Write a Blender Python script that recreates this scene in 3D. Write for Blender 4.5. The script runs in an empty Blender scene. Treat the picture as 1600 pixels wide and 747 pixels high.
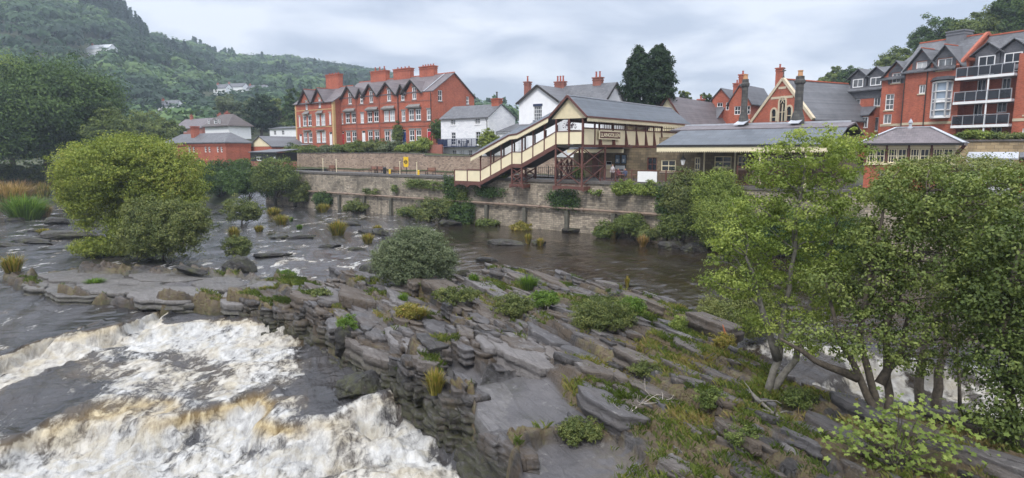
import bpy, bmesh, math, random
import numpy as np
from mathutils import Vector, Matrix
random.seed(7); RNG = np.random.default_rng(11)
SC = bpy.context.scene; COL = SC.collection
R = math.radians
# ---------------------------------------------------------------- camera
f_px = 980.0; CX = 800.0; CY = 373.5; CH = 8.5; PITCH = math.atan((CY-236)/f_px)
cd = bpy.data.cameras.new('camera'); cam = bpy.data.objects.new('camera', cd); COL.objects.link(cam)
cd.sensor_width = 36; cd.lens = 36*f_px/1600; cd.clip_start = .1; cd.clip_end = 6000
cam.location = (0, 0, CH); cam.rotation_euler = (R(90)-PITCH, 0, 0)
SC.camera = cam
# ---------------------------------------------------------------- light
SUN_EL, SUN_AZ = 52, 200          # azimuth clockwise from +Y : behind the camera, a little to the left
W = bpy.data.worlds.new("World"); SC.world = W; W.use_nodes = True
nt = W.node_tree; nt.nodes.clear()
def N(t, **k):
    n = nt.nodes.new(t)
    for a, b in k.items(): setattr(n, a, b)
    return n
out = N('ShaderNodeOutputWorld'); bg = N('ShaderNodeBackground')
sky = N('ShaderNodeTexSky', sky_type='NISHITA', sun_disc=False, sun_elevation=R(SUN_EL), sun_rotation=R(SUN_AZ), air_density=1.0, dust_density=2.0)
tc = N('ShaderNodeTexCoord'); sep = N('ShaderNodeSeparateXYZ'); nt.links.new(tc.outputs['Generated'], sep.inputs[0])
# project the direction on a cloud deck so that clouds flatten toward the horizon
mz = N('ShaderNodeMath', operation='MAXIMUM'); mz.inputs[1].default_value = 0.0; nt.links.new(sep.outputs['Z'], mz.inputs[0])
az = N('ShaderNodeMath', operation='ADD'); az.inputs[1].default_value = .16; nt.links.new(mz.outputs[0], az.inputs[0])
dx = N('ShaderNodeMath', operation='DIVIDE'); dy = N('ShaderNodeMath', operation='DIVIDE')
nt.links.new(sep.outputs['X'], dx.inputs[0]); nt.links.new(az.outputs[0], dx.inputs[1])
nt.links.new(sep.outputs['Y'], dy.inputs[0]); nt.links.new(az.outputs[0], dy.inputs[1])
cb = N('ShaderNodeCombineXYZ'); nt.links.new(dx.outputs[0], cb.inputs[0]); nt.links.new(dy.outputs[0], cb.inputs[1])
n1 = N('ShaderNodeTexNoise'); n1.inputs['Scale'].default_value = 1.35; n1.inputs['Detail'].default_value = 6; n1.inputs['Roughness'].default_value = .5; n1.inputs['Distortion'].default_value = .3
nt.links.new(cb.outputs[0], n1.inputs['Vector'])
cr = N('ShaderNodeValToRGB'); el = cr.color_ramp.elements
el[0].position = .40; el[0].color = (.46, .495, .585, 1); el[1].position = .60; el[1].color = (.97, .97, .99, 1)
e = el.new(.5); e.color = (.72, .74, .81, 1)
nt.links.new(n1.outputs['Fac'], cr.inputs[0])
zr = N('ShaderNodeMapRange'); zr.inputs['From Min'].default_value = .24; zr.inputs['From Max'].default_value = .75; zr.inputs['To Min'].default_value = 6.5; zr.inputs['To Max'].default_value = 22.0
nt.links.new(sep.outputs['Z'], zr.inputs['Value'])
vm = N('ShaderNodeVectorMath', operation='SCALE'); nt.links.new(cr.outputs[0], vm.inputs[0]); nt.links.new(zr.outputs[0], vm.inputs['Scale'])
mx = N('ShaderNodeMix', data_type='RGBA'); mx.inputs[0].default_value = .9
nt.links.new(sky.outputs[0], mx.inputs[6]); nt.links.new(vm.outputs[0], mx.inputs[7])
nt.links.new(mx.outputs[2], bg.inputs[0]); bg.inputs[1].default_value = .098
nt.links.new(bg.outputs[0], out.inputs[0])
sl = bpy.data.lights.new('sun', 'SUN'); sl.energy = 1.5; sl.angle = R(11); sl.color = (1, .965, .91)
so = bpy.data.objects.new('sun', sl); COL.objects.link(so)
sd = Vector((math.sin(R(SUN_AZ))*math.cos(R(SUN_EL)), math.cos(R(SUN_AZ))*math.cos(R(SUN_EL)), math.sin(R(SUN_EL))))
so.rotation_euler = sd.to_track_quat('Z', 'Y').to_euler(); so.location = (0, -20, 60)
vs = SC.view_settings; vs.view_transform = 'Standard'; vs.look = 'None'; vs.exposure = 0.66; vs.gamma = 1; vs.use_curve_mapping = False
SC.cycles.use_denoising = True
SC.cycles.max_bounces = 6; SC.cycles.diffuse_bounces = 3; SC.cycles.glossy_bounces = 3; SC.cycles.transmission_bounces = 3; SC.cycles.transparent_max_bounces = 6
SC.cycles.volume_bounces = 1
# ---------------------------------------------------------------- projection helpers (pixel of the 1600x747 photo -> place)
def ray(px, py):
    u = (px-CX)/f_px; v = (CY-py)/f_px
    return (u, math.cos(PITCH)+v*math.sin(PITCH), -math.sin(PITCH)+v*math.cos(PITCH))
def onz(px, py, z):
    d = ray(px, py); t = (z-CH)/d[2]; return (d[0]*t, d[1]*t, z)
def onY(px, py, Y):
    d = ray(px, py); t = Y/d[1]; return (d[0]*t, Y, CH+d[2]*t)
class Frame:
    def __init__(s, O, A):
        l = math.hypot(*A); s.O = O; s.A = (A[0]/l, A[1]/l); s.B = (-s.A[1], s.A[0]); s.rz = math.atan2(s.A[1], s.A[0])
    def w(s, a, b, z=0): return (s.O[0]+a*s.A[0]+b*s.B[0], s.O[1]+a*s.A[1]+b*s.B[1], z)
    def ab(s, x, y): return ((x-s.O[0])*s.A[0]+(y-s.O[1])*s.A[1], (x-s.O[0])*s.B[0]+(y-s.O[1])*s.B[1])
    def onb(s, px, py, b):
        d = ray(px, py); t = (b+s.O[0]*s.B[0]+s.O[1]*s.B[1])/(d[0]*s.B[0]+d[1]*s.B[1])
        x, y = d[0]*t, d[1]*t; return (s.ab(x, y)[0], CH+d[2]*t)       # a, z
    def ona(s, px, py, a):
        d = ray(px, py); t = (a+s.O[0]*s.A[0]+s.O[1]*s.A[1])/(d[0]*s.A[0]+d[1]*s.A[1])
        x, y = d[0]*t, d[1]*t; return (s.ab(x, y)[1], CH+d[2]*t)       # b, z
F1 = Frame((8.4, 64.6), (.785, -.62))       # the river wall, railway, terrace
# ---------------------------------------------------------------- numpy noise
def _h(ix, iy, s):
    n = (ix.astype(np.int64)*374761393+iy.astype(np.int64)*668265263+int(s)*974634777) & 0xffffffff
    n = ((n ^ (n >> 13))*1274126177) & 0xffffffff
    n = ((n ^ (n >> 16))*2246822519) & 0xffffffff
    return ((n ^ (n >> 15)) & 0xffffff)/float(0xffffff)
def vn(x, y, s=0):
    x = np.asarray(x, float); y = np.asarray(y, float)
    ix = np.floor(x); iy = np.floor(y); fx = x-ix; fy = y-iy
    fx = fx*fx*fx*(fx*(fx*6-15)+10); fy = fy*fy*fy*(fy*(fy*6-15)+10)
    a = _h(ix, iy, s); b = _h(ix+1, iy, s); c = _h(ix, iy+1, s); d = _h(ix+1, iy+1, s)
    return (a*(1-fx)+b*fx)*(1-fy)+(c*(1-fx)+d*fx)*fy
def fbm(x, y, s=0, o=4, g=.5):
    t = 0; a = 1; m = 0
    for i in range(o):
        t = t+a*vn(np.asarray(x)*2**i+i*17.3, np.asarray(y)*2**i-i*9.1, s+i); m += a; a *= g
    return t/m
def ss(a, b, x):
    t = np.clip((x-a)/(b-a), 0, 1); return t*t*(3-2*t)
# ---------------------------------------------------------------- materials
class MT:
    def __init__(s, name):
        s.m = bpy.data.materials.new(name); s.m.use_nodes = True; s.t = s.m.node_tree; s.b = s.t.nodes['Principled BSDF']; s.o = s.t.nodes['Material Output']
    def n(s, t, **k):
        n = s.t.nodes.new(t)
        for a, b in k.items():
            if a.startswith('i_'):
                key = a[2:].replace('_', ' '); n.inputs[key].default_value = b
            else: setattr(n, a, b)
        return n
    def l(s, a, b): s.t.links.new(a, b)
    def coord(s, kind='Object'): return s.n('ShaderNodeTexCoord').outputs[kind]
    def noise(s, vec, scale, detail=4, rough=.55, dist=0):
        n = s.n('ShaderNodeTexNoise'); n.inputs['Scale'].default_value = scale; n.inputs['Detail'].default_value = detail
        n.inputs['Roughness'].default_value = rough; n.inputs['Distortion'].default_value = dist
        if vec: s.l(vec, n.inputs['Vector'])
        return n.outputs['Fac']
    def ramp(s, fac, stops):
        n = s.n('ShaderNodeValToRGB'); e = n.color_ramp.elements
        while len(e) < len(stops): e.new(.5)
        for i, (p, c) in enumerate(stops):
            e[i].position = p; e[i].color = (*c, 1) if len(c) == 3 else c
        s.l(fac, n.inputs[0]); return n.outputs[0]
    def mix(s, fac, a, b, mode='MIX'):
        n = s.n('ShaderNodeMix', data_type='RGBA', blend_type=mode)
        for i, v in ((0, fac), (6, a), (7, b)):
            if isinstance(v, (int, float)): n.inputs[i].default_value = v
            elif isinstance(v, tuple): n.inputs[i].default_value = (*v, 1) if len(v) == 3 else v
            else: s.l(v, n.inputs[i])
        return n.outputs[2]
    def math(s, op, a, b=None):
        n = s.n('ShaderNodeMath', operation=op)
        for i, v in ((0, a), (1, b)):
            if v is None: continue
            if isinstance(v, (int, float)): n.inputs[i].default_value = v
            else: s.l(v, n.inputs[i])
        return n.outputs[0]
    def bump(s, h, strength=.4, dist=.05):
        n = s.n('ShaderNodeBump'); n.inputs['Strength'].default_value = strength; n.inputs['Distance'].default_value = dist
        s.l(h, n.inputs['Height']); s.l(n.outputs[0], s.b.inputs['Normal']); return n.outputs[0]
    def attr(s, name): return s.n('ShaderNodeAttribute', attribute_name=name).outputs
    def mapping(s, vec, scale=(1, 1, 1), rot=(0, 0, 0)):
        n = s.n('ShaderNodeMapping'); n.inputs['Scale'].default_value = scale; n.inputs['Rotation'].default_value = rot; s.l(vec, n.inputs['Vector']); return n.outputs[0]
def wallvec(M):
    c = M.coord(); sp = M.n('ShaderNodeSeparateXYZ'); M.l(c, sp.inputs[0]); cb = M.n('ShaderNodeCombineXYZ')
    M.l(M.math('ADD', sp.outputs[0], sp.outputs[1]), cb.inputs[0]); M.l(sp.outputs[2], cb.inputs[1]); return c, cb.outputs[0]
def plain(name, col, rough=.6, var=.12, scale=3, metal=0, bump=0, spec=.5):
    M = MT(name); c = M.coord(); n = M.noise(c, scale, 5)
    d = tuple(x*(1-var) for x in col); l = tuple(min(1, x*(1+var)) for x in col)
    M.l(M.ramp(n, [(.3, d), (.7, l)]), M.b.inputs['Base Color']); M.b.inputs['Roughness'].default_value = rough; M.b.inputs['Metallic'].default_value = metal
    M.b.inputs['Specular IOR Level'].default_value = spec
    if bump: M.bump(M.noise(c, scale*8, 3), bump, .02)
    return M.m
def masonry(name, cols, mortar, bw, bh, rough=.85, msize=.02, stain=.35, stain_col=(.05, .045, .04), bump=.5, squash=1):
    M = MT(name); c, v = wallvec(M)
    wob = M.n('ShaderNodeVectorMath', operation='SCALE'); wn = M.n('ShaderNodeTexNoise'); wn.inputs['Scale'].default_value = .8/bw; M.l(v, wn.inputs['Vector'])
    M.l(wn.outputs['Color'], wob.inputs[0]); wob.inputs['Scale'].default_value = bh*.35*squash
    va = M.n('ShaderNodeVectorMath', operation='ADD'); M.l(v, va.inputs[0]); M.l(wob.outputs[0], va.inputs[1])
    br = M.n('ShaderNodeTexBrick'); M.l(va.outputs[0], br.inputs['Vector']); br.inputs['Scale'].default_value = 1
    br.inputs['Brick Width'].default_value = bw; br.inputs['Row Height'].default_value = bh; br.inputs['Mortar Size'].default_value = msize; br.inputs['Mortar Smooth'].default_value = .4
    br.inputs['Color1'].default_value = (0, 0, 0, 1); br.inputs['Color2'].default_value = (1, 1, 1, 1); br.inputs['Mortar'].default_value = (.5, .5, .5, 1)
    bwn = M.n('ShaderNodeRGBToBW'); M.l(br.outputs['Color'], bwn.inputs[0])
    n2 = M.noise(c, 2.2/bw, 3); t = M.math('ADD', M.math('MULTIPLY', bwn.outputs[0], .65), M.math('MULTIPLY', n2, .35))
    k = len(cols); col = M.ramp(t, [(.12+.76*i/(k-1), cols[i]) for i in range(k)])
    col = M.mix(br.outputs['Fac'], col, mortar)
    st = M.noise(c, .35, 6, .65); stm = M.ramp(st, [(.42, (0, 0, 0)), (.72, (stain, stain, stain))])
    col = M.mix(stm, col, stain_col)
    st2 = M.noise(M.mapping(c, (1.6, 1.6, .18)), 1.2, 4); col = M.mix(M.ramp(st2, [(.5, (0, 0, 0)), (.75, (stain*.8,)*3)]), col, stain_col)
    M.l(col, M.b.inputs['Base Color']); M.b.inputs['Roughness'].default_value = rough
    if bump: M.bump(M.math('ADD', M.math('MULTIPLY', br.outputs['Fac'], -1), M.math('MULTIPLY', n2, .6)), bump, .03)
    return M.m
def slate(name, c1, c2, bw=.4, bh=.28):
    M = MT(name); c = M.coord(); sp = M.n('ShaderNodeSeparateXYZ'); M.l(c, sp.inputs[0]); cb = M.n('ShaderNodeCombineXYZ')
    M.l(M.math('ADD', sp.outputs[0], M.math('MULTIPLY', sp.outputs[1], .02)), cb.inputs[0]); M.l(M.math('MULTIPLY', sp.outputs[2], 1.4), cb.inputs[1])
    br = M.n('ShaderNodeTexBrick'); M.l(cb.outputs[0], br.inputs['Vector']); br.inputs['Scale'].default_value = 1
    br.inputs['Brick Width'].default_value = bw; br.inputs['Row Height'].default_value = bh; br.inputs['Mortar Size'].default_value = .012
    br.inputs['Color1'].default_value = (*c1, 1); br.inputs['Color2'].default_value = (*c2, 1); br.inputs['Mortar'].default_value = tuple(x*.45 for x in c1)+(1,)
    n = M.noise(c, .7, 6, .65); col = M.mix(M.ramp(n, [(.35, (.0,)*3), (.75, (.45,)*3)]), br.outputs['Color'], tuple(min(1, x*1.5) for x in c2))
    n3 = M.noise(c, 5, 3, .6); col = M.mix(M.ramp(n3, [(.5, (0,)*3), (.7, (.4,)*3)]), col, (.075, .075, .06))
    M.l(col, M.b.inputs['Base Color']); M.b.inputs['Roughness'].default_value = .55
    M.bump(br.outputs['Fac'], .25, .02); return M.m
def boards(name, col, pitch=.18, axis=0, rough=.5, dark=.55):
    M = MT(name); c, v = wallvec(M); sp = M.n('ShaderNodeSeparateXYZ'); M.l(v, sp.inputs[0])
    w = M.math('FRACT', M.math('MULTIPLY', sp.outputs[axis], 1/pitch)); g = M.math('LESS_THAN', w, .1)
    n = M.noise(c, 2.5, 5); base = M.ramp(n, [(.3, tuple(x*.86 for x in col)), (.7, col)])
    M.l(M.mix(M.math('MULTIPLY', g, 1-dark), base, tuple(x*.3 for x in col)), M.b.inputs['Base Color']); M.b.inputs['Roughness'].default_value = rough
    M.bump(g, .4, -.02); return M.m
m = {}
m['brick'] = masonry('red_brick', [(.24, .052, .030), (.40, .085, .045), (.50, .120, .060), (.33, .066, .038)], (.38, .19, .13), .225, .075, msize=.01, stain=.38, stain_col=(.12, .04, .03), bump=.2)
m['brick_dull'] = masonry('dull_brick', [(.24, .075, .052), (.33, .10, .068), (.37, .12, .085)], (.3, .2, .16), .225, .075, msize=.008, stain=.3, bump=.15)
m['brick_yellow'] = masonry('yellow_brick', [(.52, .33, .13), (.66, .45, .2), (.6, .38, .17)], (.45, .35, .22), .225, .075, msize=.008, stain=.15, bump=.1)
m['stone_wall'] = masonry('river_wall_stone', [(.16, .135, .105), (.27, .23, .18), (.42, .36, .275), (.34, .285, .22), (.52, .45, .35)], (.17, .145, .115), .46, .21, stain=.85, stain_col=(.065, .057, .045), bump=.7, squash=1.7)
m['stone_back'] = masonry('back_wall_stone', [(.16, .12, .09), (.33, .25, .18), (.42, .33, .25), (.28, .19, .14)], (.2, .16, .13), .42, .2, stain=.5, stain_col=(.13, .09, .07), bump=.6, squash=1.3)
m['stone_sand'] = masonry('sandstone', [(.26, .19, .10), (.40, .30, .17), (.47, .36, .21)], (.2, .16, .11), .6, .3, stain=.4, bump=.4)
m['stone_station'] = masonry('shade_darkened_station_stone', [(.11, .085, .05), (.20, .155, .09), (.26, .20, .12)], (.1, .08, .055), .6, .3, stain=.6, stain_col=(.05, .04, .03), bump=.4)  # stone colours darkened to carry shade under canopy and bridge; random dark stains
m['stone_dark'] = masonry('dark_chimney_stone', [(.035, .036, .035), (.07, .07, .066), (.11, .105, .095)], (.04, .04, .04), .5, .3, stain=.4, bump=.3)
m['slate'] = slate('blue_grey_slate', (.060, .063, .072), (.115, .118, .13))
m['slate_purple'] = slate('purple_slate', (.085, .072, .078), (.14, .118, .125), .35, .22)
m['slate_brown'] = slate('brown_slate', (.045, .032, .030), (.085, .065, .06)); m['slate_dark'] = slate('dark_slate', (.06, .062, .072), (.10, .102, .115))
m['slate_bridge'] = slate('bridge_roof_felt', (.052, .064, .080), (.088, .102, .122), .9, .4)
m['tile_red'] = plain('red_ridge_tile', (.42, .11, .06), .7)
m['white'] = plain('white_render', (.80, .81, .83), .75, .05, 1.5, bump=.08)
m['white_rough'] = masonry('whitewashed_stone', [(.68, .70, .73), (.78, .79, .81), (.84, .85, .86)], (.66, .67, .7), .5, .22, stain=.1, stain_col=(.5, .5, .5), bump=.4)
m['white_paint'] = plain('white_paint', (.8, .8, .8), .45, .04)
m['cream'] = boards('cream_boards', (.78, .68, .45), .16)
m['cream_flat'] = plain('cream_paint', (.79, .70, .48), .45, .06, 1.2)
m['maroon'] = plain('maroon_paint', (.115, .042, .032), .45, .18, 2)
m['rust'] = plain('rusty_red_steel', (.125, .050, .038), .6, .25, 1.5)
m['dark'] = plain('dark_timber', (.03, .025, .022), .6, .2)  # very dark brown, tone varies slightly at random
m['black'] = plain('black_paint', (.018, .018, .02), .4, .1)
m['navy'] = plain('navy_paint', (.02, .03, .075), .4, .1)
m['glass'] = plain('window_glass', (.018, .022, .028), .06, .5, .8)
m['blind'] = plain('blind_behind_glass', (.52, .53, .54), .15, .1, 1)
m['curtain'] = plain('curtain_behind_glass', (.13, .14, .15), .08, .6, 1.2)
m['lead'] = plain('lead_flashing', (.38, .40, .44), .5, .12)
m['terracotta'] = plain('terracotta_pot', (.50, .27, .13), .7)
m['redpot'] = plain('red_clay_pot', (.33, .085, .06), .7)
m['stone_trim'] = plain('stone_trim', (.33, .28, .22), .8, .25, 3)
m['grey_trim'] = plain('grey_stone_trim', (.19, .18, .17), .8, .25, 3)
m['red_door'] = plain('red_door_paint', (.42, .012, .03), .35)
m['blue_door'] = plain('blue_door_paint', (.03, .06, .2), .35)
m['asphalt'] = plain('asphalt', (.07, .068, .066), .9, .2, 2, bump=.2)
m['ballast'] = plain('track_ballast', (.16, .12, .10), .95, .35, 6, bump=.6)
m['steel'] = plain('galvanised_steel', (.45, .46, .48), .35, .1, metal=.6)
m['wood'] = plain('bench_wood', (.20, .07, .045), .6, .2)
m['bark'] = plain('bark', (.085, .07, .052), .9, .45, 9, bump=.8)
m['bark_grey'] = plain('grey_bark', (.15, .14, .12), .9, .4, 7, bump=.8)
m['yellow_sign'] = plain('yellow_sign', (.75, .48, .02), .4, .05)
m['red_paint'] = plain('red_paint', (.5, .02, .015), .4)
m['poster'] = plain('poster_blue', (.16, .22, .28), .3, .5, 6)
m['paper'] = plain('paper', (.62, .64, .64), .5, .1, 5)
m['sandstone_plain'] = plain('plain_sandstone', (.40, .31, .18), .85, .2, 2)
def leafmat(name, stops, trans=.35, rough=.6):
    M = MT(name); a = M.attr('var')['Fac']; col = M.ramp(a, stops)
    M.l(col, M.b.inputs['Base Color']); M.b.inputs['Roughness'].default_value = rough; M.b.inputs['Specular IOR Level'].default_value = .25
    tr = M.n('ShaderNodeBsdfTranslucent'); M.l(M.mix(.5, col, (.35, .45, .05), 'MULTIPLY'), tr.inputs[0])
    hs = M.mix(1.0, col, (1.25, 1.35, .6), 'MULTIPLY'); M.l(hs, tr.inputs[0])
    mx = M.n('ShaderNodeMixShader'); mx.inputs[0].default_value = trans; M.l(M.b.outputs[0], mx.inputs[1]); M.l(tr.outputs[0], mx.inputs[2]); M.l(mx.outputs[0], M.o.inputs[0])
    return M.m
# ---------------------------------------------------------------- mesh builder, things, parts
ORG = {}
def _root(o):
    while o.parent is not None: o = o.parent
    return o
def put(o, frame, fo):
    if frame is None: o.location = fo; ORG[o.name] = (0, 0, 0)
    else: o.location = frame.w(*fo); o.rotation_euler = (0, 0, frame.rz); ORG[o.name] = fo
def tag(o, label, cat, group=None, kind=None):
    if label: o['label'] = label
    if cat: o['category'] = cat
    if group: o['group'] = group
    if kind: o['kind'] = kind
    return o
def thing(name, label, cat, fo, frame=F1, group=None):
    o = bpy.data.objects.new(name, None); o.empty_display_size = .3; COL.objects.link(o); put(o, frame, fo)
    return tag(o, label, cat, group)
class MB:
    def __init__(s): s.v = []; s.f = []
    def poly(s, pts):
        n = len(s.v); s.v += [tuple(p) for p in pts]; s.f.append(tuple(range(n, n+len(pts)))); return s
    def box(s, x0, x1, y0, y1, z0, z1):
        if x0 > x1: x0, x1 = x1, x0
        if y0 > y1: y0, y1 = y1, y0
        n = len(s.v); s.v += [(x, y, z) for z in (z0, z1) for x, y in ((x0, y0), (x1, y0), (x1, y1), (x0, y1))]
        s.f += [tuple(n+i for i in q) for q in ((0, 3, 2, 1), (4, 5, 6, 7), (0, 1, 5, 4), (1, 2, 6, 5), (2, 3, 7, 6), (3, 0, 4, 7))]; return s
    def slab(s, pts, t, d=None):
        P = [Vector(p) for p in pts]
        if d is None: d = (P[1]-P[0]).cross(P[2]-P[0]).normalized()
        else: d = Vector(d)
        Q = [p+d*t for p in P]; n = len(s.v); k = len(P); s.v += [tuple(p) for p in P+Q]
        s.f.append(tuple(n+i for i in reversed(range(k)))); s.f.append(tuple(n+k+i for i in range(k)))
        for i in range(k): j = (i+1) % k; s.f.append((n+i, n+j, n+k+j, n+k+i))
        return s
    def beam(s, p, q, w, h=None, up=(0, 0, 1)):
        h = h or w; p = Vector(p); q = Vector(q); d = (q-p).normalized(); u = Vector(up)
        if abs(d.dot(u)) > .98: u = Vector((1, 0, 0))
        r = d.cross(u).normalized(); u = r.cross(d).normalized()
        n = len(s.v)
        for c in (p, q):
            for a, b in ((-1, -1), (1, -1), (1, 1), (-1, 1)): s.v.append(tuple(c+r*a*w/2+u*b*h/2))
        s.f += [tuple(n+i for i in z) for z in ((0, 3, 2, 1), (4, 5, 6, 7), (0, 1, 5, 4), (1, 2, 6, 5), (2, 3, 7, 6), (3, 0, 4, 7))]; return s
    def tube(s, pts, rad, n=8, cap=True):
        pts = [Vector(p) for p in pts]; 
        if isinstance(rad, (int, float)): rad = [rad]*len(pts)
        base = len(s.v); prev = None
        for i, p in enumerate(pts):
            d = (pts[min(i+1, len(pts)-1)]-pts[max(i-1, 0)])
            d = d.normalized() if d.length > 1e-9 else Vector((0, 0, 1))
            if prev is None: u = d.cross(Vector((0, 0, 1)) if abs(d.z) < .9 else Vector((1, 0, 0))).normalized()
            else: u = (prev-d*prev.dot(d)).normalized()
            prev = u; w = d.cross(u)
            for k in range(n):
                a = 2*math.pi*k/n; s.v.append(tuple(p+(u*math.cos(a)+w*math.sin(a))*rad[i]))
        for i in range(len(pts)-1):
            for k in range(n):
                a = base+i*n+k; b = base+i*n+(k+1) % n; s.f.append((a, b, b+n, a+n))
        if cap: s.f.append(tuple(base+k for k in reversed(range(n)))); s.f.append(tuple(base+(len(pts)-1)*n+k for k in range(n)))
        return s
    def lathe(s, c, prof, n=14):
        base = len(s.v)
        for r, z in prof:
            for k in range(n):
                a = 2*math.pi*k/n; s.v.append((c[0]+r*math.cos(a), c[1]+r*math.sin(a), c[2]+z))
        for i in range(len(prof)-1):
            for k in range(n):
                a = base+i*n+k; b = base+i*n+(k+1) % n; s.f.append((a, b, b+n, a+n))
        s.f.append(tuple(base+k for k in reversed(range(n)))); s.f.append(tuple(base+(len(prof)-1)*n+k for k in range(n))); return s
    def build(s, name, mat, parent=None, frame=None, fo=None, smooth=False):
        if parent is not None: og = ORG.get(_root(parent).name, (0, 0, 0))
        elif frame is not None: og = fo
        else: og = (0, 0, 0)
        me = bpy.data.meshes.new(name); vv = [(a-og[0], b-og[1], c-og[2]) for a, b, c in s.v]
        me.from_pydata(vv, [], s.f); me.materials.append(mat if not isinstance(mat, str) else m[mat])
        if smooth: me.polygons.foreach_set('use_smooth', [True]*len(me.polygons))
        o = bpy.data.objects.new(name, me); COL.objects.link(o)
        if parent is not None: o.parent = parent
        elif fo is not None: put(o, frame, fo)
        return o
def npmesh(name, V, F, mat, attrs=None, smooth=False, uv=None, parent=None):
    """V (n,3); F (m,k) array of equal sized faces"""
    me = bpy.data.meshes.new(name); k = F.shape[1]
    me.vertices.add(len(V)); me.vertices.foreach_set('co', np.ascontiguousarray(V, dtype=np.float32).ravel())
    me.loops.add(F.size); me.loops.foreach_set('vertex_index', np.ascontiguousarray(F, dtype=np.int32).ravel())
    me.polygons.add(len(F)); me.polygons.foreach_set('loop_start', np.arange(0, F.size, k, dtype=np.int32)); me.polygons.foreach_set('loop_total', np.full(len(F), k, dtype=np.int32))
    if smooth: me.polygons.foreach_set('use_smooth', np.ones(len(F), dtype=bool))
    for nm, (dom, arr) in (attrs or {}).items():
        a = me.attributes.new(nm, 'FLOAT', dom); a.data.foreach_set('value', np.ascontiguousarray(arr, dtype=np.float32))
    if uv is not None:
        u = me.uv_layers.new(name='flow'); u.data.foreach_set('uv', np.ascontiguousarray(uv[F.ravel()], dtype=np.float32).ravel())
    me.update(calc_edges=True); me.validate()
    me.materials.append(m[mat] if isinstance(mat, str) else mat)
    o = bpy.data.objects.new(name, me); COL.objects.link(o)
    if parent is not None: o.parent = parent
    return o
def gridmesh(name, X, Y, Z, mat, attrs=None, smooth=True, uv=None, keep=None):
    ny, nx = X.shape; V = np.stack([X, Y, Z], -1).reshape(-1, 3); i = np.arange(ny*nx).reshape(ny, nx)
    F = np.stack([i[:-1, :-1], i[:-1, 1:], i[1:, 1:], i[1:, :-1]], -1).reshape(-1, 4)
    if keep is not None:
        k = keep.reshape(-1); F = F[k[F].any(1)]
        used = np.zeros(len(V), bool); used[F.ravel()] = True; mp = np.cumsum(used)-1; V = V[used]; F = mp[F]
        attrs = {n: (d, a.reshape(-1)[used]) for n, (d, a) in (attrs or {}).items()}; uv = uv[used] if uv is not None else None
    else: attrs = {n: (d, a.reshape(-1)) for n, (d, a) in (attrs or {}).items()}
    return npmesh(name, V, F, mat, attrs, smooth, uv)
# ================================================================ buildings
def Tf(a0, b0): return lambda u, d, z: (a0+u, b0+d, z)                # faces the river (-b); u runs along +a
def Tr(a0, b0): return lambda u, d, z: (a0-d, b0+u, z)                # faces +a; u runs along +b
def Tl(a0, b0): return lambda u, d, z: (a0+d, b0+u, z)                # faces -a; u runs along +b
def tbox(mb, T, u0, u1, d0, d1, z0, z1):
    a = T(u0, d0, z0); b = T(u1, d1, z1); mb.box(min(a[0], b[0]), max(a[0], b[0]), min(a[1], b[1]), max(a[1], b[1]), min(a[2], b[2]), max(a[2], b[2]))
def facade(mb, T, prof, z0, holes=(), depth=.16):
    us = sorted(set([p[0] for p in prof]+[h[0] for h in holes]+[h[1] for h in holes]))
    top = max(p[1] for p in prof); zs = sorted(set([z0, top]+[h[2] for h in holes]+[h[3] for h in holes]))
    def roof(u):
        for (a, za), (b, zb) in zip(prof, prof[1:]):
            if a-1e-6 <= u <= b+1e-6 and b > a: return za+(zb-za)*(u-a)/(b-a)
        return prof[-1][1]
    for a, b in zip(us, us[1:]):
        if b-a < 1e-5: continue
        e = (b-a)*1e-4; ra, rb = roof(a+e), roof(b-e)
        for c, d in zip(zs, zs[1:]):
            um, zm = (a+b)/2, (c+d)/2
            if any(h[0] < um < h[1] and h[2] < zm < h[3] for h in holes): continue
            P = [(a, c), (b, c), (b, d), (a, d)]; q = []
            for i in range(4):
                p1, p2 = P[i], P[(i+1) % 4]
                f1 = ra+(rb-ra)*(p1[0]-a)/(b-a)-p1[1]; f2 = ra+(rb-ra)*(p2[0]-a)/(b-a)-p2[1]
                if f1 >= 0: q.append(p1)
                if (f1 >= 0) != (f2 >= 0): t = f1/(f1-f2); q.append((p1[0]+(p2[0]-p1[0])*t, p1[1]+(p2[1]-p1[1])*t))
            if len(q) >= 3: mb.poly([T(u, 0, z) for u, z in q])
    for h in holes:
        u0, u1, a, b = h[:4]
        mb.poly([T(u0, 0, a), T(u0, depth, a), T(u0, depth, b), T(u0, 0, b)]); mb.poly([T(u1, 0, a), T(u1, 0, b), T(u1, depth, b), T(u1, depth, a)])
        mb.poly([T(u0, 0, a), T(u1, 0, a), T(u1, depth, a), T(u0, depth, a)]); mb.poly([T(u0, 0, b), T(u0, depth, b), T(u1, depth, b), T(u1, 0, b)])
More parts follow.
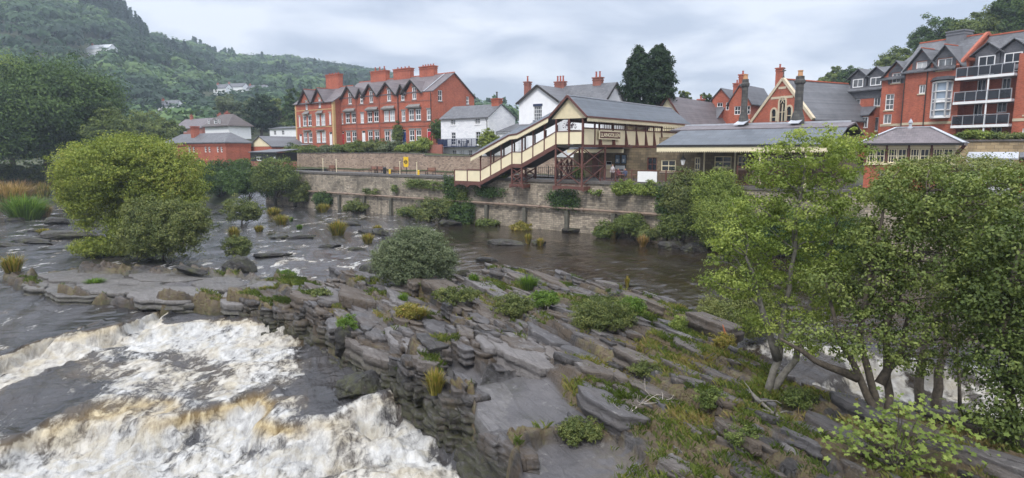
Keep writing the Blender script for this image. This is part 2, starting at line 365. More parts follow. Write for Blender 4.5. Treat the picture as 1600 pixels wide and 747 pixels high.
def window(parent, T, h, cols=2, rows=2, fr=.08, pane='glass', mat='white_paint', sill='grey_trim', lintel=None, name='window', label=None, proud=0):
    u0, u1, z0, z1 = h[:4]; mb = MB(); d0 = .07-proud; d1 = .14-proud
    tbox(mb, T, u0, u0+fr, d0, d1, z0, z1); tbox(mb, T, u1-fr, u1, d0, d1, z0, z1); tbox(mb, T, u0+fr, u1-fr, d0, d1, z0, z0+fr*1.2); tbox(mb, T, u0+fr, u1-fr, d0, d1, z1-fr, z1)
    for i in range(1, cols): u = u0+(u1-u0)*i/cols; tbox(mb, T, u-fr*.3, u+fr*.3, d0+.015, d1-.005, z0+fr*1.2, z1-fr)
    for i in range(1, rows): z = z0+(z1-z0)*i/rows; tbox(mb, T, u0+fr, u1-fr, d0+.005, d1, z-fr*.45, z+fr*.45)
    w = mb.build(name, mat, parent); p = MB(); tbox(p, T, u0+.01, u1-.01, d1-.012, d1+.06, z0+.01, z1-.01); p.build('pane', pane, w)
    if sill: s = MB(); tbox(s, T, u0-.12, u1+.12, -.09, .05, z0-.14, z0); s.build('sill', sill, w)
    if lintel: s = MB(); tbox(s, T, u0-.12, u1+.12, -.03, .1, z1, z1+.26); s.build('lintel', lintel, w)
    if label: w['label'] = label
    return w
def door(parent, T, h, mat, label=None, light=True):
    u0, u1, z0, z1 = h[:4]; mb = MB(); zt = z1-.45 if light else z1
    tbox(mb, T, u0+.06, u1-.06, .10, .15, z0, zt)
    for i in (0, 1):
        for j in (0, 1):
            a = u0+.14+(u1-u0-.2)/2*i; tbox(mb, T, a, a+(u1-u0-.2)/2-.12, .085, .1, z0+.2+(zt-z0-.3)/2*j, z0+.05+(zt-z0-.3)/2*(j+1))
    d = mb.build('door', mat, parent)
    f = MB(); tbox(f, T, u0, u0+.06, .06, .14, z0, z1); tbox(f, T, u1-.06, u1, .06, .14, z0, z1); tbox(f, T, u0+.06, u1-.06, .06, .14, z1-.06, z1)
    if light: tbox(f, T, u0+.06, u1-.06, .07, .14, zt, zt+.07)
    f.build('door_frame', 'white_paint', d)
    if light: g = MB(); tbox(g, T, u0+.06, u1-.06, .12, .13, zt+.07, z1-.06); g.build('fanlight', 'glass', d)
    k = MB(); tbox(k, T, u1-.22, u1-.17, .05, .1, (z0+zt)/2-.05, (z0+zt)/2+.05); k.build('handle', 'steel', d)
    if label: d['label'] = label
    return d
def gable_roof(mb, a0, a1, b0, b1, ze, zr, over=.35, t=.14, axis='a', ends=.2):
    """ridge runs along axis, a in [a0,a1], b in [b0,b1] are wall lines"""
    if axis == 'a':
        bm_ = (b0+b1)/2; s = (zr-ze)/(bm_-b0); o = over
        mb.slab([(a0-ends, b0-o, ze-s*o), (a1+ends, b0-o, ze-s*o), (a1+ends, bm_, zr), (a0-ends, bm_, zr)], t, (0, 0, 1))
        mb.slab([(a0-ends, bm_, zr), (a1+ends, bm_, zr), (a1+ends, b1+o, ze-s*o), (a0-ends, b1+o, ze-s*o)], t, (0, 0, 1))
    else:
        am = (a0+a1)/2; s = (zr-ze)/(am-a0); o = over
        mb.slab([(a0-o, b0-ends, ze-s*o), (am, b0-ends, zr), (am, b1+ends, zr), (a0-o, b1+ends, ze-s*o)], t, (0, 0, 1))
        mb.slab([(am, b0-ends, zr), (a1+o, b0-ends, ze-s*o), (a1+o, b1+ends, ze-s*o), (am, b1+ends, zr)], t, (0, 0, 1))
def hip_roof(mb, a0, a1, b0, b1, ze, zr, over=.5, ins=None, t=.12):
    a0 -= over; a1 += over; b0 -= over; b1 += over; hb = (b0+b1)/2; ins = ins if ins is not None else (b1-b0)/2
    A, B, C_, D = (a0, b0, ze), (a1, b0, ze), (a1, b1, ze), (a0, b1, ze); P, Q = (a0+ins, hb, zr), (a1-ins, hb, zr)
    for q in ([A, B, Q, P], [C_, D, P, Q], [B, C_, Q], [D, A, P]): mb.slab(q, t, (0, 0, 1))
    mb.slab([A, B, C_, D], .08, (0, 0, -1))
def chimney(parent, ca, cb, z0, z1, w, d, mat='brick', pots=2, pot='redpot', ph=.55, name='chimney'):
    mb = MB(); mb.box(ca-w/2, ca+w/2, cb-d/2, cb+d/2, z0, z1-.5); mb.box(ca-w/2-.07, ca+w/2+.07, cb-d/2-.07, cb+d/2+.07, z1-.5, z1-.35)
    mb.box(ca-w/2-.01, ca+w/2+.01, cb-d/2-.01, cb+d/2+.01, z1-.35, z1-.16); mb.box(ca-w/2-.12, ca+w/2+.12, cb-d/2-.12, cb+d/2+.12, z1-.16, z1)
    c = mb.build(name, mat, parent)
    for i in range(pots):
        x = ca+(i-(pots-1)/2)*(w/pots)*.9; q = MB(); q.lathe((x, cb, z1), [(.15, 0), (.13, ph*.3), (.115, ph*.85), (.15, ph*.88), (.15, ph), (.1, ph)], 10); q.build('chimney_pot', pot, c)
    return c
# ---------------------------------------------------------------- ground north of the river
def ground_z(a, b):
    """height of the land on the far side of the wall, in wall coordinates"""
    a = np.asarray(a, float); b = np.asarray(b, float)
    t = ss(12.3, 13.2, b)*np.interp(a, [-75, -45, -22, -8, 8, 40], [2.4, 3.1, 2.0, 1.6, .0, 0])
    t2 = ss(14, 19, b)*np.interp(a, [-80, -44, -38, -20, 0, 40], [1.3, 1.1, .1, .3, .2, .1])
    t3 = ss(20, 90, b)*6+ss(90, 260, b)*7
    return 5.35+t+t2+t3
# ================================================================ red terrace
def terrace():
    B0 = 20.0; z0 = 9.5
    X = lambda px: F1.onb(px, 190, B0)[0]
    Zy = lambda py, px=655: F1.onb(px, py, B0)[1]
    t = thing('brick_terrace', 'long red brick terrace of gabled three storey houses with slate roof, at the wall top', 'terrace', (X(529), B0, z0))
    aL, aR = X(529), X(676); ze = Zy(144.5); zap = Zy(124.5); br, zr = F1.ona(709, 114.5, aR); D = (br-B0)*2
    bigs = [(X(546), 2.05), (X(580), 2.05), (X(606), 2.3), (X(644.5), 2.45)]; small = [(X(565), .95), (X(629), .95)]
    pk = sorted([(c, h, zap if h > 1 else ze+1.5) for c, h in bigs+small])
    prof = [(0, ze)]
    for c, h, z in pk:
        u0 = c-h-aL; u1 = c+h-aL
        if u0 <= prof[-1][0]: u0 = prof[-1][0]+.02
        prof += [(u0, ze), (c-aL, z), (u1, ze)]
    prof.append((aR-aL, ze)); T = Tf(aL, B0); holes = []; wins = []
    g0, g1 = Zy(220.5), Zy(202.5); f0, f1 = Zy(188), Zy(170); s0, s1 = Zy(155), Zy(137)
    def add(px, w, za, zb, kind, arg=None):
        u = X(px)-aL; h = (u-w/2, u+w/2, za, zb); holes.append(h); wins.append((h, kind, arg))
    for px, blind in ((543.5, 0), (552.8, 0), (578, 0), (588, 0), (604, 0), (613, 1), (643, 0), (653.5, 0)):
        add(px, 1.35, g0, g1, 'w', 'blind' if blind else 'glass')
        add(px, 1.35, f0, f1, 'w', 'blind' if px in (604, 613) else 'curtain' if px > 640 else 'glass')
    for px in (534, 566, 630.5, 670): add(px, 1.0, f0-.1, f1-.2, 'w', 'blind' if px == 566 else 'curtain')
    for px in (548, 581, 608.8, 648): add(px, 1.05, s0, s1+.15, 'w', 'curtain' if px > 600 else 'glass')
    for px in (566, 630): add(px, .9, s0-.05, s1-.4, 'w', 'glass')
    for px, dm, lb in ((534, 'red_door', 'red door at the left end of the brick terrace'), (567.3, 'white_paint', 'white door under a pale stone arch'), (630.8, 'blue_door', 'blue door beside a climbing plant'), (670, 'red_door', 'bright red door at the right end')): add(px, 1.0, z0, z0+2.75, 'd', (dm, lb))
    mb = MB(); facade(mb, T, prof, z0-1.5, holes)
    # right gable wall (faces +a)
    zb = F1.ona(741, 152, aR)[1]; bb = F1.ona(741, 152, aR)[0]; sl = (zr-ze)/(br-B0)
    ub = bb-B0; Tg = Tr(aR, B0); gp = [(0, ze), (br-B0, zr), (ub, zr-(zr-zb)/(bb-br)*(ub-(br-B0)))]
    q = lambda px, py: F1.ona(px, py, aR)
    gh = []
    for x0, x1, y0, y1 in ((684.5, 691, 141, 158), (728.5, 733, 151, 163)):
        u0, u1 = q(x0, 150)[0]-B0, q(x1, 150)[0]-B0; gh.append((u0, u1, q((x0+x1)/2, y1)[1], q((x0+x1)/2, y0)[1]))
    facade(mb, Tg, gp, z0-1.5, gh)
    mb.poly([(aL, B0, z0-1), (aL, bb, z0-1), (aL, bb, zb), (aL, br, zr), (aL, B0, ze)]); mb.poly([(aL, bb, z0-1), (aR, bb, z0-1), (aR, bb, zb), (aL, bb, zb)])
    mb.build('wall', 'brick', t)
    for h, k, arg in wins:
        if k == 'w': window(t, T, h, 2, 2, .15, arg, lintel='grey_trim')
        else: door(t, T, h, arg[0], arg[1])
    for h in gh: window(t, Tg, h, 2, 2, .1, 'glass')
    # roof
    rf = MB(); o = .35; ridge = (br, zr)
    def on_roof(z): return B0+(z-ze)/sl
    rf.slab([(aL-.1, B0-.05, ze), (aR+.25, B0-.05, ze), (aR+.25, br, zr), (aL-.1, br, zr)], .14, (0, 0, 1))
    s2 = (zr-zb)/(bb-br); rf.slab([(aL-.1, br, zr), (aR+.25, br, zr), (aR+.25, bb+.3, zb-s2*.3), (aL-.1, bb+.3, zb-s2*.3)], .14, (0, 0, 1))
    for c, h, z in pk:
        yb = on_roof(z)+.1; k = (z-ze)/h; ov = .22
        rf.slab([(c-h-ov, B0-.35, ze-k*ov), (c, B0-.35, z), (c, yb, z), (c-h-ov, B0-.05, ze-k*ov)], .13, (0, 0, 1))
        rf.slab([(c, B0-.35, z), (c+h+ov, B0-.35, ze-k*ov), (c+h+ov, B0-.05, ze-k*ov), (c, yb, z)], .13, (0, 0, 1))
    r = rf.build('roof', 'slate_purple', t)
    fl = MB(); u = X(664); fl.beam((u, B0-.2, ze+.12), (u+.1, br-.5, zr+.02), .18, .06); fl.build('flashing', 'lead', r)
    bg_ = MB()
    for c, h, z in pk:
        k = (z-ze)/h
        for sgn in (-1, 1): bg_.beam((c+sgn*(h+.2), B0-.42, ze-k*.2+.02), (c, B0-.42, z+.02), .09, .26)
    bg_.build('bargeboards', 'dark', r)
    rd = MB(); rd.box(aL, aR+.2, br-.1, br+.1, zr+.1, zr+.24)
    rd.build('ridge_tiles', 'tile_red', r)
    for x0, x1, yt, n in ((581.5, 606, 112.5, 3), (617, 644, 109, 4), (657.5, 681, 105, 5)):
        a0, zt = F1.onb(x0, yt, br); a1, _ = F1.onb(x1, yt, br); chimney(r, (a0+a1)/2, br, zr-1.2, zt, abs(a1-a0)-.2, 1.0, 'brick', n, 'redpot', .35 if n > 3 else .8)
    # stone bands and the hoods over the first floor bays
    st = MB()
    for z in (f0-.25, g1+.55, s0-.35): st.box(aL+.05, aR-.05, B0-.06, B0+.02, z, z+.14)
    for u in (X(557.5), X(593.5), X(622.3)): st.box(u-.07, u+.07, B0-.14, B0-.02, z0, ze)
    st.build('string_courses', 'brick_dull', t)
    hd = MB()
    for px in (548, 583, 608.5, 648): c = X(px); w = 1.75; hd.slab([(c-w, B0-.55, f1+.3), (c+w, B0-.55, f1+.3), (c+w*.8, B0, f1+.75), (c-w*.8, B0, f1+.75)], .1, (0, 0, 1)); hd.box(c-w, c+w, B0-.5, B0-.02, f1+.16, f1+.3)
    hd.build('bay_hoods', 'grey_trim', t)
    dp = MB(); dp.tube([(aR-.25, B0-.12, ze-.1), (aR-.25, B0-.12, z0)], .06, 6); dp.tube([(X(623.5), B0-.14, ze-.1), (X(623.5), B0-.14, z0+2)], .06, 6); dp.build('drainpipes', 'black', t)
    # left pair, standing forward, yellow brick quoins
    B1 = 18.2; x_ = lambda px: F1.onb(px, 190, B1)[0]; Z1 = lambda py: F1.onb(490, py, B1)[1]
    p = thing('brick_house_pair', 'orange red brick house pair with yellow quoins, leftmost of the hillside terrace', 'house', (x_(462), B1, z0))
    l, r_ = x_(462), x_(521.5); ze1 = Z1(160.5); za1 = Z1(139.5); T1 = Tf(l, B1); w = r_-l; mid = [(x_(478.5), 2.0), (x_(499.5), 2.0)]
    prof = [(0, ze1)]
    for c, h in mid: prof += [(c-l-h, ze1), (c-l, za1), (c-l+h, ze1)]
    prof.append((w, ze1)); holes = []; kinds = []
    def add1(px, ww, ya, yb, kind, arg=None):
        c = x_(px)-l; h = (c-ww/2, c+ww/2, Z1(yb) if kind == 'w' else z0, Z1(ya)); holes.append(h); kinds.append((h, kind, arg))
    for px, pn in ((476, 'curtain'), (484, 'glass'), (496.5, 'blind'), (505, 'blind')): add1(px, 1.3, 207, 223, 'w', pn); add1(px, 1.3, 180, 197, 'w', pn)
    add1(468, .6, 181, 198, 'w', 'blind'); add1(515.8, .7, 178, 196, 'w', 'blind'); add1(480, .75, 157, 171, 'w', 'glass'); add1(500.5, .75, 155, 169, 'w', 'blind')
    add1(468.5, .85, 209, 229, 'd', ('white_paint', 'white door at the far left of the terrace')); add1(515.8, .9, 207, 229, 'd', ('white_paint', 'white door next to the yellow quoin'))
    mb = MB(); facade(mb, T1, prof, z0-1.5, holes); bd = 9.5; am = B1+bd/2; zr1 = ze1+3.1
    mb.poly([(r_, B1, z0-1.5), (r_, B1+bd, z0-1.5), (r_, B1+bd, ze1), (r_, am, zr1), (r_, B1, ze1)]); mb.poly([(l, B1, z0-1.5), (l, B1, ze1), (l, am, zr1), (l, B1+bd, ze1), (l, B1+bd, z0-1.5)])
    mb.build('wall', 'brick', p)
    for h, k, arg in kinds:
        if k == 'w': window(p, T1, h, 2, 2, .15, arg, lintel='stone_trim')
        else: door(p, T1, h, arg[0], arg[1], True)
    qn = MB(); qn.box(l-.02, l+.35, B1-.04, B1+.3, z0-1, ze1); qn.box(r_-.45, r_+.03, B1-.04, B1+.45, z0-1, ze1)
    for c in (Z1(172.5), Z1(199)): qn.box(l+.36, r_-.46, B1-.04, B1+.02, c, c+.14)
    qn.build('quoins', 'brick_yellow', p)
    rf = MB(); gable_roof(rf, l, r_, B1, B1+bd, ze1, zr1, .3, .13, 'a', .35)
    for c, h in mid:
        k = (za1-ze1)/h; yb = B1+(za1-ze1)/(3.1/(bd/2))+.1; ov = .2
        rf.slab([(c-h-ov, B1-.35, ze1-k*ov), (c, B1-.35, za1), (c, yb, za1), (c-h-ov, B1-.05, ze1-k*ov)], .17, (0, 0, 1))
        rf.slab([(c, B1-.35, za1), (c+h+ov, B1-.35, ze1-k*ov), (c+h+ov, B1-.05, ze1-k*ov), (c, yb, za1)], .17, (0, 0, 1))
    r = rf.build('roof', 'slate_purple', p); rd = MB(); rd.box(l, r_, am-.1, am+.1, zr1+.1, zr1+.25)
    for c, h in mid: rd.beam((c, B1-.3, za1+.2), (c, B1+2.4, za1+.2), .16, .1)
    rd.build('ridge_tiles', 'tile_red', r)
    bg_ = MB()
    for c, h in mid:
        k = (za1-ze1)/h
        for sgn in (-1, 1): bg_.beam((c+sgn*(h+.2), B1-.42, ze1-k*.2+.02), (c, B1-.42, za1+.02), .09, .26)
    bg_.build('bargeboards', 'dark', r)
    a0, zt = F1.onb(512, 117.5, am); a1, _ = F1.onb(535, 117, am); chimney(r, (a0+a1)/2-.3, am, zr1-1, zt, a1-a0-.6, 1.0, 'brick', 4, 'redpot', .3)
    hd = MB()
    for px in (480, 501): c = x_(px); hd.slab([(c-1.1, B1-.5, Z1(178)), (c+1.1, B1-.5, Z1(178)), (c+.8, B1, Z1(174)), (c-.8, B1, Z1(174))], .1, (0, 0, 1)); hd.box(c-1.2, c+1.2, B1-.35, B1-.03, Z1(204.5), Z1(203))
    hd.build('bay_hoods', 'grey_trim', p)
    bs = MB(); c = x_(480.5); bs.box(c-1.3, c+1.3, B1-.9, B1-.02, z0-1.4, Z1(226.5)); b_ = bs.build('bay_base', 'brick', p); q = MB(); q.box(c-1.4, c+1.4, B1-1, B1-.02, Z1(226.4), Z1(225.4)); q.build('bay_coping', 'lead', b_)
terrace()
# ================================================================ white cottage and white house
def cottages():
    B0 = 16.5; zb = 7.4
    X = lambda px, py=200: F1.onb(px, py, B0)[0]; Z = lambda py, px=725: F1.onb(px, py, B0)[1]
    l, r_ = X(689), X(763); t = thing('white_cottage', 'small white cottage with dark balcony and slate roof above the stone wall', 'cottage', (l, B0, zb))
    ze = Z(184); br, zr = F1.ona(783, 163.5, r_); bb, ze2 = F1.ona(805, 184, r_)
    holes = []; ks = []
    def add(x0, x1, y0, y1, pn, c=2, r=2):
        h = (X(x0)-l, X(x1)-l, Z(y1), Z(y0)); holes.append(h); ks.append((h, pn, c, r))
    for x0, x1 in ((704, 711.5), (742, 750)): add(x0, x1, 186, 194.5, 'curtain', 2, 3)
    for x0, x1 in ((705, 711.5), (743, 750.5)): add(x0, x1, 206.5, 226, 'glass', 2, 4)
    for x0, x1 in ((706, 712.5), (718, 724.5), (731.5, 737.5), (744, 750)): add(x0, x1, 234.5, 244, 'blind' if x0 == 718 else 'curtain', 2, 2)
    mb = MB(); T = Tf(l, B0); facade(mb, T, [(0, ze), (r_-l, ze)], zb-1, holes)
    facade(mb, Tr(r_, B0), [(0, ze), (br-B0, zr), (bb-B0, ze2)], zb-1)
    mb.poly([(l, B0, zb), (l, B0, ze), (l, br, zr), (l, bb, ze2), (l, bb, zb)]); mb.poly([(l, bb, zb), (r_, bb, zb), (r_, bb, ze2), (l, bb, ze2)])
    mb.build('wall', 'white_rough', t)
    for h, pn, c, r in ks: window(t, T, h, c, r, .06, pn, sill='white_paint')
    rf = MB(); s = (zr-ze)/(br-B0); s2 = (zr-ze2)/(bb-br)
    rf.slab([(l-.15, B0-.3, ze-s*.3), (r_+.2, B0-.3, ze-s*.3), (r_+.2, br, zr), (l-.15, br, zr)], .13, (0, 0, 1)); rf.slab([(l-.15, br, zr), (r_+.2, br, zr), (r_+.2, bb+.3, ze2-s2*.3), (l-.15, bb+.3, ze2-s2*.3)], .13, (0, 0, 1))
    r = rf.build('roof', 'slate', t); a0, zt = F1.onb(777, 154, br); a1, _ = F1.onb(789, 154, br); chimney(r, r_-.75, br-.1, zr-.9, zt, 1.4, .9, 'brick', 1, 'stone_dark', 1.0)
    bal = MB(); a0, a1 = X(692), X(752.5); zt, z_ = Z(217), Z(230); bal.box(a0, a1, B0-1.2, B0-.01, z_, z_+.12)
    bl = bal.build('balcony', 'navy', t); rl = MB(); rl.box(a0, a1, B0-1.2, B0-1.15, zt-.06, zt); rl.box(a0, a0+.05, B0-1.15, B0, zt-.06, zt); rl.box(a1-.05, a1, B0-1.15, B0, zt-.06, zt)
    for i in range(int((a1-a0)/.14)): rl.box(a0+i*.14, a0+i*.14+.035, B0-1.19, B0-1.16, z_+.1, zt-.03)
    for i in range(0, 9): rl.box(a0+i*(a1-a0-.06)/8, a0+i*(a1-a0-.06)/8+.06, B0-1.22, B0-1.15, z_+.1, zt)
    rl.build('railing', 'navy', bl)
    sc = MB(); sc.box(a0+.03, a0+2.0, B0-1.15, B0-1.13, z_+.15, zt-.1); sc.build('privacy_screen', 'navy', bl)
    dp = MB(); u = X(763)-.2; dp.tube([(u, B0-.35, ze-.3), (u, B0-.1, ze-.7), (u, B0-.1, zb)], .05, 6); dp.build('drainpipe', 'black', t)
    # balcony table and chairs (far, a few pixels)
    for i, (k, lb) in enumerate((('chair', 'dark chair at the left of the balcony table'), ('table', 'small dark table on the white cottage balcony'), ('chair', 'dark chair at the right of the balcony table'))):
        c = X(723+i*5.5); q = MB()
        if k == 'table': q.box(c-.35, c+.35, B0-.95, B0-.3, z_+.82, z_+.87); [q.box(c+sx*.28-.02, c+sx*.28+.02, B0-.62+sy*.25-.02, B0-.62+sy*.25+.02, z_+.12, z_+.82) for sx in (-1, 1) for sy in (-1, 1)]
        else:
            s_ = -1 if i == 0 else 1
            q.box(c-.22, c+.22, B0-.85, B0-.4, z_+.55, z_+.59); q.box(c+s_*.2-.02, c+s_*.2+.02, B0-.85, B0-.4, z_+.59, z_+1.05); [q.box(c+sx*.2-.02, c+sx*.2+.02, B0-.62+sy*.2-.02, B0-.62+sy*.2+.02, z_+.12, z_+.55) for sx in (-1, 1) for sy in (-1, 1)]
        o = q.build('balcony_'+k, 'black', None, F1, (c, B0-.6, z_+.12)); tag(o, lb, k)
    # lean-to between
    t2 = thing('lean_to', 'low white lean-to with slate roof between the white cottage and white house', 'outbuilding', (r_, B0+1.5, zb))
    mb = MB(); a1 = F1.onb(810, 200, B0+2)[0]; z1 = F1.onb(790, 207, B0+2)[1]; z2 = F1.onb(800, 194, B0+4.5)[1]; mb.box(r_+.02, a1, B0+2, B0+5, zb-1, z1); mb.build('wall', 'white_rough', t2)
    rf = MB(); rf.slab([(r_+.02, B0+1.7, z1), (a1+.1, B0+1.7, z1+.1), (a1+.1, B0+5, z2), (r_+1.5, B0+5, z2)], .12, (0, 0, 1)); rf.build('roof', 'slate', t2)
    # large white house
    B0 = 21; X = lambda px, py=190: F1.onb(px, py, B0)[0]; Z = lambda py, px=841: F1.onb(px, py, B0)[1]; zb = 7.5
    l, r_ = X(811), X(871.5); c = (l+r_)/2; ze, za = Z(159), Z(134); w = r_-l
    t = thing('white_house', 'tall white house with steep gable, slate roof and three red chimneys', 'house', (l, B0, zb))
    h = (X(834)-l, X(846.5)-l, Z(188), Z(166)); mb = MB(); T = Tf(l, B0); facade(mb, T, [(0, ze), (w/2, za), (w, ze)], zb, [h])
    D = 6.5; mb.box(l, r_, B0+.02, B0+.4, zb, h[2]-.5)
    mb.poly([(r_, B0, zb), (r_, B0+D, zb), (r_, B0+D, ze), (r_, B0, ze)]); mb.poly([(l, B0, zb), (l, B0, ze), (l, B0+D, ze), (l, B0+D, zb)])
    bm0 = B0+3.0; br = bm0+3.3; R2 = F1.onb(961, 131.5, br)[0]; zr = F1.onb(900, 134.5, br)[1]; ze3 = zr-3.0
    facade(mb, Tf(l+.3, bm0), [(0, ze3), (R2-l-.3, ze3)], zb); facade(mb, Tr(R2, bm0), [(0, ze3), (3.3, zr), (6.6, ze3)], zb)
    mb.poly([(l+.3, bm0, zb), (l+.3, bm0, ze3), (l+.3, br, zr), (l+.3, bm0+6.6, ze3), (l+.3, bm0+6.6, zb)])
    mb.build('wall', 'white', t)
    wn = window(t, T, h, 4, 4, .06, 'curtain', sill='navy'); q = MB(); tbox(q, T, h[0]-.12, h[1]+.12, -.04, .08, h[3], h[3]+.35); q.build('lintel', 'navy', wn)
    rf = MB(); gable_roof(rf, l, r_, B0, B0+D, ze, za, .35, .14, 'b', .3); gable_roof(rf, l+.3, R2, bm0, bm0+6.6, ze3, zr, .35, .14, 'a', .3); r = rf.build('roof', 'slate', t)
    k = (za-ze)/(w/2); bg_ = MB()
    for s_ in (-1, 1): bg_.beam((c+s_*(w/2+.35), B0-.36, ze-k*.35+.02), (c, B0-.36, za+.02), .08, .3)
    bg_.build('bargeboards', 'dark', r); k = 3.0/3.3; bg_ = MB()
    for s_ in (-1, 1): bg_.beam((R2+.36, br+s_*3.65, ze3-k*.35), (R2+.36, br, zr+.03), .08, .3)
    bg_.build('bargeboards', 'dark', r)
    for x0, x1, yt, pots, bb_ in ((820.5, 828.5, 128, 1, bm0+1.2), (868, 883.5, 128, 3, br), (927.5, 941.5, 121.5, 2, br)):
        a0, zt = F1.onb(x0, yt, bb_); a1, _ = F1.onb(x1, yt, bb_); chimney(r, (a0+a1)/2, bb_, zr-3 if pots == 1 else zr-1, zt, a1-a0-.15, .8, 'brick_dull', pots, 'redpot', .85)
cottages()
# ================================================================ distant left group
def gable_house(name, label, fo, L, D, h, rise, wall, roof, wins=(), axis='a', frame=F1, chim=(), pane='glass', hip=False, over=.35, chmat='brick', group=None, ht=1.2):
    a, b, z = fo; t = thing(name, label, 'house', fo, frame, group); mb = MB(); hs = [(u, u+w, z+zz, z+zz+ht) for u, zz, w in wins]
    if hip: facade(mb, Tf(a, b), [(0, z+h), (L, z+h)], z-1, hs); facade(mb, Tr(a+L, b), [(0, z+h), (D, z+h)], z-1)
    elif axis == 'a':
        facade(mb, Tf(a, b), [(0, z+h), (L, z+h)], z-1, hs); facade(mb, Tr(a+L, b), [(0, z+h), (D/2, z+h+rise), (D, z+h)], z-1)
        mb.poly([(a, b, z-1), (a, b, z+h), (a, b+D/2, z+h+rise), (a, b+D, z+h), (a, b+D, z-1)])
    else:
        facade(mb, Tf(a, b), [(0, z+h), (L/2, z+h+rise), (L, z+h)], z-1, hs); facade(mb, Tr(a+L, b), [(0, z+h), (D, z+h)], z-1)
        mb.poly([(a, b, z-1), (a, b, z+h), (a, b+D, z+h), (a, b+D, z-1)])
    mb.build('wall', wall, t)
    for h_ in hs: window(t, Tf(a, b), h_, 2, 2, .08, pane, sill=None)
    rf = MB()
    if hip: hip_roof(rf, a, a+L, b, b+D, z+h, z+h+rise, over)
    else: gable_roof(rf, a, a+L, b, b+D, z+h, z+h+rise, over, .15, axis, .25)
    r = rf.build('roof', roof, t)
    for ca, cb, zz, w in chim: chimney(r, a+ca, b+cb, z+h-.2, z+h+rise+zz, w, .7, chmat, 2 if w > 1 else 1, 'redpot', .5)
    return t
def leftgroup():
    B0 = 5; X = lambda px, py=225, b=B0: F1.onb(px, py, b)[0]; Z = lambda px, py, b=B0: F1.onb(px, py, b)[1]
    l, k = X(257), X(352); z0 = 5.2; ze = Z(330, 223.5); zr = Z(330, 209.5, B0+4)
    t = thing('brick_hall', 'long low orange brick building with round arched windows behind the river bushes', 'building', (l, B0, z0))
    hs = [(X(p-3)-l, X(p)-l, Z(p, 238), Z(p, 229.5)) for p in (297, 303.5, 322, 328, 341, 347)]; mb = MB(); facade(mb, Tf(l, B0), [(0, ze), (k-l, ze)], z0-1, hs)
    bd = F1.ona(392, 224, k)[0]; facade(mb, Tr(k, B0), [(0, ze), (bd-B0, ze)], z0-1); mb.poly([(l, B0, z0-1), (l, B0, ze), (l, bd, ze), (l, bd, z0-1)]); mb.build('wall', 'brick', t)
    for h in hs: window(t, Tf(l, B0), h, 1, 2, .12, 'curtain', sill=None)
    sc = MB(); sc.box(l-.05, k+.12, B0-.14, B0-.01, ze-.5, ze-.15); sc.box(k+.01, k+.12, B0, bd, ze-.5, ze-.15); sc.build('corbel_course', 'brick', t)
    rf = MB(); hip_roof(rf, l, k, B0, bd, ze, zr, .3); r = rf.build('roof', 'slate', t)
    ca = X(311, 210, (B0+bd)/2); chimney(r, ca, (B0+bd)/2-.8, zr-1, F1.onb(311, 197.5, (B0+bd)/2)[1], 1.4, 1.1, 'brick', 0)
    # gabled end building behind, cream gable
    b2 = bd+.6; l2, r2 = F1.onb(393, 225, b2)[0]-1, F1.onb(425, 225, b2)[0]; z1 = F1.onb(409, 229, b2)[1]; z2 = F1.onb(406, 213.5, b2)[1]
    t = thing('cream_gabled_hall', 'brick hall with cream boarded gable and slate roof beside the long brick building', 'building', (l2, b2, z0))
    mb = MB(); mb.box(l2, r2, b2, b2+14, z0-1, z1); mb.build('wall', 'brick', t); mb = MB(); mb.slab([(l2, b2-.05, z1+.01), (r2, b2-.05, z1+.01), ((l2+r2)/2, b2-.05, z2)], .2, (0, 1, 0)); mb.build('gable', 'cream_flat', t)
    rf = MB(); gable_roof(rf, l2, r2, b2, b2+14, z1, z2, .3, .14, 'b', .3); rf.build('roof', 'slate', t)
    # dark timber shed with white windows, at the end of the platform
    b3 = 3.2; l3, r3 = F1.onb(391, 240, b3)[0], F1.onb(431, 240, b3)[0]; zt, zb = F1.onb(410, 238.5, b3)[1], 4.9
    t = thing('timber_shed', 'small black timber shed with white windows on a red brick base', 'shed', (l3, b3, zb)); zz = F1.onb(410, 252, b3)[1]
    hs = [(F1.onb(400, 240, b3)[0]-l3, F1.onb(408, 240, b3)[0]-l3, zz+.05, zt-.7), (F1.onb(426, 240, b3)[0]-l3, F1.onb(430, 240, b3)[0]-l3, zz+.5, zt-.7)]
    mb = MB(); facade(mb, Tf(l3, b3), [(0, zt), (r3-l3, zt)], zz, hs); facade(mb, Tr(r3, b3), [(0, zt), (4, zt)], zz); mb.box(l3, r3, b3+.3, b3+4, zz, zt); mb.build('wall', 'black', t)
    mb = MB(); mb.box(l3+.03, r3-.03, b3+.03, b3+3.9, zb-1.5, zz-.01); mb.build('base', 'brick_dull', t)
    for h in hs: window(t, Tf(l3, b3), h, 2, 1, .12, 'glass', sill=None)
    rf = MB(); rf.slab([(l3-.2, b3-.3, zt), (r3+.3, b3-.3, zt), (r3+.3, b3+4.2, zt+.5), (l3-.2, b3+4.2, zt+.5)], .12, (0, 0, 1)); rf.build('roof', 'slate', t)
    # white hipped house, brown brick house, low white house : beyond
    def at(px, py, b, frame=F1): a, z = frame.onb(px, py, b); return a, z
    b = 34; a, z = at(321, 212, b); a1, z1 = at(357, 195, b); t = gable_house('hipped_house', 'white house with dark hipped roof and skylight among the left trees', (a, b, z), a1-a, 6.5, z1-z-.3, at(355, 180, b+3)[1]-z1+.5, 'white', 'slate_brown', [(2.0+4.2*0, .9+2.4, .9), (5.6, 3.3, 1.6), (8.2, 3.3, .8)], hip=True, chim=[(2.2, 3.5, .2, 1.5), (5.5, 4, .6, 1.7)], over=.7)
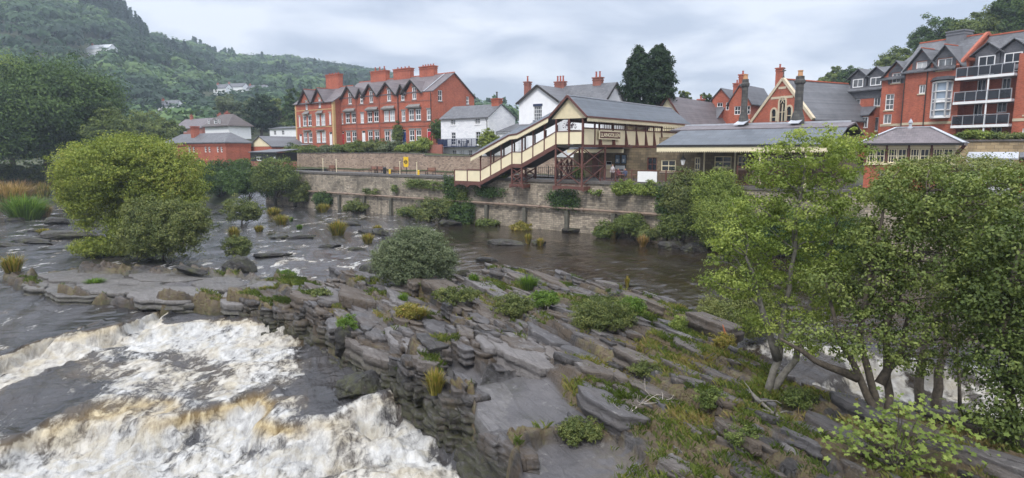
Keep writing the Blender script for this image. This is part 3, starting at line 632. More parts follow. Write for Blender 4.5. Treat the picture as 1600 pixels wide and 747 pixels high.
    q = MB(); q.slab([(a+7.2, b+1.5, z1+1.3), (a+8.3, b+1.5, z1+1.3), (a+8.3, b+2.6, z1+2.2), (a+7.2, b+2.6, z1+2.2)], .12, (0, -.6, .8)); q.build('skylight', 'lead', t)
    b = 40; a, z = at(272, 210, b); a1, z1 = at(316, 199, b); t = gable_house('brown_brick_house', 'brown brick house with tiled roof and white windows among the left trees', (a, b, z), a1-a, 8, z1-z, 3, 'brick_dull', 'slate_purple', [(1, .8, 2.2), (7, .6, 2)], chim=[(4.5, 4, 1.3, .9)], ht=1.3)
    b = 42; a, z = at(422, 217, b); a1, z1 = at(470, 200, b); gable_house('low_white_house', 'low white flat fronted house half hidden behind the terrace hedge', (a, b, z), a1-a, 7, z1-z, .6, 'white', 'slate', [(2, 1, 1.2), (6, 1, 1.2)])
leftgroup()
# ================================================================ river wall, platforms, back wall
PZ = 5.42
def river_wall():
    A0, A1 = -62.0, 44.0
    # the wall stands as one long battered masonry mesh with a slightly uneven face
    na, nz = 400, 26; aa = np.linspace(A0, A1, na); zz = np.linspace(-3.2, PZ-.28, nz)
    Ag, Zg = np.meshgrid(aa, zz); Bg = -.02+(Zg-PZ)*.035+ (fbm(Ag*.5, Zg*.8, 3, 4)-.5)*.22
    Bg[-1] = 0; X = F1.O[0]+Ag*F1.A[0]+Bg*F1.B[0]; Y = F1.O[1]+Ag*F1.A[1]+Bg*F1.B[1]
    V = np.stack([Ag-A0, Bg, Zg], -1); i = np.arange(na*nz).reshape(nz, na); F = np.stack([i[:-1, :-1], i[:-1, 1:], i[1:, 1:], i[1:, :-1]], -1).reshape(-1, 4)
    w = npmesh('river_wall', V.reshape(-1, 3), F, 'stone_wall', smooth=True); w.location = F1.w(A0, 0, 0); w.rotation_euler = (0, 0, F1.rz); ORG[w.name] = (A0, 0, 0)
    tag(w, 'long weathered stone retaining wall rising from the river below the railway platform', 'wall')
    c = MB()
    a = A0
    while a < A1: l = random.uniform(1.1, 1.9); c.box(a+.01, min(a+l, A1)-.01, -.14+random.uniform(-.02, .02), .62, PZ-.27, PZ+random.uniform(-.012, .012)); a += l
    c.build('coping', 'grey_cop', w)
    bt = MB(); 
    for a in np.arange(A0+3, 10, 5.6): bt.box(a-.2, a+.2, -.55, -.1, -2.5, 2.25)
    bt.build('buttress', 'stone_trim_dark', w)
    # pipe along the ledge
    z0, z1 = 2.62, 1.9
    t = MB(); pts = [(a, -.48, 2.5) for a in np.linspace(-58, 16, 30)]; t.tube(pts, .13, 8)
    for a in np.arange(-57, 16, 5.6): t.tube([(a-.14, -.48, 2.5), (a+.14, -.48, 2.5)], .19, 8)
    o = t.build('river_pipe', 'pipe', None, F1, (-58, -.48, 2.5)); tag(o, 'long rusty pipe running along the foot of the river wall', 'pipe')
m['grey_cop'] = plain('dark_coping_stone', (.11, .10, .092), .8, .3, 2, bump=.4)
m['stone_trim_dark'] = plain('mossy_stone', (.10, .095, .075), .9, .3, 2, bump=.5)
m['pipe'] = plain('rusty_pipe', (.22, .16, .12), .7, .35, 1.5)
river_wall()
def sheet(name, mat, a0, a1, b0, b1, z, zf=None, n=2):
    mb = MB(); mb.poly([F1.w(a0, b0, z), F1.w(a1, b0, z), F1.w(a1, b1, z), F1.w(a0, b1, z)]); o = mb.build(name, mat); o['kind'] = 'structure'; return o
sheet('platform', 'asphalt', -62, 44, .02, 3.4, PZ-.01)
sheet('trackbed', 'ballast', -75, 44, 3.42, 12.4, PZ-.75)
sheet('far_platform', 'asphalt', -20, 44, 7.2, 12.5, PZ-.01)
pe = MB(); pe.box(-62, 44, 3.36, 3.44, PZ-.8, PZ-.02); o = pe.build('platform_edge', 'stone_trim', None, F1, (-62, 3.4, PZ)); o['kind'] = 'structure'
def back_wall():
    # stepped stone wall that holds up the gardens of the terrace
    t = MB(); B = 12.2; a = -77.0; w = thing('garden_wall', 'rough stone wall behind the railway holding up the terrace gardens', 'wall', (-77, B, PZ))
    mb = MB(); prof = [(0, 8.05), (31, 8.15), (33.5, 8.15), (39, 8.02), (39.2, 7.75), (60, 7.7), (80, 7.4)]
    facade(mb, Tf(-77, B), prof, PZ-1.2); 
    for (u0, z0), (u1, z1) in zip(prof, prof[1:]): mb.poly([(-77+u0, B, z0), (-77+u1, B, z1), (-77+u1, B+.5, z1), (-77+u0, B+.5, z0)])
    mb.build('wall_face', 'stone_back', w)
    c = MB()
    for (u0, z0), (u1, z1) in zip(prof, prof[1:]):
        if u1-u0 > 1: c.beam((-77+u0, B+.2, z0+.05), (-77+u1, B+.2, z1+.05), .55, .1)
    c.build('coping', 'grey_cop', w)
back_wall()
# small dark red brick wall between terrace and cottage
o = MB(); a0 = F1.onb(668, 240, 15)[0]; a1 = F1.onb(690.5, 240, 15)[0]; o.box(a0, a1, 15, 15.3, 7.3, F1.onb(680, 226, 15)[1]); o = o.build('brick_garden_wall', 'brick_dull', None, F1, (a0, 15, 7.3)); tag(o, 'short dark red brick garden wall between the terrace and white cottage', 'wall')
# ================================================================ footbridge
def footbridge():
    Bf, Bk = -1.2, 1.2                   # front and back of the stairs
    X = lambda px: F1.onb(px, 240, Bf)[0]
    aL0, aL1 = X(710), X(750.5)            # lower landing
    aM0, aM1 = X(800), X(815.5)            # middle landing
    aT0, aT1 = X(868.5), X(911)-.1         # tower
    zl, zm, zt = 4.95, 7.05, 9.15
    BE = 24.5
    t = thing('footbridge', 'covered cream and maroon station footbridge with slate roof and long staircase over the river wall', 'footbridge', (aL0, Bf, PZ))
    def run(mb, a0, z0, a1, z1, fn): pass
    # cream panels, front
    ph = 1.4
    def panel(a0, z0, a1, z1, b, name='parapet_panel', back=False):
        mb = MB(); y0, y1 = b, b+.05
        P = [(a0+.04, y0, z0+.06), (a1-.04, y0, z1+.06), (a1-.04, y0, z1+ph-.1), (a0+.04, y0, z0+ph-.1)]; mb.slab(P, .05, (0, 1, 0))
        return mb.build(name, 'cream_flat', t)
    segs = [(aL0, zl, (aL0+aL1)/2, zl), ((aL0+aL1)/2, zl, aL1-.05, zl)]
    def split(a0, z0, a1, z1, n): return [(a0+(a1-a0)*i/n, z0+(z1-z0)*i/n, a0+(a1-a0)*(i+1)/n, z0+(z1-z0)*(i+1)/n) for i in range(n)]
    segs += split(aL1, zl, aM0, zm, 3)+[(aM0, zm, aM1, zm)]+split(aM1, zm, aT0, zt, 3)+split(aT0, zt, aT1, zt, 2)
    for s in segs:
        panel(*s, Bf)
        if s[0] < aT0-.1: panel(*s, Bk)
    # side panel of lower landing (faces -a): closed end
    mb = MB(); mb.box(aL0-.02, aL0+.04, Bf+.05, Bk, zl+.05, zl+ph-.1); mb.build('parapet_panel', 'cream_flat', t)
    # posts and rails
    posts = sorted(set([round(s[0], 3) for s in segs]+[round(segs[-1][2], 3)])); 
    def zfloor(a):
        for s in segs:
            if s[0]-1e-3 <= a <= s[2]+1e-3: return s[1]+(s[3]-s[1])*(a-s[0])/(s[2]-s[0])
        return zt
    # roof line of the stairs: lower slope, flat, upper slope (underside height at the front eave)
    rl = [(aL1-.95, 7.85), (aM0+.0, 10.1), (aM1-.3, 10.2), (aT0-.3, 11.75)]
    def zroof(a):
        for (a0, z0), (a1, z1) in zip(rl, rl[1:]):
            if a0 <= a <= a1: return z0+(z1-z0)*(a-a0)/(a1-a0)
        return 11.75 if a > rl[-1][0] else 6.35
    for b in (Bf-.01, Bk-.04):
        for i, a in enumerate(posts):
            zf = zfloor(a); top = zf+ph if a < aL1-.5 else (zroof(a)-.05 if a < aT0 else 11.85)
            w = .13 if a < aT0-.1 else .17
            if b > 0 and a > aT0+.1: continue
            mb = MB(); mb.box(a-w/2, a+w/2, b-.03, b+.1, zf-.1, top)
            if aL1-.1 < a < aT0-.1 and b < 0: mb.slab([(a-.05, b-.02, top-.7), (a+.05, b-.02, top-.7), (a+.32, b-.02, top+.12), (a+.2, b-.02, top)], .06, (0, 1, 0))
            mb.build('post', 'maroon', t)
    rails = MB(); str_ = MB()
    for s in segs:
        for b in ((Bf-.02, Bk) if s[0] < aT0-.1 else (Bf-.02,)):
            rails.beam((s[0], b+.03, s[1]+ph-.05), (s[2], b+.03, s[3]+ph-.05), .12, .08)
            if s[1] == s[3] and s[0] < aL1-.3 or s[1] != s[3] or abs(s[1]-zm) < .01: str_.beam((s[0]-.03, b+.01, s[1]-.16), (s[2]+.03, b+.01, s[3]-.16), .16, .42)
    rails.build('handrail', 'maroon', t); str_.build('stringer', 'rust', t)
    # curved bracket under the lower landing
    cv = MB(); n = 14
    for k in range(2):
        a0 = aL0+(aL1-aL0)/2*k; a1 = a0+(aL1-aL0)/2
        for i in range(n):
            u0, u1 = i/n, (i+1)/n; h0, h1 = .32*abs(2*u0-1)**2.5, .32*abs(2*u1-1)**2.5
            cv.slab([(a0+(a1-a0)*u0, Bf-.07, zl-.37-h0), (a0+(a1-a0)*u1, Bf-.07, zl-.37-h1), (a0+(a1-a0)*u1, Bf-.07, zl-.36), (a0+(a1-a0)*u0, Bf-.07, zl-.36)], .14, (0, 1, 0))
    cv.build('curved_beam', 'rust', t)
    # treads and underside
    tr = MB()
    for (a0, z0, a1, z1) in ((aL1, zl, aM0, zm), (aM1, zm, aT0, zt)):
        n = 12
        for i in range(n): tr.box(a0+(a1-a0)*i/n, a0+(a1-a0)*(i+1.15)/n, Bf+.1, Bk-.1, z0+(z1-z0)*(i+1)/n-.22, z0+(z1-z0)*(i+1)/n-.14)
        for i in range(n): tr.box(a0+(a1-a0)*i/n, a0+(a1-a0)*i/n+.03, Bf+.1, Bk-.1, z0+(z1-z0)*i/n-.22, z0+(z1-z0)*(i+1)/n-.14)
        tr.slab([(a0, Bf+.1, z0-.4), (a1, Bf+.1, z1-.4), (a1, Bk-.1, z1-.4), (a0, Bk-.1, z0-.4)], .06, (0, 0, 1))
    for a0, a1, z in ((aL0, aL1, zl), (aM0, aM1, zm), (aT0-.1, aT1+.05, zt)): tr.box(a0+.02, a1-.02, Bf+.1, Bk-.08, z-.16, z-.02)
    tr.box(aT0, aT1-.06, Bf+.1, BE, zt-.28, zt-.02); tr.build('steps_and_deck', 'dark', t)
    # tower and trestles
    def trestle(name, a0, a1, b0, b1, z0, z1, nx):
        e = MB(); w = .16
        for a in (a0, a1):
            for b in (b0, b1): e.box(a-w/2, a+w/2, b-w/2, b+w/2, z0, z1)
        for k in range(nx):
            za, zb_ = z0+.3+(z1-z0-.4)*k/nx, z0+.3+(z1-z0-.4)*(k+1)/nx
            for b in (b0, b1): e.beam((a0, b-.02, za), (a1, b-.02, zb_), .08, .08); e.beam((a0, b+.03, zb_), (a1, b+.03, za), .08, .08); e.beam((a0, b, za), (a1, b, za), .07, .07)
            for a in (a0, a1): e.beam((a-.02, b0, za), (a-.02, b1, zb_), .08, .08); e.beam((a+.03, b0, zb_), (a+.03, b1, za), .08, .08); e.beam((a, b0, za), (a, b1, za), .07, .07)
        e.build(name, 'rust', t)
        g = MB(); n = 12
        for (p0, p1, ax) in ((a0-.3, a1+.3, 'a'),):
            for i in range(n):
                u0, u1 = i/n, (i+1)/n; h0, h1 = .22*abs(2*u0-1)**3, .22*abs(2*u1-1)**3
                for b in (b0-.12, b1-.02): g.slab([(p0+(p1-p0)*u0, b, z0-.12-h0), (p0+(p1-p0)*u1, b, z0-.12-h1), (p0+(p1-p0)*u1, b, z0+.16), (p0+(p1-p0)*u0, b, z0+.16)], .14, (0, 1, 0))
        g.box(a1+.02, a1+.3, b0+.03, b1-.05, z0-.25, z0+.14); g.box(a0-.3, a0-.02, b0+.03, b1-.05, z0-.25, z0+.14); g.build('base_girder', 'rust', t)
    trestle('trestle', aM0, aM1, Bf, 1.3, 4.75, zm-.35, 2)
    trestle('trestle', aT0, aT1, Bf, 3.4, 4.75, zt-.2, 2)
    trestle('trestle', aM1+2.2, aM1+3.6, 2.3, 3.2, 5.4, 7.6, 1)
    # right side of the bridge (faces +a) seen along its length
    bs = [Bf+.1, 1.15, F1.ona(936, 215, aT1)[0]]+[F1.ona(p, 215, aT1)[0] for p in (957, 977, 993.5, 1008, 1021, 1033)]
    bs = [b for b in bs if b < BE]+[BE]; zc = zt+1.62
    for i, (b0, b1) in enumerate(zip(bs, bs[1:])):
        mb = MB(); mb.slab([(aT1, b0+.06, zt+.02), (aT1, b1-.06, zt+.02), (aT1, b1-.06, zc), (aT1, b0+.06, zc)], .05, (-1, 0, 0)); mb.build('side_panel', 'cream_flat', t)
        mb = MB(); mb.slab([(aT0-.03, b0+.06, zt+.02), (aT0-.03, b1-.06, zt+.02), (aT0-.03, b1-.06, zc), (aT0-.03, b0+.06, zc)], .05, (-1, 0, 0)); 
        if b1 > 1.3: mb.build('side_panel', 'cream_flat', t)
        p = MB(); p.box(aT1-.08, aT1+.1, b0-.06, b0+.06, zt-.25, 11.8)
        if i > 1: p.slab([(aT1+.08, b0, zt), (aT1+.38, b0, zt-.02), (aT1+.08, b0, zc)], .1, (0, 1, 0))
        p.build('side_post', 'maroon', t)
    sr = MB()
    for z, h in ((zt-.13, .26), (zc+.05, .1), (11.3, .07)):
        sr.box(aT1-.03, aT1+.08, bs[0], BE, z-h/2, z+h/2)
    sr.box(aT0-.08, aT0-.02, bs[1], BE, 11.55, 11.8); sr.box(aT1-.03, aT1+.06, bs[0], BE, 11.62, 11.85)
    for i in range(44): b = bs[2]+(BE-bs[2])*i/44; sr.box(aT1, aT1+.04, b, b+.05, zc+.1, 11.6)
    sr.build('side_rails', 'maroon', t)
    # main roof
    am = (aT0+aT1)/2; zr = 13.98; ov = .75; ze = 11.83; b0 = Bf-.35
    rf = MB(); rf.slab([(aT0-ov, b0, ze), (am, b0, zr), (am, BE-1.2, zr), (aT0-ov, BE, ze)], .1, (0, 0, 1)); rf.slab([(am, b0, zr), (aT1+ov, b0, ze), (aT1+ov, BE, ze), (am, BE-1.2, zr)], .1, (0, 0, 1))
    r = rf.build('roof', 'slate_bridge', t)
    bb = MB(); bb.beam((aT0-ov, b0-.06, ze+.02), (am, b0-.06, zr+.05), .08, .22); bb.beam((aT1+ov, b0-.06, ze+.02), (am, b0-.06, zr+.05), .08, .22)
    bb.box(aT1+ov-.02, aT1+ov+.07, b0, BE, ze-.02, ze+.12); bb.build('bargeboards', 'maroon', r)
    gp = MB(); gp.slab([(aT0-.55, Bf-.05, 11.78), (aT1+.55, Bf-.05, 11.78), (am, Bf-.05, zr-.12)], .1, (0, 1, 0)); gp.build('gable', 'cream', r)
    va = MB(); va.box(aT1+ov-.06, aT1+ov-.03, b0+.1, BE, ze-.33, ze-.02)
    for i in range(150):
        b = b0+.1+(BE-b0-.1)*i/150; va.box(aT1+ov-.055, aT1+ov-.035, b, b+.09, ze-.40, ze-.33)
    va.build('valance', 'cream_flat', r)
    rt = MB(); rt.beam((am, b0, zr+.12), (am, BE-1.2, zr+.12), .2, .1); rt.build('ridge_cap', 'lead', r)
    # stairs roof: pitched panels following the flights; front eave valance
    sf = MB(); be = Bf-.45; bmid = 0.0; rise = .95
    pts = [(aL1-1.1, 7.72)]+rl[1:3]+[(aT0-ov+.05, 11.85)]
    for (a0, z0), (a1, z1) in zip(pts, pts[1:]):
        sf.slab([(a0, be, z0+.08), (a1, be, z1+.08), (a1, bmid, z1+rise), (a0, bmid, z0+rise)], .1, (0, 0, 1)); sf.slab([(a0, bmid, z0+rise), (a1, bmid, z1+rise), (a1, Bk+.45, z1+.08), (a0, Bk+.45, z0+.08)], .1, (0, 0, 1))
    s = sf.build('stair_roof', 'slate_bridge', t)
    vv = MB(); mm = MB()
    for (a0, z0), (a1, z1) in zip(pts, pts[1:]):
        vv.slab([(a0, be-.02, z0-.34), (a1, be-.02, z1-.34), (a1, be-.02, z1+.04), (a0, be-.02, z0+.04)], .04, (0, 1, 0)); n = int((a1-a0)/.17)
        for i in range(n): u = i/n; x = a0+(a1-a0)*u; z = z0+(z1-z0)*u; vv.slab([(x, be-.02, z-.41), (x+.09, be-.02, z-.38), (x+.09, be-.02, z-.33), (x, be-.02, z-.35)], .03, (0, 1, 0))
        mm.beam((a0, be-.04, z0+.12), (a1, be-.04, z1+.12), .09, .14)
    vv.build('stair_valance', 'cream_flat', s); mm.build('stair_gutter', 'maroon', s)
    # nameboard on the side
    b0n, b1n = F1.ona(936.5, 210, aT1+.3)[0], F1.ona(970, 212, aT1+.3)[0]
    z0n, z1n = F1.ona(937, 217.5, aT1+.3)[1], F1.ona(937, 203.5, aT1+.3)[1]
    sg = thing('station_nameboard', 'maroon station nameboard with cream lettering and cream frame on the footbridge side', 'sign', (aT1+.22, b0n, z0n))
    q = MB(); a = aT1+.22; q.box(a, a+.08, b0n, b1n, z0n, z1n); q.build('frame', 'cream_flat', sg)
    q = MB(); q.box(a+.082, a+.1, b0n+.14, b1n-.14, z0n+.12, z1n-.12); q.build('board', 'maroon', sg)
    cu = bpy.data.curves.new('lettering', 'FONT'); cu.body = 'LLANGOLLEN'; cu.size = .78; cu.extrude = .012; cu.align_x = 'CENTER'; cu.align_y = 'CENTER'; cu.offset = .014
    tx = bpy.data.objects.new('lettering_tmp', cu); COL.objects.link(tx); bpy.context.view_layer.update()
    dg = bpy.context.evaluated_depsgraph_get(); me = bpy.data.meshes.new_from_object(tx.evaluated_get(dg)); bpy.data.objects.remove(tx)
    co = np.array([v.co[:] for v in me.vertices]); wx = co[:, 0].max()-co[:, 0].min(); sx = (b1n-b0n-.5)/wx; hz = (z1n-z0n-.5)/(co[:, 1].max()-co[:, 1].min()); cy = (co[:, 1].max()+co[:, 1].min())/2
    o = bpy.data.objects.new('lettering', me); me.materials.append(m['cream_flat']); COL.objects.link(o); o.parent = sg
    for v in me.vertices:
        x, y, z = v.co; v.co = (.11+z, (b1n-b0n)/2+x*sx, (z1n-z0n)/2+(y-cy)*hz)
footbridge()
# ================================================================ station buildings
def lathe_post(t, a, b, z0, z1, mat='cream_flat', name='post'):
    q = MB(); q.lathe((a, b, z0), [(.16, 0), (.16, .35), (.09, .42), (.085, 1.0), (.11, 1.05), (.08, 1.12), (.07, z1-z0-.45), (.11, z1-z0-.35), (.08, z1-z0-.25), (.14, z1-z0)], 10); return q.build(name, mat, t)
def station():
    b1 = 5.6; X = lambda px, b=b1: F1.onb(px, 250, b)[0]; Z = lambda px, py, b=b1: F1.onb(px, py, b)[1]
    aL, aR = X(1029), X(1316)
    t = thing('station_building', 'long single storey stone station building with slate roof along the riverside platform', 'station', (aL, b1, PZ))
    holes = []; wn = []
    for x0, x1, y0, y1, k in ((1033, 1056, 250, 268, 'g'), (1085, 1094, 246, 266, 'w'), (1116, 1143, 244, 262, 'w'), (1152, 1166, 243, 265, 'w'), (1176, 1184, 250, 284, 'd'), (1200, 1222, 243, 262, 'w'), (1240, 1256, 243, 262, 'w')):
        h = (X(x0)-aL, X(x1)-aL, PZ if k == 'd' else Z(x0, y1), Z(x0, y0)); holes.append(h); wn.append((h, k))
    zw = 9.9; mb = MB(); T = Tf(aL, b1); facade(mb, T, [(0, zw), (aR-aL, zw)], PZ, holes, .25)
    mb.poly([(aL, b1, PZ), (aL, b1+7, PZ), (aL, b1+7, zw), (aL, b1, zw)]); mb.poly([(aR, b1, PZ), (aR, b1+7, PZ), (aR, b1+7, zw), (aR, b1, zw)]); mb.poly([(aL, b1+7, PZ), (aR, b1+7, PZ), (aR, b1+7, zw), (aL, b1+7, zw)])
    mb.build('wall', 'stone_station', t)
    for h, k in wn:
        if k == 'd': door(t, T, h, 'cream_flat')
        else: window(t, T, h, 2, 2, .1, 'glass', mat='cream_flat', sill='stone_trim')
    rf = MB(); a2 = X(1070, 9); zt = 10.95
    rf.slab([(aL+1.6, b1-.9, 10.45), (aR+.4, b1-.9, 10.45), (aR+.4, b1+2.6, zt), (aL+1.6, b1+2.6, zt)], .15, (0, 0, 1)); rf.slab([(aL+1.6, b1+2.6, zt), (aR+.4, b1+2.6, zt), (aR+.4, b1+7.4, 9.9), (aL+1.6, b1+7.4, 9.9)], .15, (0, 0, 1))
    r = rf.build('roof', 'slate_purple', t); q = MB(); q.box(aL+1.7, aR, b1+2.48, b1+2.72, zt+.1, zt+.3); q.build('ridge_lead', 'lead', r)
    for px, yp, yt, yb, w in ((1165, 116.5, 124, 200, .66), (1250.5, 110, 119, 205, .8)):
        b = b1+2.2; a, ztop = F1.onb(px, yt, b); q = MB(); zb = 10.6; H_ = ztop-zb; bw = w/2
        q.lathe((a, b, zb), [(bw*1.55, 0), (bw*1.55, H_*.18), (bw*1.15, H_*.3), (bw*.98, H_*.34), (bw*.9, H_*.84), (bw*1.25, H_*.87), (bw*1.3, H_*.91), (bw*1.0, H_*.94), (bw*.95, H_)], 8)
        c = q.build('chimney', 'stone_dark', r); q = MB(); zp = F1.onb(px, yp, b)[1]; q.lathe((a, b, ztop), [(.24, 0), (.2, (zp-ztop)*.8), (.25, (zp-ztop)*.85), (.25, zp-ztop), (.15, zp-ztop)], 10); q.build('chimney_pot', 'terracotta', c)
        q = MB(); q.slab([(a-.5, b-1.5, 11.0), (a+.5, b-1.5, 11.0), (a+.5, b+.4, 11.55), (a-.5, b+.4, 11.55)], .06, (0, 0, 1)); q.build('flashing', 'lead', c)
    # canopy over the platform
    cn = thing('platform_canopy', 'grey platform canopy with cream fretted valance on cream iron posts', 'canopy', (aL, .6, PZ))
    c0 = F1.onb(1027, 229, .6)[0]; c1 = F1.onb(1306, 229, .6)[0]; z0, z1 = 8.95, 10.42
    rf = MB(); rf.slab([(c0, .5, z0), (c1, .5, z0), (c1, b1-.95, z1), (c0+.6, b1-.95, z1)], .1, (0, 0, 1)); rf.build('canopy_roof', 'slate_bridge', cn)
    gt = MB(); gt.box(c0, c1, .42, .55, z0-.06, z0+.12); gt.build('gutter', 'black', cn)
    va = MB(); va.box(c0, c1, .5, .53, z0-.46, z0-.07); n = int((c1-c0)/.18)
    for i in range(n): va.box(c0+i*.18, c0+i*.18+.1, .505, .525, z0-.56, z0-.46)
    va.build('valance', 'cream_flat', cn)
    bm = MB(); bm.box(c0, c1, .75, .9, z0-.5, z0-.3)
    for a in np.arange(c0+.5, c1, 1.3): bm.beam((a, .6, z0-.08), (a, b1-.95, z1-.1), .08, .14)
    bm.build('rafters', 'cream_flat', cn)
    for px in (1187, 1258): a = F1.onb(px, 260, .85)[0]; lathe_post(cn, a, .85, PZ, z0-.4)
    for px in (1148, 1100): a = F1.onb(px, 260, 4.2)[0]; lathe_post(cn, a, 4.2, PZ, 9.9)
    # lamp hanging from canopy
    lp = thing('platform_lamp', 'white lantern lamp hanging under the platform canopy', 'lamp', (F1.onb(1067, 255, 1.1)[0], 1.1, 7.2)); a = F1.onb(1067, 255, 1.1)[0]; zc = F1.onb(1067, 252, 1.1)[1]
    q = MB(); q.lathe((a, 1.1, zc-.35), [(.12, 0), (.26, .48), (.26, .5), (.0, .5)], 6); q.build('lantern_glass', 'white_paint', lp); q = MB(); q.lathe((a, 1.1, zc+.15), [(.32, 0), (.12, .22), (.05, .3), (.02, 1.0)], 8); q.build('lantern_cap', 'black', lp)
    # railing at platform edge
    def railing(name, label, a0, a1, b, z0, h, st=.14, mat='maroon', pw=.02):
        t = thing(name, label, 'railing', (a0, b, z0)); q = MB(); q.box(a0, a1, b-.02, b+.02, z0+h-.1, z0+h-.05); q.box(a0, a1, b-.02, b+.02, z0+.12, z0+.17); q.build('rails', mat, t)
        q = MB()
        for a in np.arange(a0, a1, st): q.box(a-pw/2, a+pw/2, b-.01, b+.01, z0+.02, z0+h)
        q.build('balusters', mat, t); q = MB()
        for a in np.arange(a0, a1+.1, 1.8): q = MB(); q.box(a-.04, a+.04, b-.04, b+.04, z0, z0+h+.08); q.build('post', mat, t)
    x = lambda px: F1.onb(px, 275, .35)[0]
    railing('railing', 'maroon iron railing on the river wall in front of the ticket office', x(938), x(1092), .3, PZ, 1.25)
    railing('railing', 'maroon iron railing under the right half of the canopy', x(1152), x(1225), .3, PZ+.02, 1.75, .13)
    railing('railing', 'dark railing behind the footbridge trestle', F1.onb(838, 270, 6.8)[0], F1.onb(900, 270, 6.8)[0], 6.8, PZ, 1.2, .3, 'black', .04)
    o = MB(); o.box(x(998), x(1028), .12, .16, PZ+.1, F1.onb(1010, 268, .2)[1])
    for a in np.arange(x(998), x(1028), .12): o.box(a, a+.05, .1, .12, PZ+.1, F1.onb(1010, 268, .2)[1])
    o = o.build('white_screen', 'white_paint', None, F1, (x(998), .1, PZ)); tag(o, 'white slatted panel fixed to the platform railing', 'screen')
    # ticket office beyond the bridge : sandstone wall facing the river, under a cream valance
    b2 = 9.0; X = lambda px: F1.onb(px, 260, b2)[0]; Z = lambda px, py: F1.onb(px, py, b2)[1]
    t = thing('ticket_office', 'sandstone station office with steep slate gable seen behind the footbridge', 'station', (X(896), b2, PZ))
    holes = [(X(946)-X(896), X(955.5)-X(896), PZ, Z(950, 252)), (X(1011)-X(896), X(1026)-X(896), Z(1015, 267), Z(1015, 246))]
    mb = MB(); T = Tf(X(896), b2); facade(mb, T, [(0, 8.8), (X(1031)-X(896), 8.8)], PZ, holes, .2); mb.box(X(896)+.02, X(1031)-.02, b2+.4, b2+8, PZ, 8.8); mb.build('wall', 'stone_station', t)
    door(t, T, holes[0], 'cream_flat', light=True); window(t, T, holes[1], 2, 2, .1, 'glass', 'maroon')
    q = MB(); q.box(X(926), X(935), b2-.12, b2-.01, PZ, Z(930, 242)); q.build('side_door', 'maroon', t)
    cn2 = MB(); cn2.box(X(897), X(984), b2-1.6, b2-1.57, 8.3, 8.72); cc = cn2.build('valance', 'cream_flat', t); q = MB(); q.slab([(X(897), b2-1.7, 8.75), (X(984), b2-1.7, 8.75), (X(984), b2, 9.2), (X(897), b2, 9.2)], .08, (0, 0, 1)); q.build('awning_roof', 'slate_bridge', t)
    for i, (x0, x1, y0, y1, mt, lb) in enumerate(((961, 969.5, 241.5, 256, 'poster', 'dark blue framed poster left of its pair beside the cream door'), (971, 979, 241.5, 256, 'poster', 'blue framed poster right of its pair beside the cream door'), (961, 978, 257.5, 270, 'paper', 'pale noticeboard under the two blue posters'))):
        p = thing('poster_frame' if i < 2 else 'noticeboard', lb, 'poster' if i < 2 else 'noticeboard', (X(x0), b2-.1, Z(x0, y1))); q = MB(); q.box(X(x0), X(x1), b2-.09, b2-.01, Z(x0, y1), Z(x0, y0)); q.build('frame', 'black', p)
        q = MB(); q.box(X(x0)+.08, X(x1)-.08, b2-.11, b2-.092, Z(x0, y1)+.08, Z(x0, y0)-.08); q.build('sheet', mt, p)
        q = MB(); q.box(X(x0)+.2, X(x1)-.25, b2-.115, b2-.111, Z(x0, y1)+.22, (Z(x0, y0)+Z(x0, y1))/2); q.build('print', 'paper' if i < 2 else 'poster', p)
    # gable roof behind
    bg = 25.5; ag, zg = F1.onb(1043.5, 151, bg); ar, ze = F1.onb(1077, 204, bg); hw = ar-ag; Ln = min(40, max(10, F1.ona(1138, 171, ag)[0]-bg)); print('gable', ag, zg, ze, Ln)
    rf = MB(); rf.slab([(ag-hw, bg-.3, ze), (ag, bg-.3, zg), (ag, bg+Ln, zg), (ag-hw, bg+Ln, ze)], .16, (0, 0, 1)); rf.slab([(ag, bg-.3, zg), (ar, bg-.3, ze), (ar, bg+Ln, ze), (ag, bg+Ln, zg)], .16, (0, 0, 1)); r = rf.build('gable_roof', 'slate_purple', t)
    q = MB(); q.slab([(ag-hw+.3, bg, ze), (ar-.3, bg, ze), (ag, bg, zg-.2)], .2, (0, 1, 0)); q.build('gable', 'cream_flat', r)
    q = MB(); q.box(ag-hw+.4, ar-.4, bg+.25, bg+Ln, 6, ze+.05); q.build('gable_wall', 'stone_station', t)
    q = MB(); q.beam((ag, bg-.33, zg+.05), (ar+.05, bg-.33, ze), .08, .25); q.beam((ag, bg-.33, zg+.05), (ag-hw, bg-.33, ze), .08, .25); q.build('bargeboards', 'maroon', r)
    cb = bg+1.5; ca, cz = F1.onb(1041.5, 139, cb); chimney(r, ca, cb, zg-.8, cz, 1.0, .8, 'stone_dark', 2, 'terracotta', .6)
    # long slate wing behind left
    bw = 34; a0, zz = F1.onb(960, 163, bw); a1, z2 = F1.onb(1040, 158, bw); mb = MB(); mb.slab([(a0, bw-4, zz-2.6), (a1+1, bw-4, zz-2.6), (a1+1, bw, zz), (a0, bw, zz)], .15, (0, 0, 1)); mb.slab([(a0, bw, zz), (a1+1, bw, zz), (a1+1, bw+4, zz-2.6), (a0, bw+4, zz-2.6)], .15, (0, 0, 1)); w = mb.build('wing_roof', 'slate_purple', t)
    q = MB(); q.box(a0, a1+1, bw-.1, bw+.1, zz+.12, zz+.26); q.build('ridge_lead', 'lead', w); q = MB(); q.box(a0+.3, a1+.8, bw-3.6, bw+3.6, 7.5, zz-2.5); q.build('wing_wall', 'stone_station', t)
station()
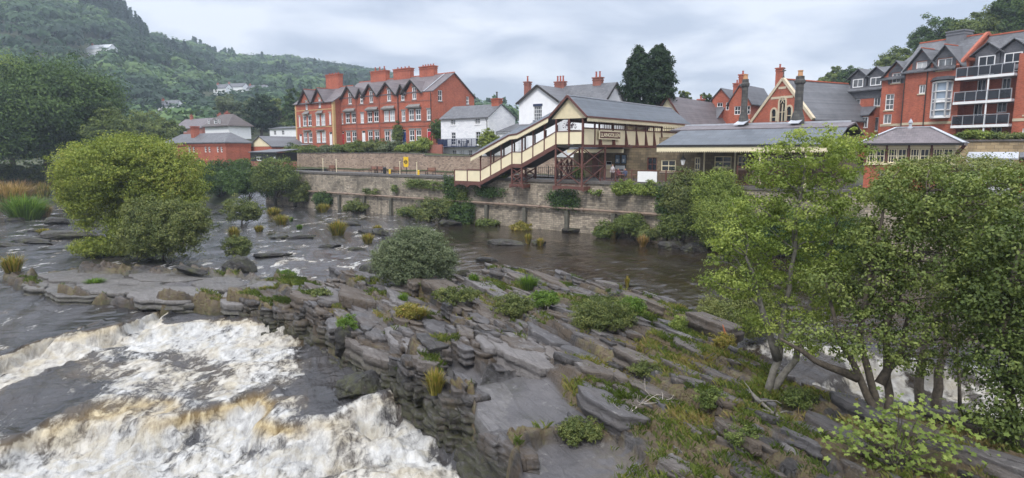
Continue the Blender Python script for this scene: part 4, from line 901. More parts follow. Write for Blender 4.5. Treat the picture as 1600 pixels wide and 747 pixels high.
# ================================================================ signal box
def sigbox():
    b0 = 3.0; X = lambda px, b=b0: F1.onb(px, 240, b)[0]; Z = lambda px, py, b=b0: F1.onb(px, py, b)[1]
    aR = X(1492); aL = X(1352); ze, zr = 9.02, 10.3; D = 3.6
    t = thing('signal_box', 'red brick signal box with long band of cream framed windows and hipped slate roof', 'signal box', (aL, b0, PZ))
    zs, zw = Z(1420, 256), Z(1420, 232.5); mb = MB(); h0 = (X(1377)-aL, X(1388)-aL, 5.6, 6.7); facade(mb, Tf(aL, b0), [(0, zs-.1), (aR-aL, zs-.1)], PZ-2, [h0]); mb.box(aL+.02, aR, b0+.2, b0+D, PZ-2, zs-.1); mb.build('wall', 'brick', t)
    window(t, Tf(aL, b0), h0, 2, 2, .08, 'glass', lintel='grey_trim')
    n = 4; W = (aR-aL)/n
    for i in range(n):
        a = aL+W*i
        for j in range(2):
            u0 = .12+j*(W-.2)/2; window(t, Tf(a, b0), (u0, u0+(W-.2)/2-.04, zs+.05, zw), 3 if j == 0 else 2, 2, .07, 'glass', mat='cream_flat', sill=None, proud=.02)
        q = MB(); q.box(a-.06, a+.08, b0-.08, b0+.1, zs, ze); q.build('post', 'maroon', t)
    for j in range(2): window(t, Tr(aR, b0), (.2+j*1.7, 1.7+j*1.7, zs+.05, zw), 2, 2, .07, 'glass', mat='cream_flat', sill=None, proud=.02)
    q = MB(); q.box(aL, aR, b0-.02, b0+.06, zw+.02, ze-.05); q.box(aR-.08, aR, b0+.06, b0+D, zw+.02, ze-.05); q.build('fascia', 'cream_flat', t)
    q = MB(); q.box(aL-.05, aR+.1, b0-.16, b0+.05, zs-.1, zs+.02); q.box(aR, aR+.1, b0+.05, b0+D, zs-.1, zs+.02); q.build('sill_band', 'cream_flat', t)
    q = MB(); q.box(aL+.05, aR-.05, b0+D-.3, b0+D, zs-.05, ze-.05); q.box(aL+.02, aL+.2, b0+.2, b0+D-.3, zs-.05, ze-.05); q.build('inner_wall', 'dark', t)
    rf = MB(); hip_roof(rf, aL, aR, b0, b0+D, ze, zr, .55, 2.35, .1); r = rf.build('roof', 'slate_purple', t)
    q = MB(); hb = b0+D/2; o = .55
    q.beam((aR+o, b0-o, ze+.12), (aR+o-2.35, hb, zr+.12), .3, .05); q.beam((aR+o, b0+D+o, ze+.12), (aR+o-2.35, hb, zr+.12), .3, .05); q.beam((aL-o, b0-o, ze+.12), (aL-o+2.35, hb, zr+.12), .3, .05); q.beam((aL-o+2.35, hb, zr+.13), (aR+o-2.35, hb, zr+.13), .12, .08); q.build('hip_flashing', 'lead', r)
    q = MB(); a = F1.onb(1423, 190, hb)[0]; q.lathe((a, hb, zr), [(.22, 0), (.2, .12), (.11, .16), (.11, .42), (.17, .46), (.13, .6), (.05, .72), (.03, .8)], 8); q.build('finial', 'lead', r)
    q = MB(); q.box(aL-o+.02, aR+o-.02, b0-o-.06, b0-o+.03, ze-.06, ze+.1); q.build('gutter', 'black', r)
    for (u, v) in ((aR, b0), (aR, b0+D/2), (aR, b0+D)): q = MB(); q.beam((u+.02, v, ze-.75), (u+.48, v, ze-.08), .07, .09); q.build('bracket', 'maroon', t)
    # iron steps at the right end
    st = thing('signal_box_steps', 'dark steps rising to the right end of the signal box', 'steps', (aR, b0+1, PZ)); q = MB(); q.beam((aR+.2, b0+.6, zs-.1), (aR+2.3, b0+.6, PZ), .08, .22); q.beam((aR+.2, b0+1.5, zs-.1), (aR+2.3, b0+1.5, PZ), .08, .22); q.build('stringers', 'dark', st)
    q = MB()
    for i in range(9): a = aR+.3+i*.24; q.box(a, a+.24, b0+.66, b0+1.44, zs-.25-i*.235, zs-.21-i*.235)
    q.build('treads', 'dark', st); q = MB(); q.beam((aR+.2, b0+.6, zs+.8), (aR+2.3, b0+.6, PZ+.9), .05, .05); q.beam((aR+2.3, b0+.6, PZ), (aR+2.3, b0+.6, PZ+.9), .05, .05); q.build('handrail', 'white_paint', st)
sigbox()
# ================================================================ white shed, retaining wall on the right
def rightbits():
    b = 4.5; X = lambda px, bb=b: F1.onb(px, 260, bb)[0]; Z = lambda px, py, bb=b: F1.onb(px, py, bb)[1]
    a0, a1 = X(1513), X(1582); t = thing('white_hut', 'low white boarded hut with grey roof right of the signal box', 'hut', (a0, b, PZ)); zt = Z(1560, 249); h = (X(1520)-a0, X(1531)-a0, Z(1525, 268), Z(1525, 255))
    mb = MB(); facade(mb, Tf(a0, b), [(0, zt), (a1-a0, zt)], PZ-.5, [h]); mb.box(a0+.05, a1, b+.25, b+3, PZ-.5, zt); mb.build('wall', 'white_boards', t); window(t, Tf(a0, b), h, 2, 1, .07, 'glass')
    rf = MB(); rf.slab([(a0-.2, b-.3, zt), (a1+.3, b-.3, zt), (a1+.3, b+3.2, zt+.45), (a0-.2, b+3.2, zt+.45)], .1, (0, 0, 1)); rf.build('roof', 'lead', t)
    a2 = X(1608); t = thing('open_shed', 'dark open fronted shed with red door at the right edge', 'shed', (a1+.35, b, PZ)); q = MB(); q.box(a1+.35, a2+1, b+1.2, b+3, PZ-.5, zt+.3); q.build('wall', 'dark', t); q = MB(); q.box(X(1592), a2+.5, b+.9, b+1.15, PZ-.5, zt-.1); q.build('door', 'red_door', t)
    rf = MB(); rf.slab([(a1+.35, b-.2, zt+.05), (a2+1, b-.2, zt+.35), (a2+1, b+3, zt+.6), (a1+.35, b+3, zt+.4)], .12, (0, 0, 1)); rf.build('roof', 'slate_dark', t)
    bw = 10; a0, a1 = F1.onb(1500, 230, bw)[0]-6, 48; zt = F1.onb(1560, 218, bw)[1]; t = thing('sandstone_wall', 'tall sandstone retaining wall under the apartment hedges', 'wall', (a0, bw, PZ)); q = MB(); q.box(a0, a1, bw, bw+.6, PZ-1, zt-.15); q.build('wall_face', 'stone_sand', t); q = MB(); q.box(a0-.1, a1, bw-.1, bw+.7, zt-.15, zt); q.build('coping', 'grey_cop', t)
m['white_boards'] = boards('white_boards', (.72, .74, .76), .22, 1)
rightbits()
# ================================================================ chapel and red houses (second frame: street turns)
F2 = Frame(onY(1490, 197, 74)[:2], (.454, -.891))
def chapel():
    # facade plane chosen ~86 m away
    O = onY(1223, 190, 84); Fc = Frame(O[:2], (.454, -.891)); X = lambda px, py=180: Fc.onb(px, py, 0)[0]; Z = lambda px, py: Fc.onb(px, py, 0)[1]
    l, r_, c = X(1176, 190), X(1268, 180), X(1223, 130); zb = 9.0; za = Z(1223, 126); zl = Z(1176, 192); zrr = Z(1268, 182); L = r_-l
    ze = (zl+zrr)/2; t = thing('chapel', 'red brick chapel with cream banded gable, traceried window and slate roof', 'chapel', (l, 0, zb), Fc)
    hs = [(X(1206)-l, X(1212.5)-l, Z(1209, 190), Z(1209, 176)), (X(1229.5)-l, X(1236.5)-l, Z(1233, 189), Z(1233, 172)), (X(1217.5)-l, X(1226.5)-l, Z(1222, 190), Z(1222, 160))]
    mb = MB(); facade(mb, Tf(l, 0), [(0, ze), (c-l, za), (L, ze)], zb, hs, .3); Ln = Fc.ona(1325, 134, c)[0]
    mb.poly([(r_, 0, zb), (r_, Ln, zb), (r_, Ln, ze), (r_, 0, ze)]); mb.poly([(l, 0, zb), (l, Ln, zb), (l, Ln, ze), (l, 0, ze)]); mb.build('wall', 'brick', t)
    # pointed windows with tracery
    for i, h in enumerate(hs):
        q = MB(); T = Tf(l, 0); u0, u1, z0, z1 = h; w = .22; tbox(q, T, u0-w, u0, -.1, .05, z0, z1); tbox(q, T, u1, u1+w, -.1, .05, z0, z1); n = 10
        for k in range(n):
            a0, a1 = math.pi*k/n, math.pi*(k+1)/n; um = (u0+u1)/2; r = (u1-u0)/2+w/2
            q.beam((l+um-r*math.cos(a0), -.03, z1+r*1.25*math.sin(a0)), (l+um-r*math.cos(a1), -.03, z1+r*1.25*math.sin(a1)), .15, w)
        f = q.build('window', 'cream_stone', t); g = MB(); tbox(g, T, u0, u1, .1, .14, z0, z1); n = 12; um = (u0+u1)/2; r = (u1-u0)/2
        g.slab([(l+um-r*math.cos(math.pi*k/n), -.02, z1+r*1.25*math.sin(math.pi*k/n)) for k in range(n+1)], .03, (0, 1, 0)); g.build('pane', 'glass', f)
        b = MB()
        if i == 2: tbox(b, T, um-.06, um+.06, -.05, .08, z0, z1-.2)
        if i == 2:
            for k in range(6):
                an = math.pi*k/3; b.beam((l+um, -.06, z1+.35), (l+um+.55*math.cos(an), -.06, z1+.35+.55*math.sin(an)), .06, .09)
        tbox(b, T, u0, u1, -.04, .07, (z0+z1)/2-.05, (z0+z1)/2+.05); b.build('tracery', 'cream_stone', f)
    s = (za-ze)/(c-l); q = MB()
    for z, hgt in ((Z(1223, 154), .3), (Z(1223, 139), .3)):
        hw = (za-z)/s-.4; q.box(c-hw, c+hw, -.05, .03, z, z+hgt)
    q.build('stone_bands', 'cream_stone', t)
    rf = MB(); o = .3
    rf.slab([(l-o, .35, ze-s*o), (c, .35, za), (c, Ln, za), (l-o, Ln, ze-s*o)], .16, (0, 0, 1)); rf.slab([(c, .35, za), (r_+o, .35, ze-s*o), (r_+o, Ln, ze-s*o), (c, Ln, za)], .16, (0, 0, 1)); r = rf.build('roof', 'slate', t)
    q = MB(); q.beam((l-.25, .1, ze-.1), (c, .1, za+.25), .5, .35); q.beam((r_+.25, .1, ze-.1), (c, .1, za+.25), .5, .35); q.build('gable_coping', 'cream_stone', t)
    q = MB(); q.box(c-.12, c+.12, .4, Ln, za+.14, za+.3); q.build('ridge_tiles', 'tile_red', r)
    q = MB(); q.lathe((c, .1, za+.4), [(.15, 0), (.06, .3), (.05, 1.3)], 6); q.box(c-.3, c+.3, .05, .15, za+1.2, za+1.32); q.build('finial', 'stone_dark', t)
    # long hall roof behind it
    t = thing('chapel_hall', 'lower slate roofed hall with red ridge behind the chapel', 'hall', (r_, Ln, zb), Fc)
    b0 = Ln+.3; zr = za-.3; mb = MB(); mb.box(c-5, c+5, b0, b0+14, zb, ze-.5); mb.build('wall', 'brick', t); rf = MB(); rf.slab([(c-6, b0, ze-1), (c, b0, zr), (c, b0+14, zr), (c-6, b0+14, ze-1)], .15, (0, 0, 1)); rf.slab([(c, b0, zr), (c+6.5, b0, ze-1), (c+6.5, b0+14, ze-1), (c, b0+14, zr)], .15, (0, 0, 1)); r = rf.build('roof', 'slate', t)
    q = MB(); q.box(c-.12, c+.12, b0, b0+14, zr+.13, zr+.3); q.build('ridge_tiles', 'tile_red', r); chimney(r, c+1.5, b0+3, zr-2, zr+.8, 1.3, 1.3, 'slate_dark', 0)
    # two red villas left of the chapel
    for (nm, lb, px0, px1, Y, py_b, py_e, py_r, ch) in (('red_house', 'red brick house with steep slate gable left of the chapel', 1138, 1172, 92, 190, 160, 135, ((1.2, 1.5, 1.6), (6, 2.5, 2.2))), ('red_villa', 'small red brick house with slate roof farther left of the chapel', 1112, 1140, 100, 180, 155, 141, ((3, 2, .9),))):
        O = onY(px0, py_b, Y); Ff = Frame(O[:2], (.75, -.66)); L = Ff.onb(px1, py_e, 0)[0]; z0 = 8.5; ze_ = Ff.onb(px0, py_e, 0)[1]; zr_ = Ff.onb((px0+px1)/2, py_r, 2)[1]
        tt = gable_house(nm, lb, (0, 0, z0), L, 9, ze_-z0, zr_-ze_, 'brick', 'slate_dark', [(.8, ze_-z0-1.8, .9), (2.2, ze_-z0-1.8, .9)], axis='b', frame=Ff, chim=[(a, b, z, .9) for a, b, z in ch])
    # large-chimney houses, tiny, near the conifer
    for i, (px, pt, Y, lb) in enumerate(((1085, 145, 100, 'chimney topped slate house just right of the twin conifers'),)):
        O = onY(px-14, 185, Y); Ff = Frame(O[:2], (.785, -.62)); gable_house('slate_house', lb, (0, 0, 9), 5, 7, 4.5, 2.2, 'brick', 'slate', frame=Ff, chim=[(1.0, 3.5, 1.0, .9), (3.8, 3.5, 1.2, .9)])
m['cream_stone'] = plain('cream_stone', (.55, .47, .34), .8, .12, 2)
chapel()
# ================================================================ apartment block
def apartment():
    F = F2; zg = 8.7; X = lambda px, py=160, b=0: F.onb(px, py, b)[0]; Z = lambda px, py, b=0: F.onb(px, py, b)[1]
    t = thing('apartment_block', 'large red brick apartment block with grey dormered roof and white balconies on the right', 'apartment block', (X(1380), 0, zg), F)
    a0, a1 = X(1411), X(1492); ze = Z(1488, 104); holes = []; W = []
    def add(x0, x1, y0, y1, b=0, **k):
        xm = (x0+x1)/2; return (X(x0, b=b), X(x1, b=b), Z(xm, y1, b), Z(xm, y0, b))
    def wl(T0, a, hs): return [(h[0]-a, h[1]-a, h[2], h[3]) for h in hs]
    # main part
    hs = wl(0, a0, [add(1426.6, 1443, 97, 112), add(1459.6, 1481.6, 92, 110), add(1434, 1444, 132.5, 146.5)])
    d1, d2 = (hs[0][0]+hs[0][1])/2, (hs[1][0]+hs[1][1])/2; pk = hs[1][3]+1.35
    prof = [(0, ze), (d1-1.9, ze), (d1, hs[0][3]+1.3), (d1+1.9, ze), (d2-1.9, ze), (d2, pk), (d2+1.9, ze), (a1-a0, ze)]
    mb = MB(); facade(mb, Tf(a0, 0), prof, zg-1, hs); D = 13
    # left step block b=+.8
    c0, c1 = X(1378, b=1.2), X(1411); zc = Z(1390, 122, 1.2)
    hs2 = wl(0, c0, [add(1390.5, 1404, 114.5, 130, 1.2), add(1383, 1396.5, 147, 172, 1.2), add(1382, 1395, 178.5, 193.5, 1.2)]); dm = (hs2[0][0]+hs2[0][1])/2
    facade(mb, Tf(c0, 1.2), [(0, zc), (dm-1.8, zc), (dm, hs2[0][3]+1.3), (dm+1.8, zc), (a0-c0, zc)], zg-1, hs2)
    mb.poly([(a0, 0, zg), (a0, 1.2, zg), (a0, 1.2, ze), (a0, 0, ze)])
    # right end wall of the main part up to parapet; back
    br, zr = F.ona(1541, 55, a1); mb.poly([(a1, 0, zg), (a1, D, zg), (a1, D, ze), (a1, br, zr+.2), (a1, 0, ze+.2)]); mb.poly([(c0, D, zg), (a1, D, zg), (a1, D, ze), (c0, D, ze)])
    # recessed balcony bay and right block
    e0, e1 = X(1493, b=0), X(1585); rb = 1.9
    hb = []
    for (y0, y1, x0, x1) in ((124, 145, 1524, 1538), (122, 140, 1562, 1576), (162, 183, 1522, 1536), (159, 176, 1558, 1574), (200, 217, 1520, 1534), (198, 212, 1552, 1570), (131, 141, 1495, 1502), (165, 178, 1494, 1501)): hb.append(add(x0, x1, y0, y1, rb))
    zb_ = Z(1540, 112, rb)
    facade(mb, Tf(e0, rb), [(0, zb_), (e1-e0, zb_)], zg-1, wl(0, e0, hb)); g0, g1 = e1, e1+9; zg_ = Z(1590, 84)
    hr = [(g0+1.0, g0+2.4, z, z+1.8) for z in (zg+.4, zg+3.6, zg+6.4)]; facade(mb, Tf(g0, 0), [(0, zg_), (9, zg_)], zg-1, wl(0, g0, hr)); mb.poly([(g0, 0, zg), (g0, rb, zg), (g0, rb, zg_), (g0, 0, zg_)])
    mb.build('wall', 'brick', t)
    for i, h in enumerate(hs): window(t, Tf(a0, 0), h, 2, 1, .1, 'curtain' if i else 'blind', sill='cream_stone')
    for h in hs2: window(t, Tf(c0, 1.2), h, 2, 1 if h[3]-h[2] < 2 else 3, .1, 'curtain', sill='cream_stone')
    for h in wl(0, e0, hb): window(t, Tf(e0, rb), h, 2, 1, .1, 'glass', sill=None)
    for h in wl(0, g0, hr): window(t, Tf(g0, 0), h, 2, 1, .1, 'glass', sill='cream_stone')
    z = Z(1450, 194.5)
    for (u0, u1, v) in ((a0, a1, 0), (c0, a0-.01, 1.2), (g0, g1, 0)): q = MB(); q.box(u0, u1, v-.05, v+.03, z, z+.3); q.build('string_course', 'cream_stone', t)
    # grey slate hung dormer cheeks
    q = MB()
    for (u, hh, a, b, top) in ((d1, hs[0], a0, 0, hs[0][3]+1.2), (d2, hs[1], a0, 0, pk-.1), (dm, hs2[0], c0, 1.2, hs2[0][3]+1.2)):
        q = MB(); w0, w1 = hh[0]-.45, hh[1]+.45; zz = hh[2]-.1
        for (x0, x1) in ((w0, hh[0]-.02), (hh[1]+.02, w1)): q.slab([(a+x0, b-.03, zz), (a+x1, b-.03, zz), (a+x1, b-.03, hh[3]+.05), (a+x0, b-.03, hh[3]+.05)], .06, (0, 1, 0))
        q.slab([(a+w0, b-.03, hh[3]+.06), (a+w1, b-.03, hh[3]+.06), (a+u, b-.03, top)], .06, (0, 1, 0)); q.build('slate_cheek', 'slate_dark', t)
    # roof
    rf = MB(); bl, zl = F.onb(1437, 76, br)[0], zr; 
    rf.slab([(a0-.4, -.4, ze-.3), (a1-.15, -.4, ze-.3), (a1-.15, br, zr), (bl, br, zr)], .15, (0, 0, 1)); rf.slab([(bl, br, zr), (a1-.15, br, zr), (a1-.15, D, ze-.2), (a0-.4, D, ze-.2)], .15, (0, 0, 1)); rf.slab([(a0-.4, -.4, ze-.3), (bl, br, zr), (a0-.4, D, ze-.2)], .12, (0, 0, 1))
    def dormer(u, a, b, zt, zev, hw, sl):
        yb = b+(zt-ze)/sl+.3
        rf.slab([(a+u-hw, b-.35, zev), (a+u, b-.35, zt), (a+u, yb, zt), (a+u-hw, b+.6, zev)], .13, (0, 0, 1)); rf.slab([(a+u, b-.35, zt), (a+u+hw, b-.35, zev), (a+u+hw, b+.6, zev), (a+u, yb, zt)], .13, (0, 0, 1))
    sl = (zr-ze)/br
    for u, hh in ((d1, hs[0]), (d2, hs[1])): dormer(u, a0, 0, hh[3]+1.45, ze-.15, 2.1, sl)
    dormer(dm, c0, 1.2, hs2[0][3]+1.4, zc-.15, 2.0, .8)
    zc2 = Z(1378, 110, 5); rf.slab([(c0-.3, .8, zc-.3), (a0-.1, .8, zc-.3), (a0+1.5, 6, zc+3.4), (c0+1, 6, zc+3.4)], .15, (0, 0, 1)); rf.slab([(c0+1, 6, zc+3.4), (a0+1.5, 6, zc+3.4), (a0-.1, D, zc-.3), (c0-.3, D, zc-.3)], .15, (0, 0, 1))
    # right roof over the balconies
    zrr = Z(1600, 56, br); rf.slab([(a1+.4, rb-.5, zb_-.1), (g1, rb-.5, zb_-.1), (g1, br, zr-.3), (a1+.4, br, zr-.3)], .15, (0, 0, 1)); rf.slab([(a1+.4, br, zr-.3), (g1, br, zr-.3), (g1, D, ze), (a1+.4, D, ze)], .15, (0, 0, 1))
    r = rf.build('roof', 'slate', t)
    q = MB(); q.beam((a1+.12, -.35, ze-.05), (a1+.12, br, zr+.25), .32, .3); q.beam((a1+.12, br, zr+.25), (a1+.12, D, ze), .32, .3); q.build('parapet', 'brick', t)
    q = MB(); q.beam((bl, br, zr+.2), (a1-.2, br, zr+.2), .2, .15); q.beam((a1+.4, br, zr-.1), (g1, br, zr-.1), .2, .15)
    for u, hh in ((d1, hs[0]), (d2, hs[1])): q.beam((a0+u, -.35, hh[3]+1.6), (a0+u, 2.3, hh[3]+1.6), .14, .1)
    q.build('ridge_tiles', 'tile_red', r); chimney(r, F.onb(1497, 60, br)[0], br+.2, zr-1, F.onb(1497, 48.5, br)[1], 2.0, 1.8, 'slate_grey', 0)
    # dormers with french windows over the top balcony
    for i, px in enumerate((1535, 1575.5)):
        u = X(px, b=rb-.2); y0, y1 = (88, 118) if i == 0 else (83, 113); zz0, zz1 = Z(px, y1, rb-.2), Z(px, y0, rb-.2); d = MB(); d.box(u-1.25, u+1.25, rb-.1, rb+4, zz0, zz1+.2); d.slab([(u-1.5, rb-.1, zz1+.2), (u+1.5, rb-.1, zz1+.2), (u, rb-.1, zz1+1.3)], 3, (0, 1, 0)); dd = d.build('dormer', 'slate_dark', r)
        window(t, Tf(u, rb-.1), (-.85, .85, zz0+.05, zz1), 2, 2, .1, 'glass', sill=None, proud=.18)
        q = MB(); q.slab([(u-1.8, rb-.4, zz1+.05), (u, rb-.4, zz1+1.45), (u, rb+3.6, zz1+1.45), (u-1.8, rb+2, zz1+.05)], .12, (0, 0, 1)); q.slab([(u, rb-.4, zz1+1.45), (u+1.8, rb-.4, zz1+.05), (u+1.8, rb+2, zz1+.05), (u, rb+3.6, zz1+1.45)], .12, (0, 0, 1)); q.build('dormer_roof', 'slate', dd)
    # balconies
    for k, y in enumerate((122, 159.5, 196)):
        z = Z(1493, y, -.6); q = MB(); q.box(e0+.05, e1-.03, -.6, rb-.02, z-.28, z); bl_ = q.build('balcony', 'lead', t); q = MB(); q.box(e0+.05, e1-.03, -.66, -.6, z-.3, z-.02); q.build('balcony_edge', 'white_paint', bl_)
        g = MB(); n = 5
        for i in range(n): g.box(e0+.1+(e1-e0-.2)*i/n+.05, e0+.1+(e1-e0-.2)*(i+1)/n-.05, -.56, -.54, z+.1, z+1.0)
        g.build('glass_panels', 'tinted', bl_)
        p = MB(); p.box(e0+.05, e1-.05, -.6, -.54, z+1.05, z+1.12)
        for i in range(n+1): u = e0+.1+(e1-e0-.2)*i/n; p.box(u-.035, u+.035, -.6, -.54, z, z+1.08)
        p.build('balcony_rail', 'steel', bl_)
    q = MB(); u = X(1541, b=-.5); q.tube([(u, -.5, zg-1), (u, -.5, Z(1541, 117, -.5))], .09, 8); q.build('column', 'white_paint', t)
    # glazed oriel
    o0, o1 = X(1456), X(1486); z0, z1 = Z(1471, 183.5), Z(1471, 127.5); ap = MB(); dp = .95; o2, o3 = o0+.9, o1-.05
    P = [(o0, 0), (o2, -dp), (o3, -dp), (o1, 0)]
    for (x0, y0), (x1, y1) in zip(P, P[1:]):
        L = math.hypot(x1-x0, y1-y0); n = 1 if L < 1.4 else 2
        for i in range(n+1): ap.beam((x0+(x1-x0)*i/n, y0+(y1-y0)*i/n, z0), (x0+(x1-x0)*i/n, y0+(y1-y0)*i/n, z1), .15, .15)
        for z in (z0+.1, z0+(z1-z0)*.2, z0+(z1-z0)*.42, z0+(z1-z0)*.5, z0+(z1-z0)*.72, z1-.1): ap.beam((x0, y0, z), (x1, y1, z), .12, .2 if z < z0+.2 or z > z1-.2 else .12)
    ap.slab([(o0-.05, -.0, z0-.1), (o2, -dp-.08, z0-.1), (o3+.1, -dp-.08, z0-.1), (o1+.05, 0, z0-.1)], .12, (0, 0, 1)); w = ap.build('oriel_window', 'white_paint', t)
    g = MB(); g.slab([(o0+.06, -.02, z0+.05), (o2, -dp+.08, z0+.05), (o3-.05, -dp+.08, z0+.05), (o1-.06, -.02, z0+.05)], z1-z0-.1, (0, 0, 1)); g.build('pane', 'oriel_glass', w)
    g = MB(); zz = z0+(z1-z0)*.42; g.slab([(o2+.1, -dp-.02, zz), (o3-.1, -dp-.02, zz), (o3-.1, -dp-.02, zz+(z1-z0)*.09), (o2+.1, -dp-.02, zz+(z1-z0)*.09)], .05, (0, 1, 0)); g.build('spandrel', 'white_paint', w)
    g = MB(); g.slab([(o0-.4, .0, z1+.1), (o2-.1, -dp-.35, z1+.1), (o3+.35, -dp-.35, z1+.1), (o1+.35, .0, z1+.1)], .15, (0, 0, 1)); g.slab([(o0-.2, .0, z1+.25), (o2, -dp-.1, z1+.25), (o3+.1, -dp-.1, z1+.25), (o1+.2, 0, z1+.25)], .25, (0, 0, 1)); g.build('oriel_roof', 'slate_dark', w)
    dpp = MB()
    for px in (1411.5, 1446): u = X(px); dpp.tube([(u, -.1, ze-.3), (u, -.1, zg)], .06, 6)
    dpp.build('drainpipes', 'dark', t)
    # left wing, lower
    bw = 2.6; w0, w1 = X(1316, b=bw), X(1378, b=bw); zw = Z(1345, 143, bw); t2 = thing('apartment_wing', 'lower left wing of the apartments with two dormers and slate porch roof', 'apartment wing', (w0, bw, zg), F)
    hw = [add(1332, 1344, 155, 168, bw), add(1365, 1375.5, 152, 166, bw), add(1363, 1375, 183, 205, bw)]
    mb = MB(); facade(mb, Tf(w0, bw), [(0, zw), (w1-w0, zw)], zg-1, wl(0, w0, hw)); mb.poly([(w0, bw, zg), (w0, bw+9, zg), (w0, bw+9, zw), (w0, bw, zw)]); mb.build('wall', 'brick', t2)
    for h in wl(0, w0, hw): window(t2, Tf(w0, bw), h, 2, 1, .1, 'curtain', sill='cream_stone')
    q = MB(); q.box(w0, w1-.02, bw-.04, bw+.02, zw-1.0, zw); q.build('slate_band', 'slate_dark', t2)
    rf = MB(); zt = Z(1365, 108, bw+4.5); rf.slab([(w0-.4, bw-.4, zw), (w1-.02, bw-.4, zw), (w1-.02, bw+4.5, zt), (w0+2.5, bw+4.5, zt)], .15, (0, 0, 1)); rf.slab([(w0+2.5, bw+4.5, zt), (w1-.02, bw+4.5, zt), (w1-.02, bw+9.4, zw), (w0-.4, bw+9.4, zw)], .15, (0, 0, 1)); rf.slab([(w0-.4, bw-.4, zw), (w0+2.5, bw+4.5, zt), (w0-.4, bw+9.4, zw)], .1, (0, 0, 1)); r = rf.build('roof', 'slate', t2)
    for i, (x0, x1, y0, y1) in enumerate(((1332, 1346, 124, 137), (1360, 1373, 121, 134))):
        u = X((x0+x1)/2, b=bw+.2); zz0, zz1 = Z((x0+x1)/2, y1, bw+.2), Z((x0+x1)/2, y0, bw+.2); d = MB(); d.box(u-1.15, u+1.15, bw+.2, bw+3.4, zz0-.5, zz1+.1); d.slab([(u-1.3, bw+.2, zz1+.1), (u+1.3, bw+.2, zz1+.1), (u, bw+.2, zz1+1.2)], 3.2, (0, 1, 0)); dd = d.build('dormer', 'slate_dark', r)
        window(t2, Tf(u, bw+.2), (-.75, .75, zz0, zz1), 2, 1, .1, 'curtain', sill=None, proud=.2); q = MB(); q.slab([(u-1.6, bw-.1, zz1-.0), (u, bw-.1, zz1+1.3), (u, bw+3.6, zz1+1.3), (u-1.6, bw+2.3, zz1)], .12, (0, 0, 1)); q.slab([(u, bw-.1, zz1+1.3), (u+1.6, bw-.1, zz1), (u+1.6, bw+2.3, zz1), (u, bw+3.6, zz1+1.3)], .12, (0, 0, 1)); q.build('dormer_roof', 'slate', dd)
    p0, p1 = X(1309, b=bw-1.8), X(1357, b=bw-1.8); zp = Z(1333, 182, bw-1.8); q = MB(); q.box(p0, p1, bw-1.6, bw-.05, zg-1, zp); pw = q.build('porch', 'brick', t2); q = MB(); q.slab([(p0-.3, bw-2, zp), (p1+.3, bw-2, zp), (p1, bw-.05, zp+1.2), (p0, bw-.05, zp+1.2)], .12, (0, 0, 1)); q.build('porch_roof', 'slate_dark', pw)
    for i in range(5): u = p0+.3+i*(p1-p0-.3)/5; window(t2, Tf(0, bw-1.6), (u, u+.9, zp-1.6, zp-.15), 2, 1, .09, 'curtain', sill=None, proud=.2)
m['slate_grey'] = plain('grey_lead_cladding', (.16, .165, .18), .5, .1)
m['tinted'] = plain('tinted_glass', (.02, .022, .028), .08, .5, .8)
m['oriel_glass'] = plain('reflecting_window_glass', (.22, .27, .33), .08, .5, .5)
apartment()
# ================================================================ land, hills
for nm, a0, a1, b0, b1, z in (('station_yard', -4, 44, 3.38, 7.25, PZ-.012),): sheet(nm, 'asphalt', a0, a1, b0, b1, z)
RT = np.array([(-400, -260, 560), (-100, -120, 600), (0, -75, 620), (100, -32, 640), (190, -2, 650), (240, 44, 660), (280, 68, 700), (320, 74, 780), (345, 88, 850), (400, 90, 950), (460, 93, 1000), (500, 99, 1000), (550, 107, 1000), (600, 115, 1000), (650, 130, 1000), (700, 145, 1000), (740, 160, 1000), (800, 200, 1000), (900, 222, 1000), (1200, 226, 1000), (2400, 226, 1000)], float)
def hill_z(x, y):
    x = np.asarray(x, float); y = np.maximum(np.asarray(y, float), 1); px = 800+980*x/y
    a, b = F1.ab(x, y); py = np.interp(px, RT[:, 0], RT[:, 1]); Yr = np.interp(px, RT[:, 0], RT[:, 2])
    zr = CH+(236-py)/980*Yr-11; Y0 = np.interp(px, [0, 300, 500, 800], [250, 270, 330, 330]); t = np.clip((y-Y0)/(Yr-Y0), 0, 1); g = ground_z(a, b)
    prof = t*.75+.25*t*t*(3-2*t); back = np.clip((y-Yr)/300, 0, 1)
    z = g*(1-prof)+np.maximum(zr, g)*prof+(fbm(x/60, y/60, 5, 3)-.5)*18*np.sin(np.pi*np.clip(t, 0, 1))
    return np.where(y > Yr, z-back*30, z)
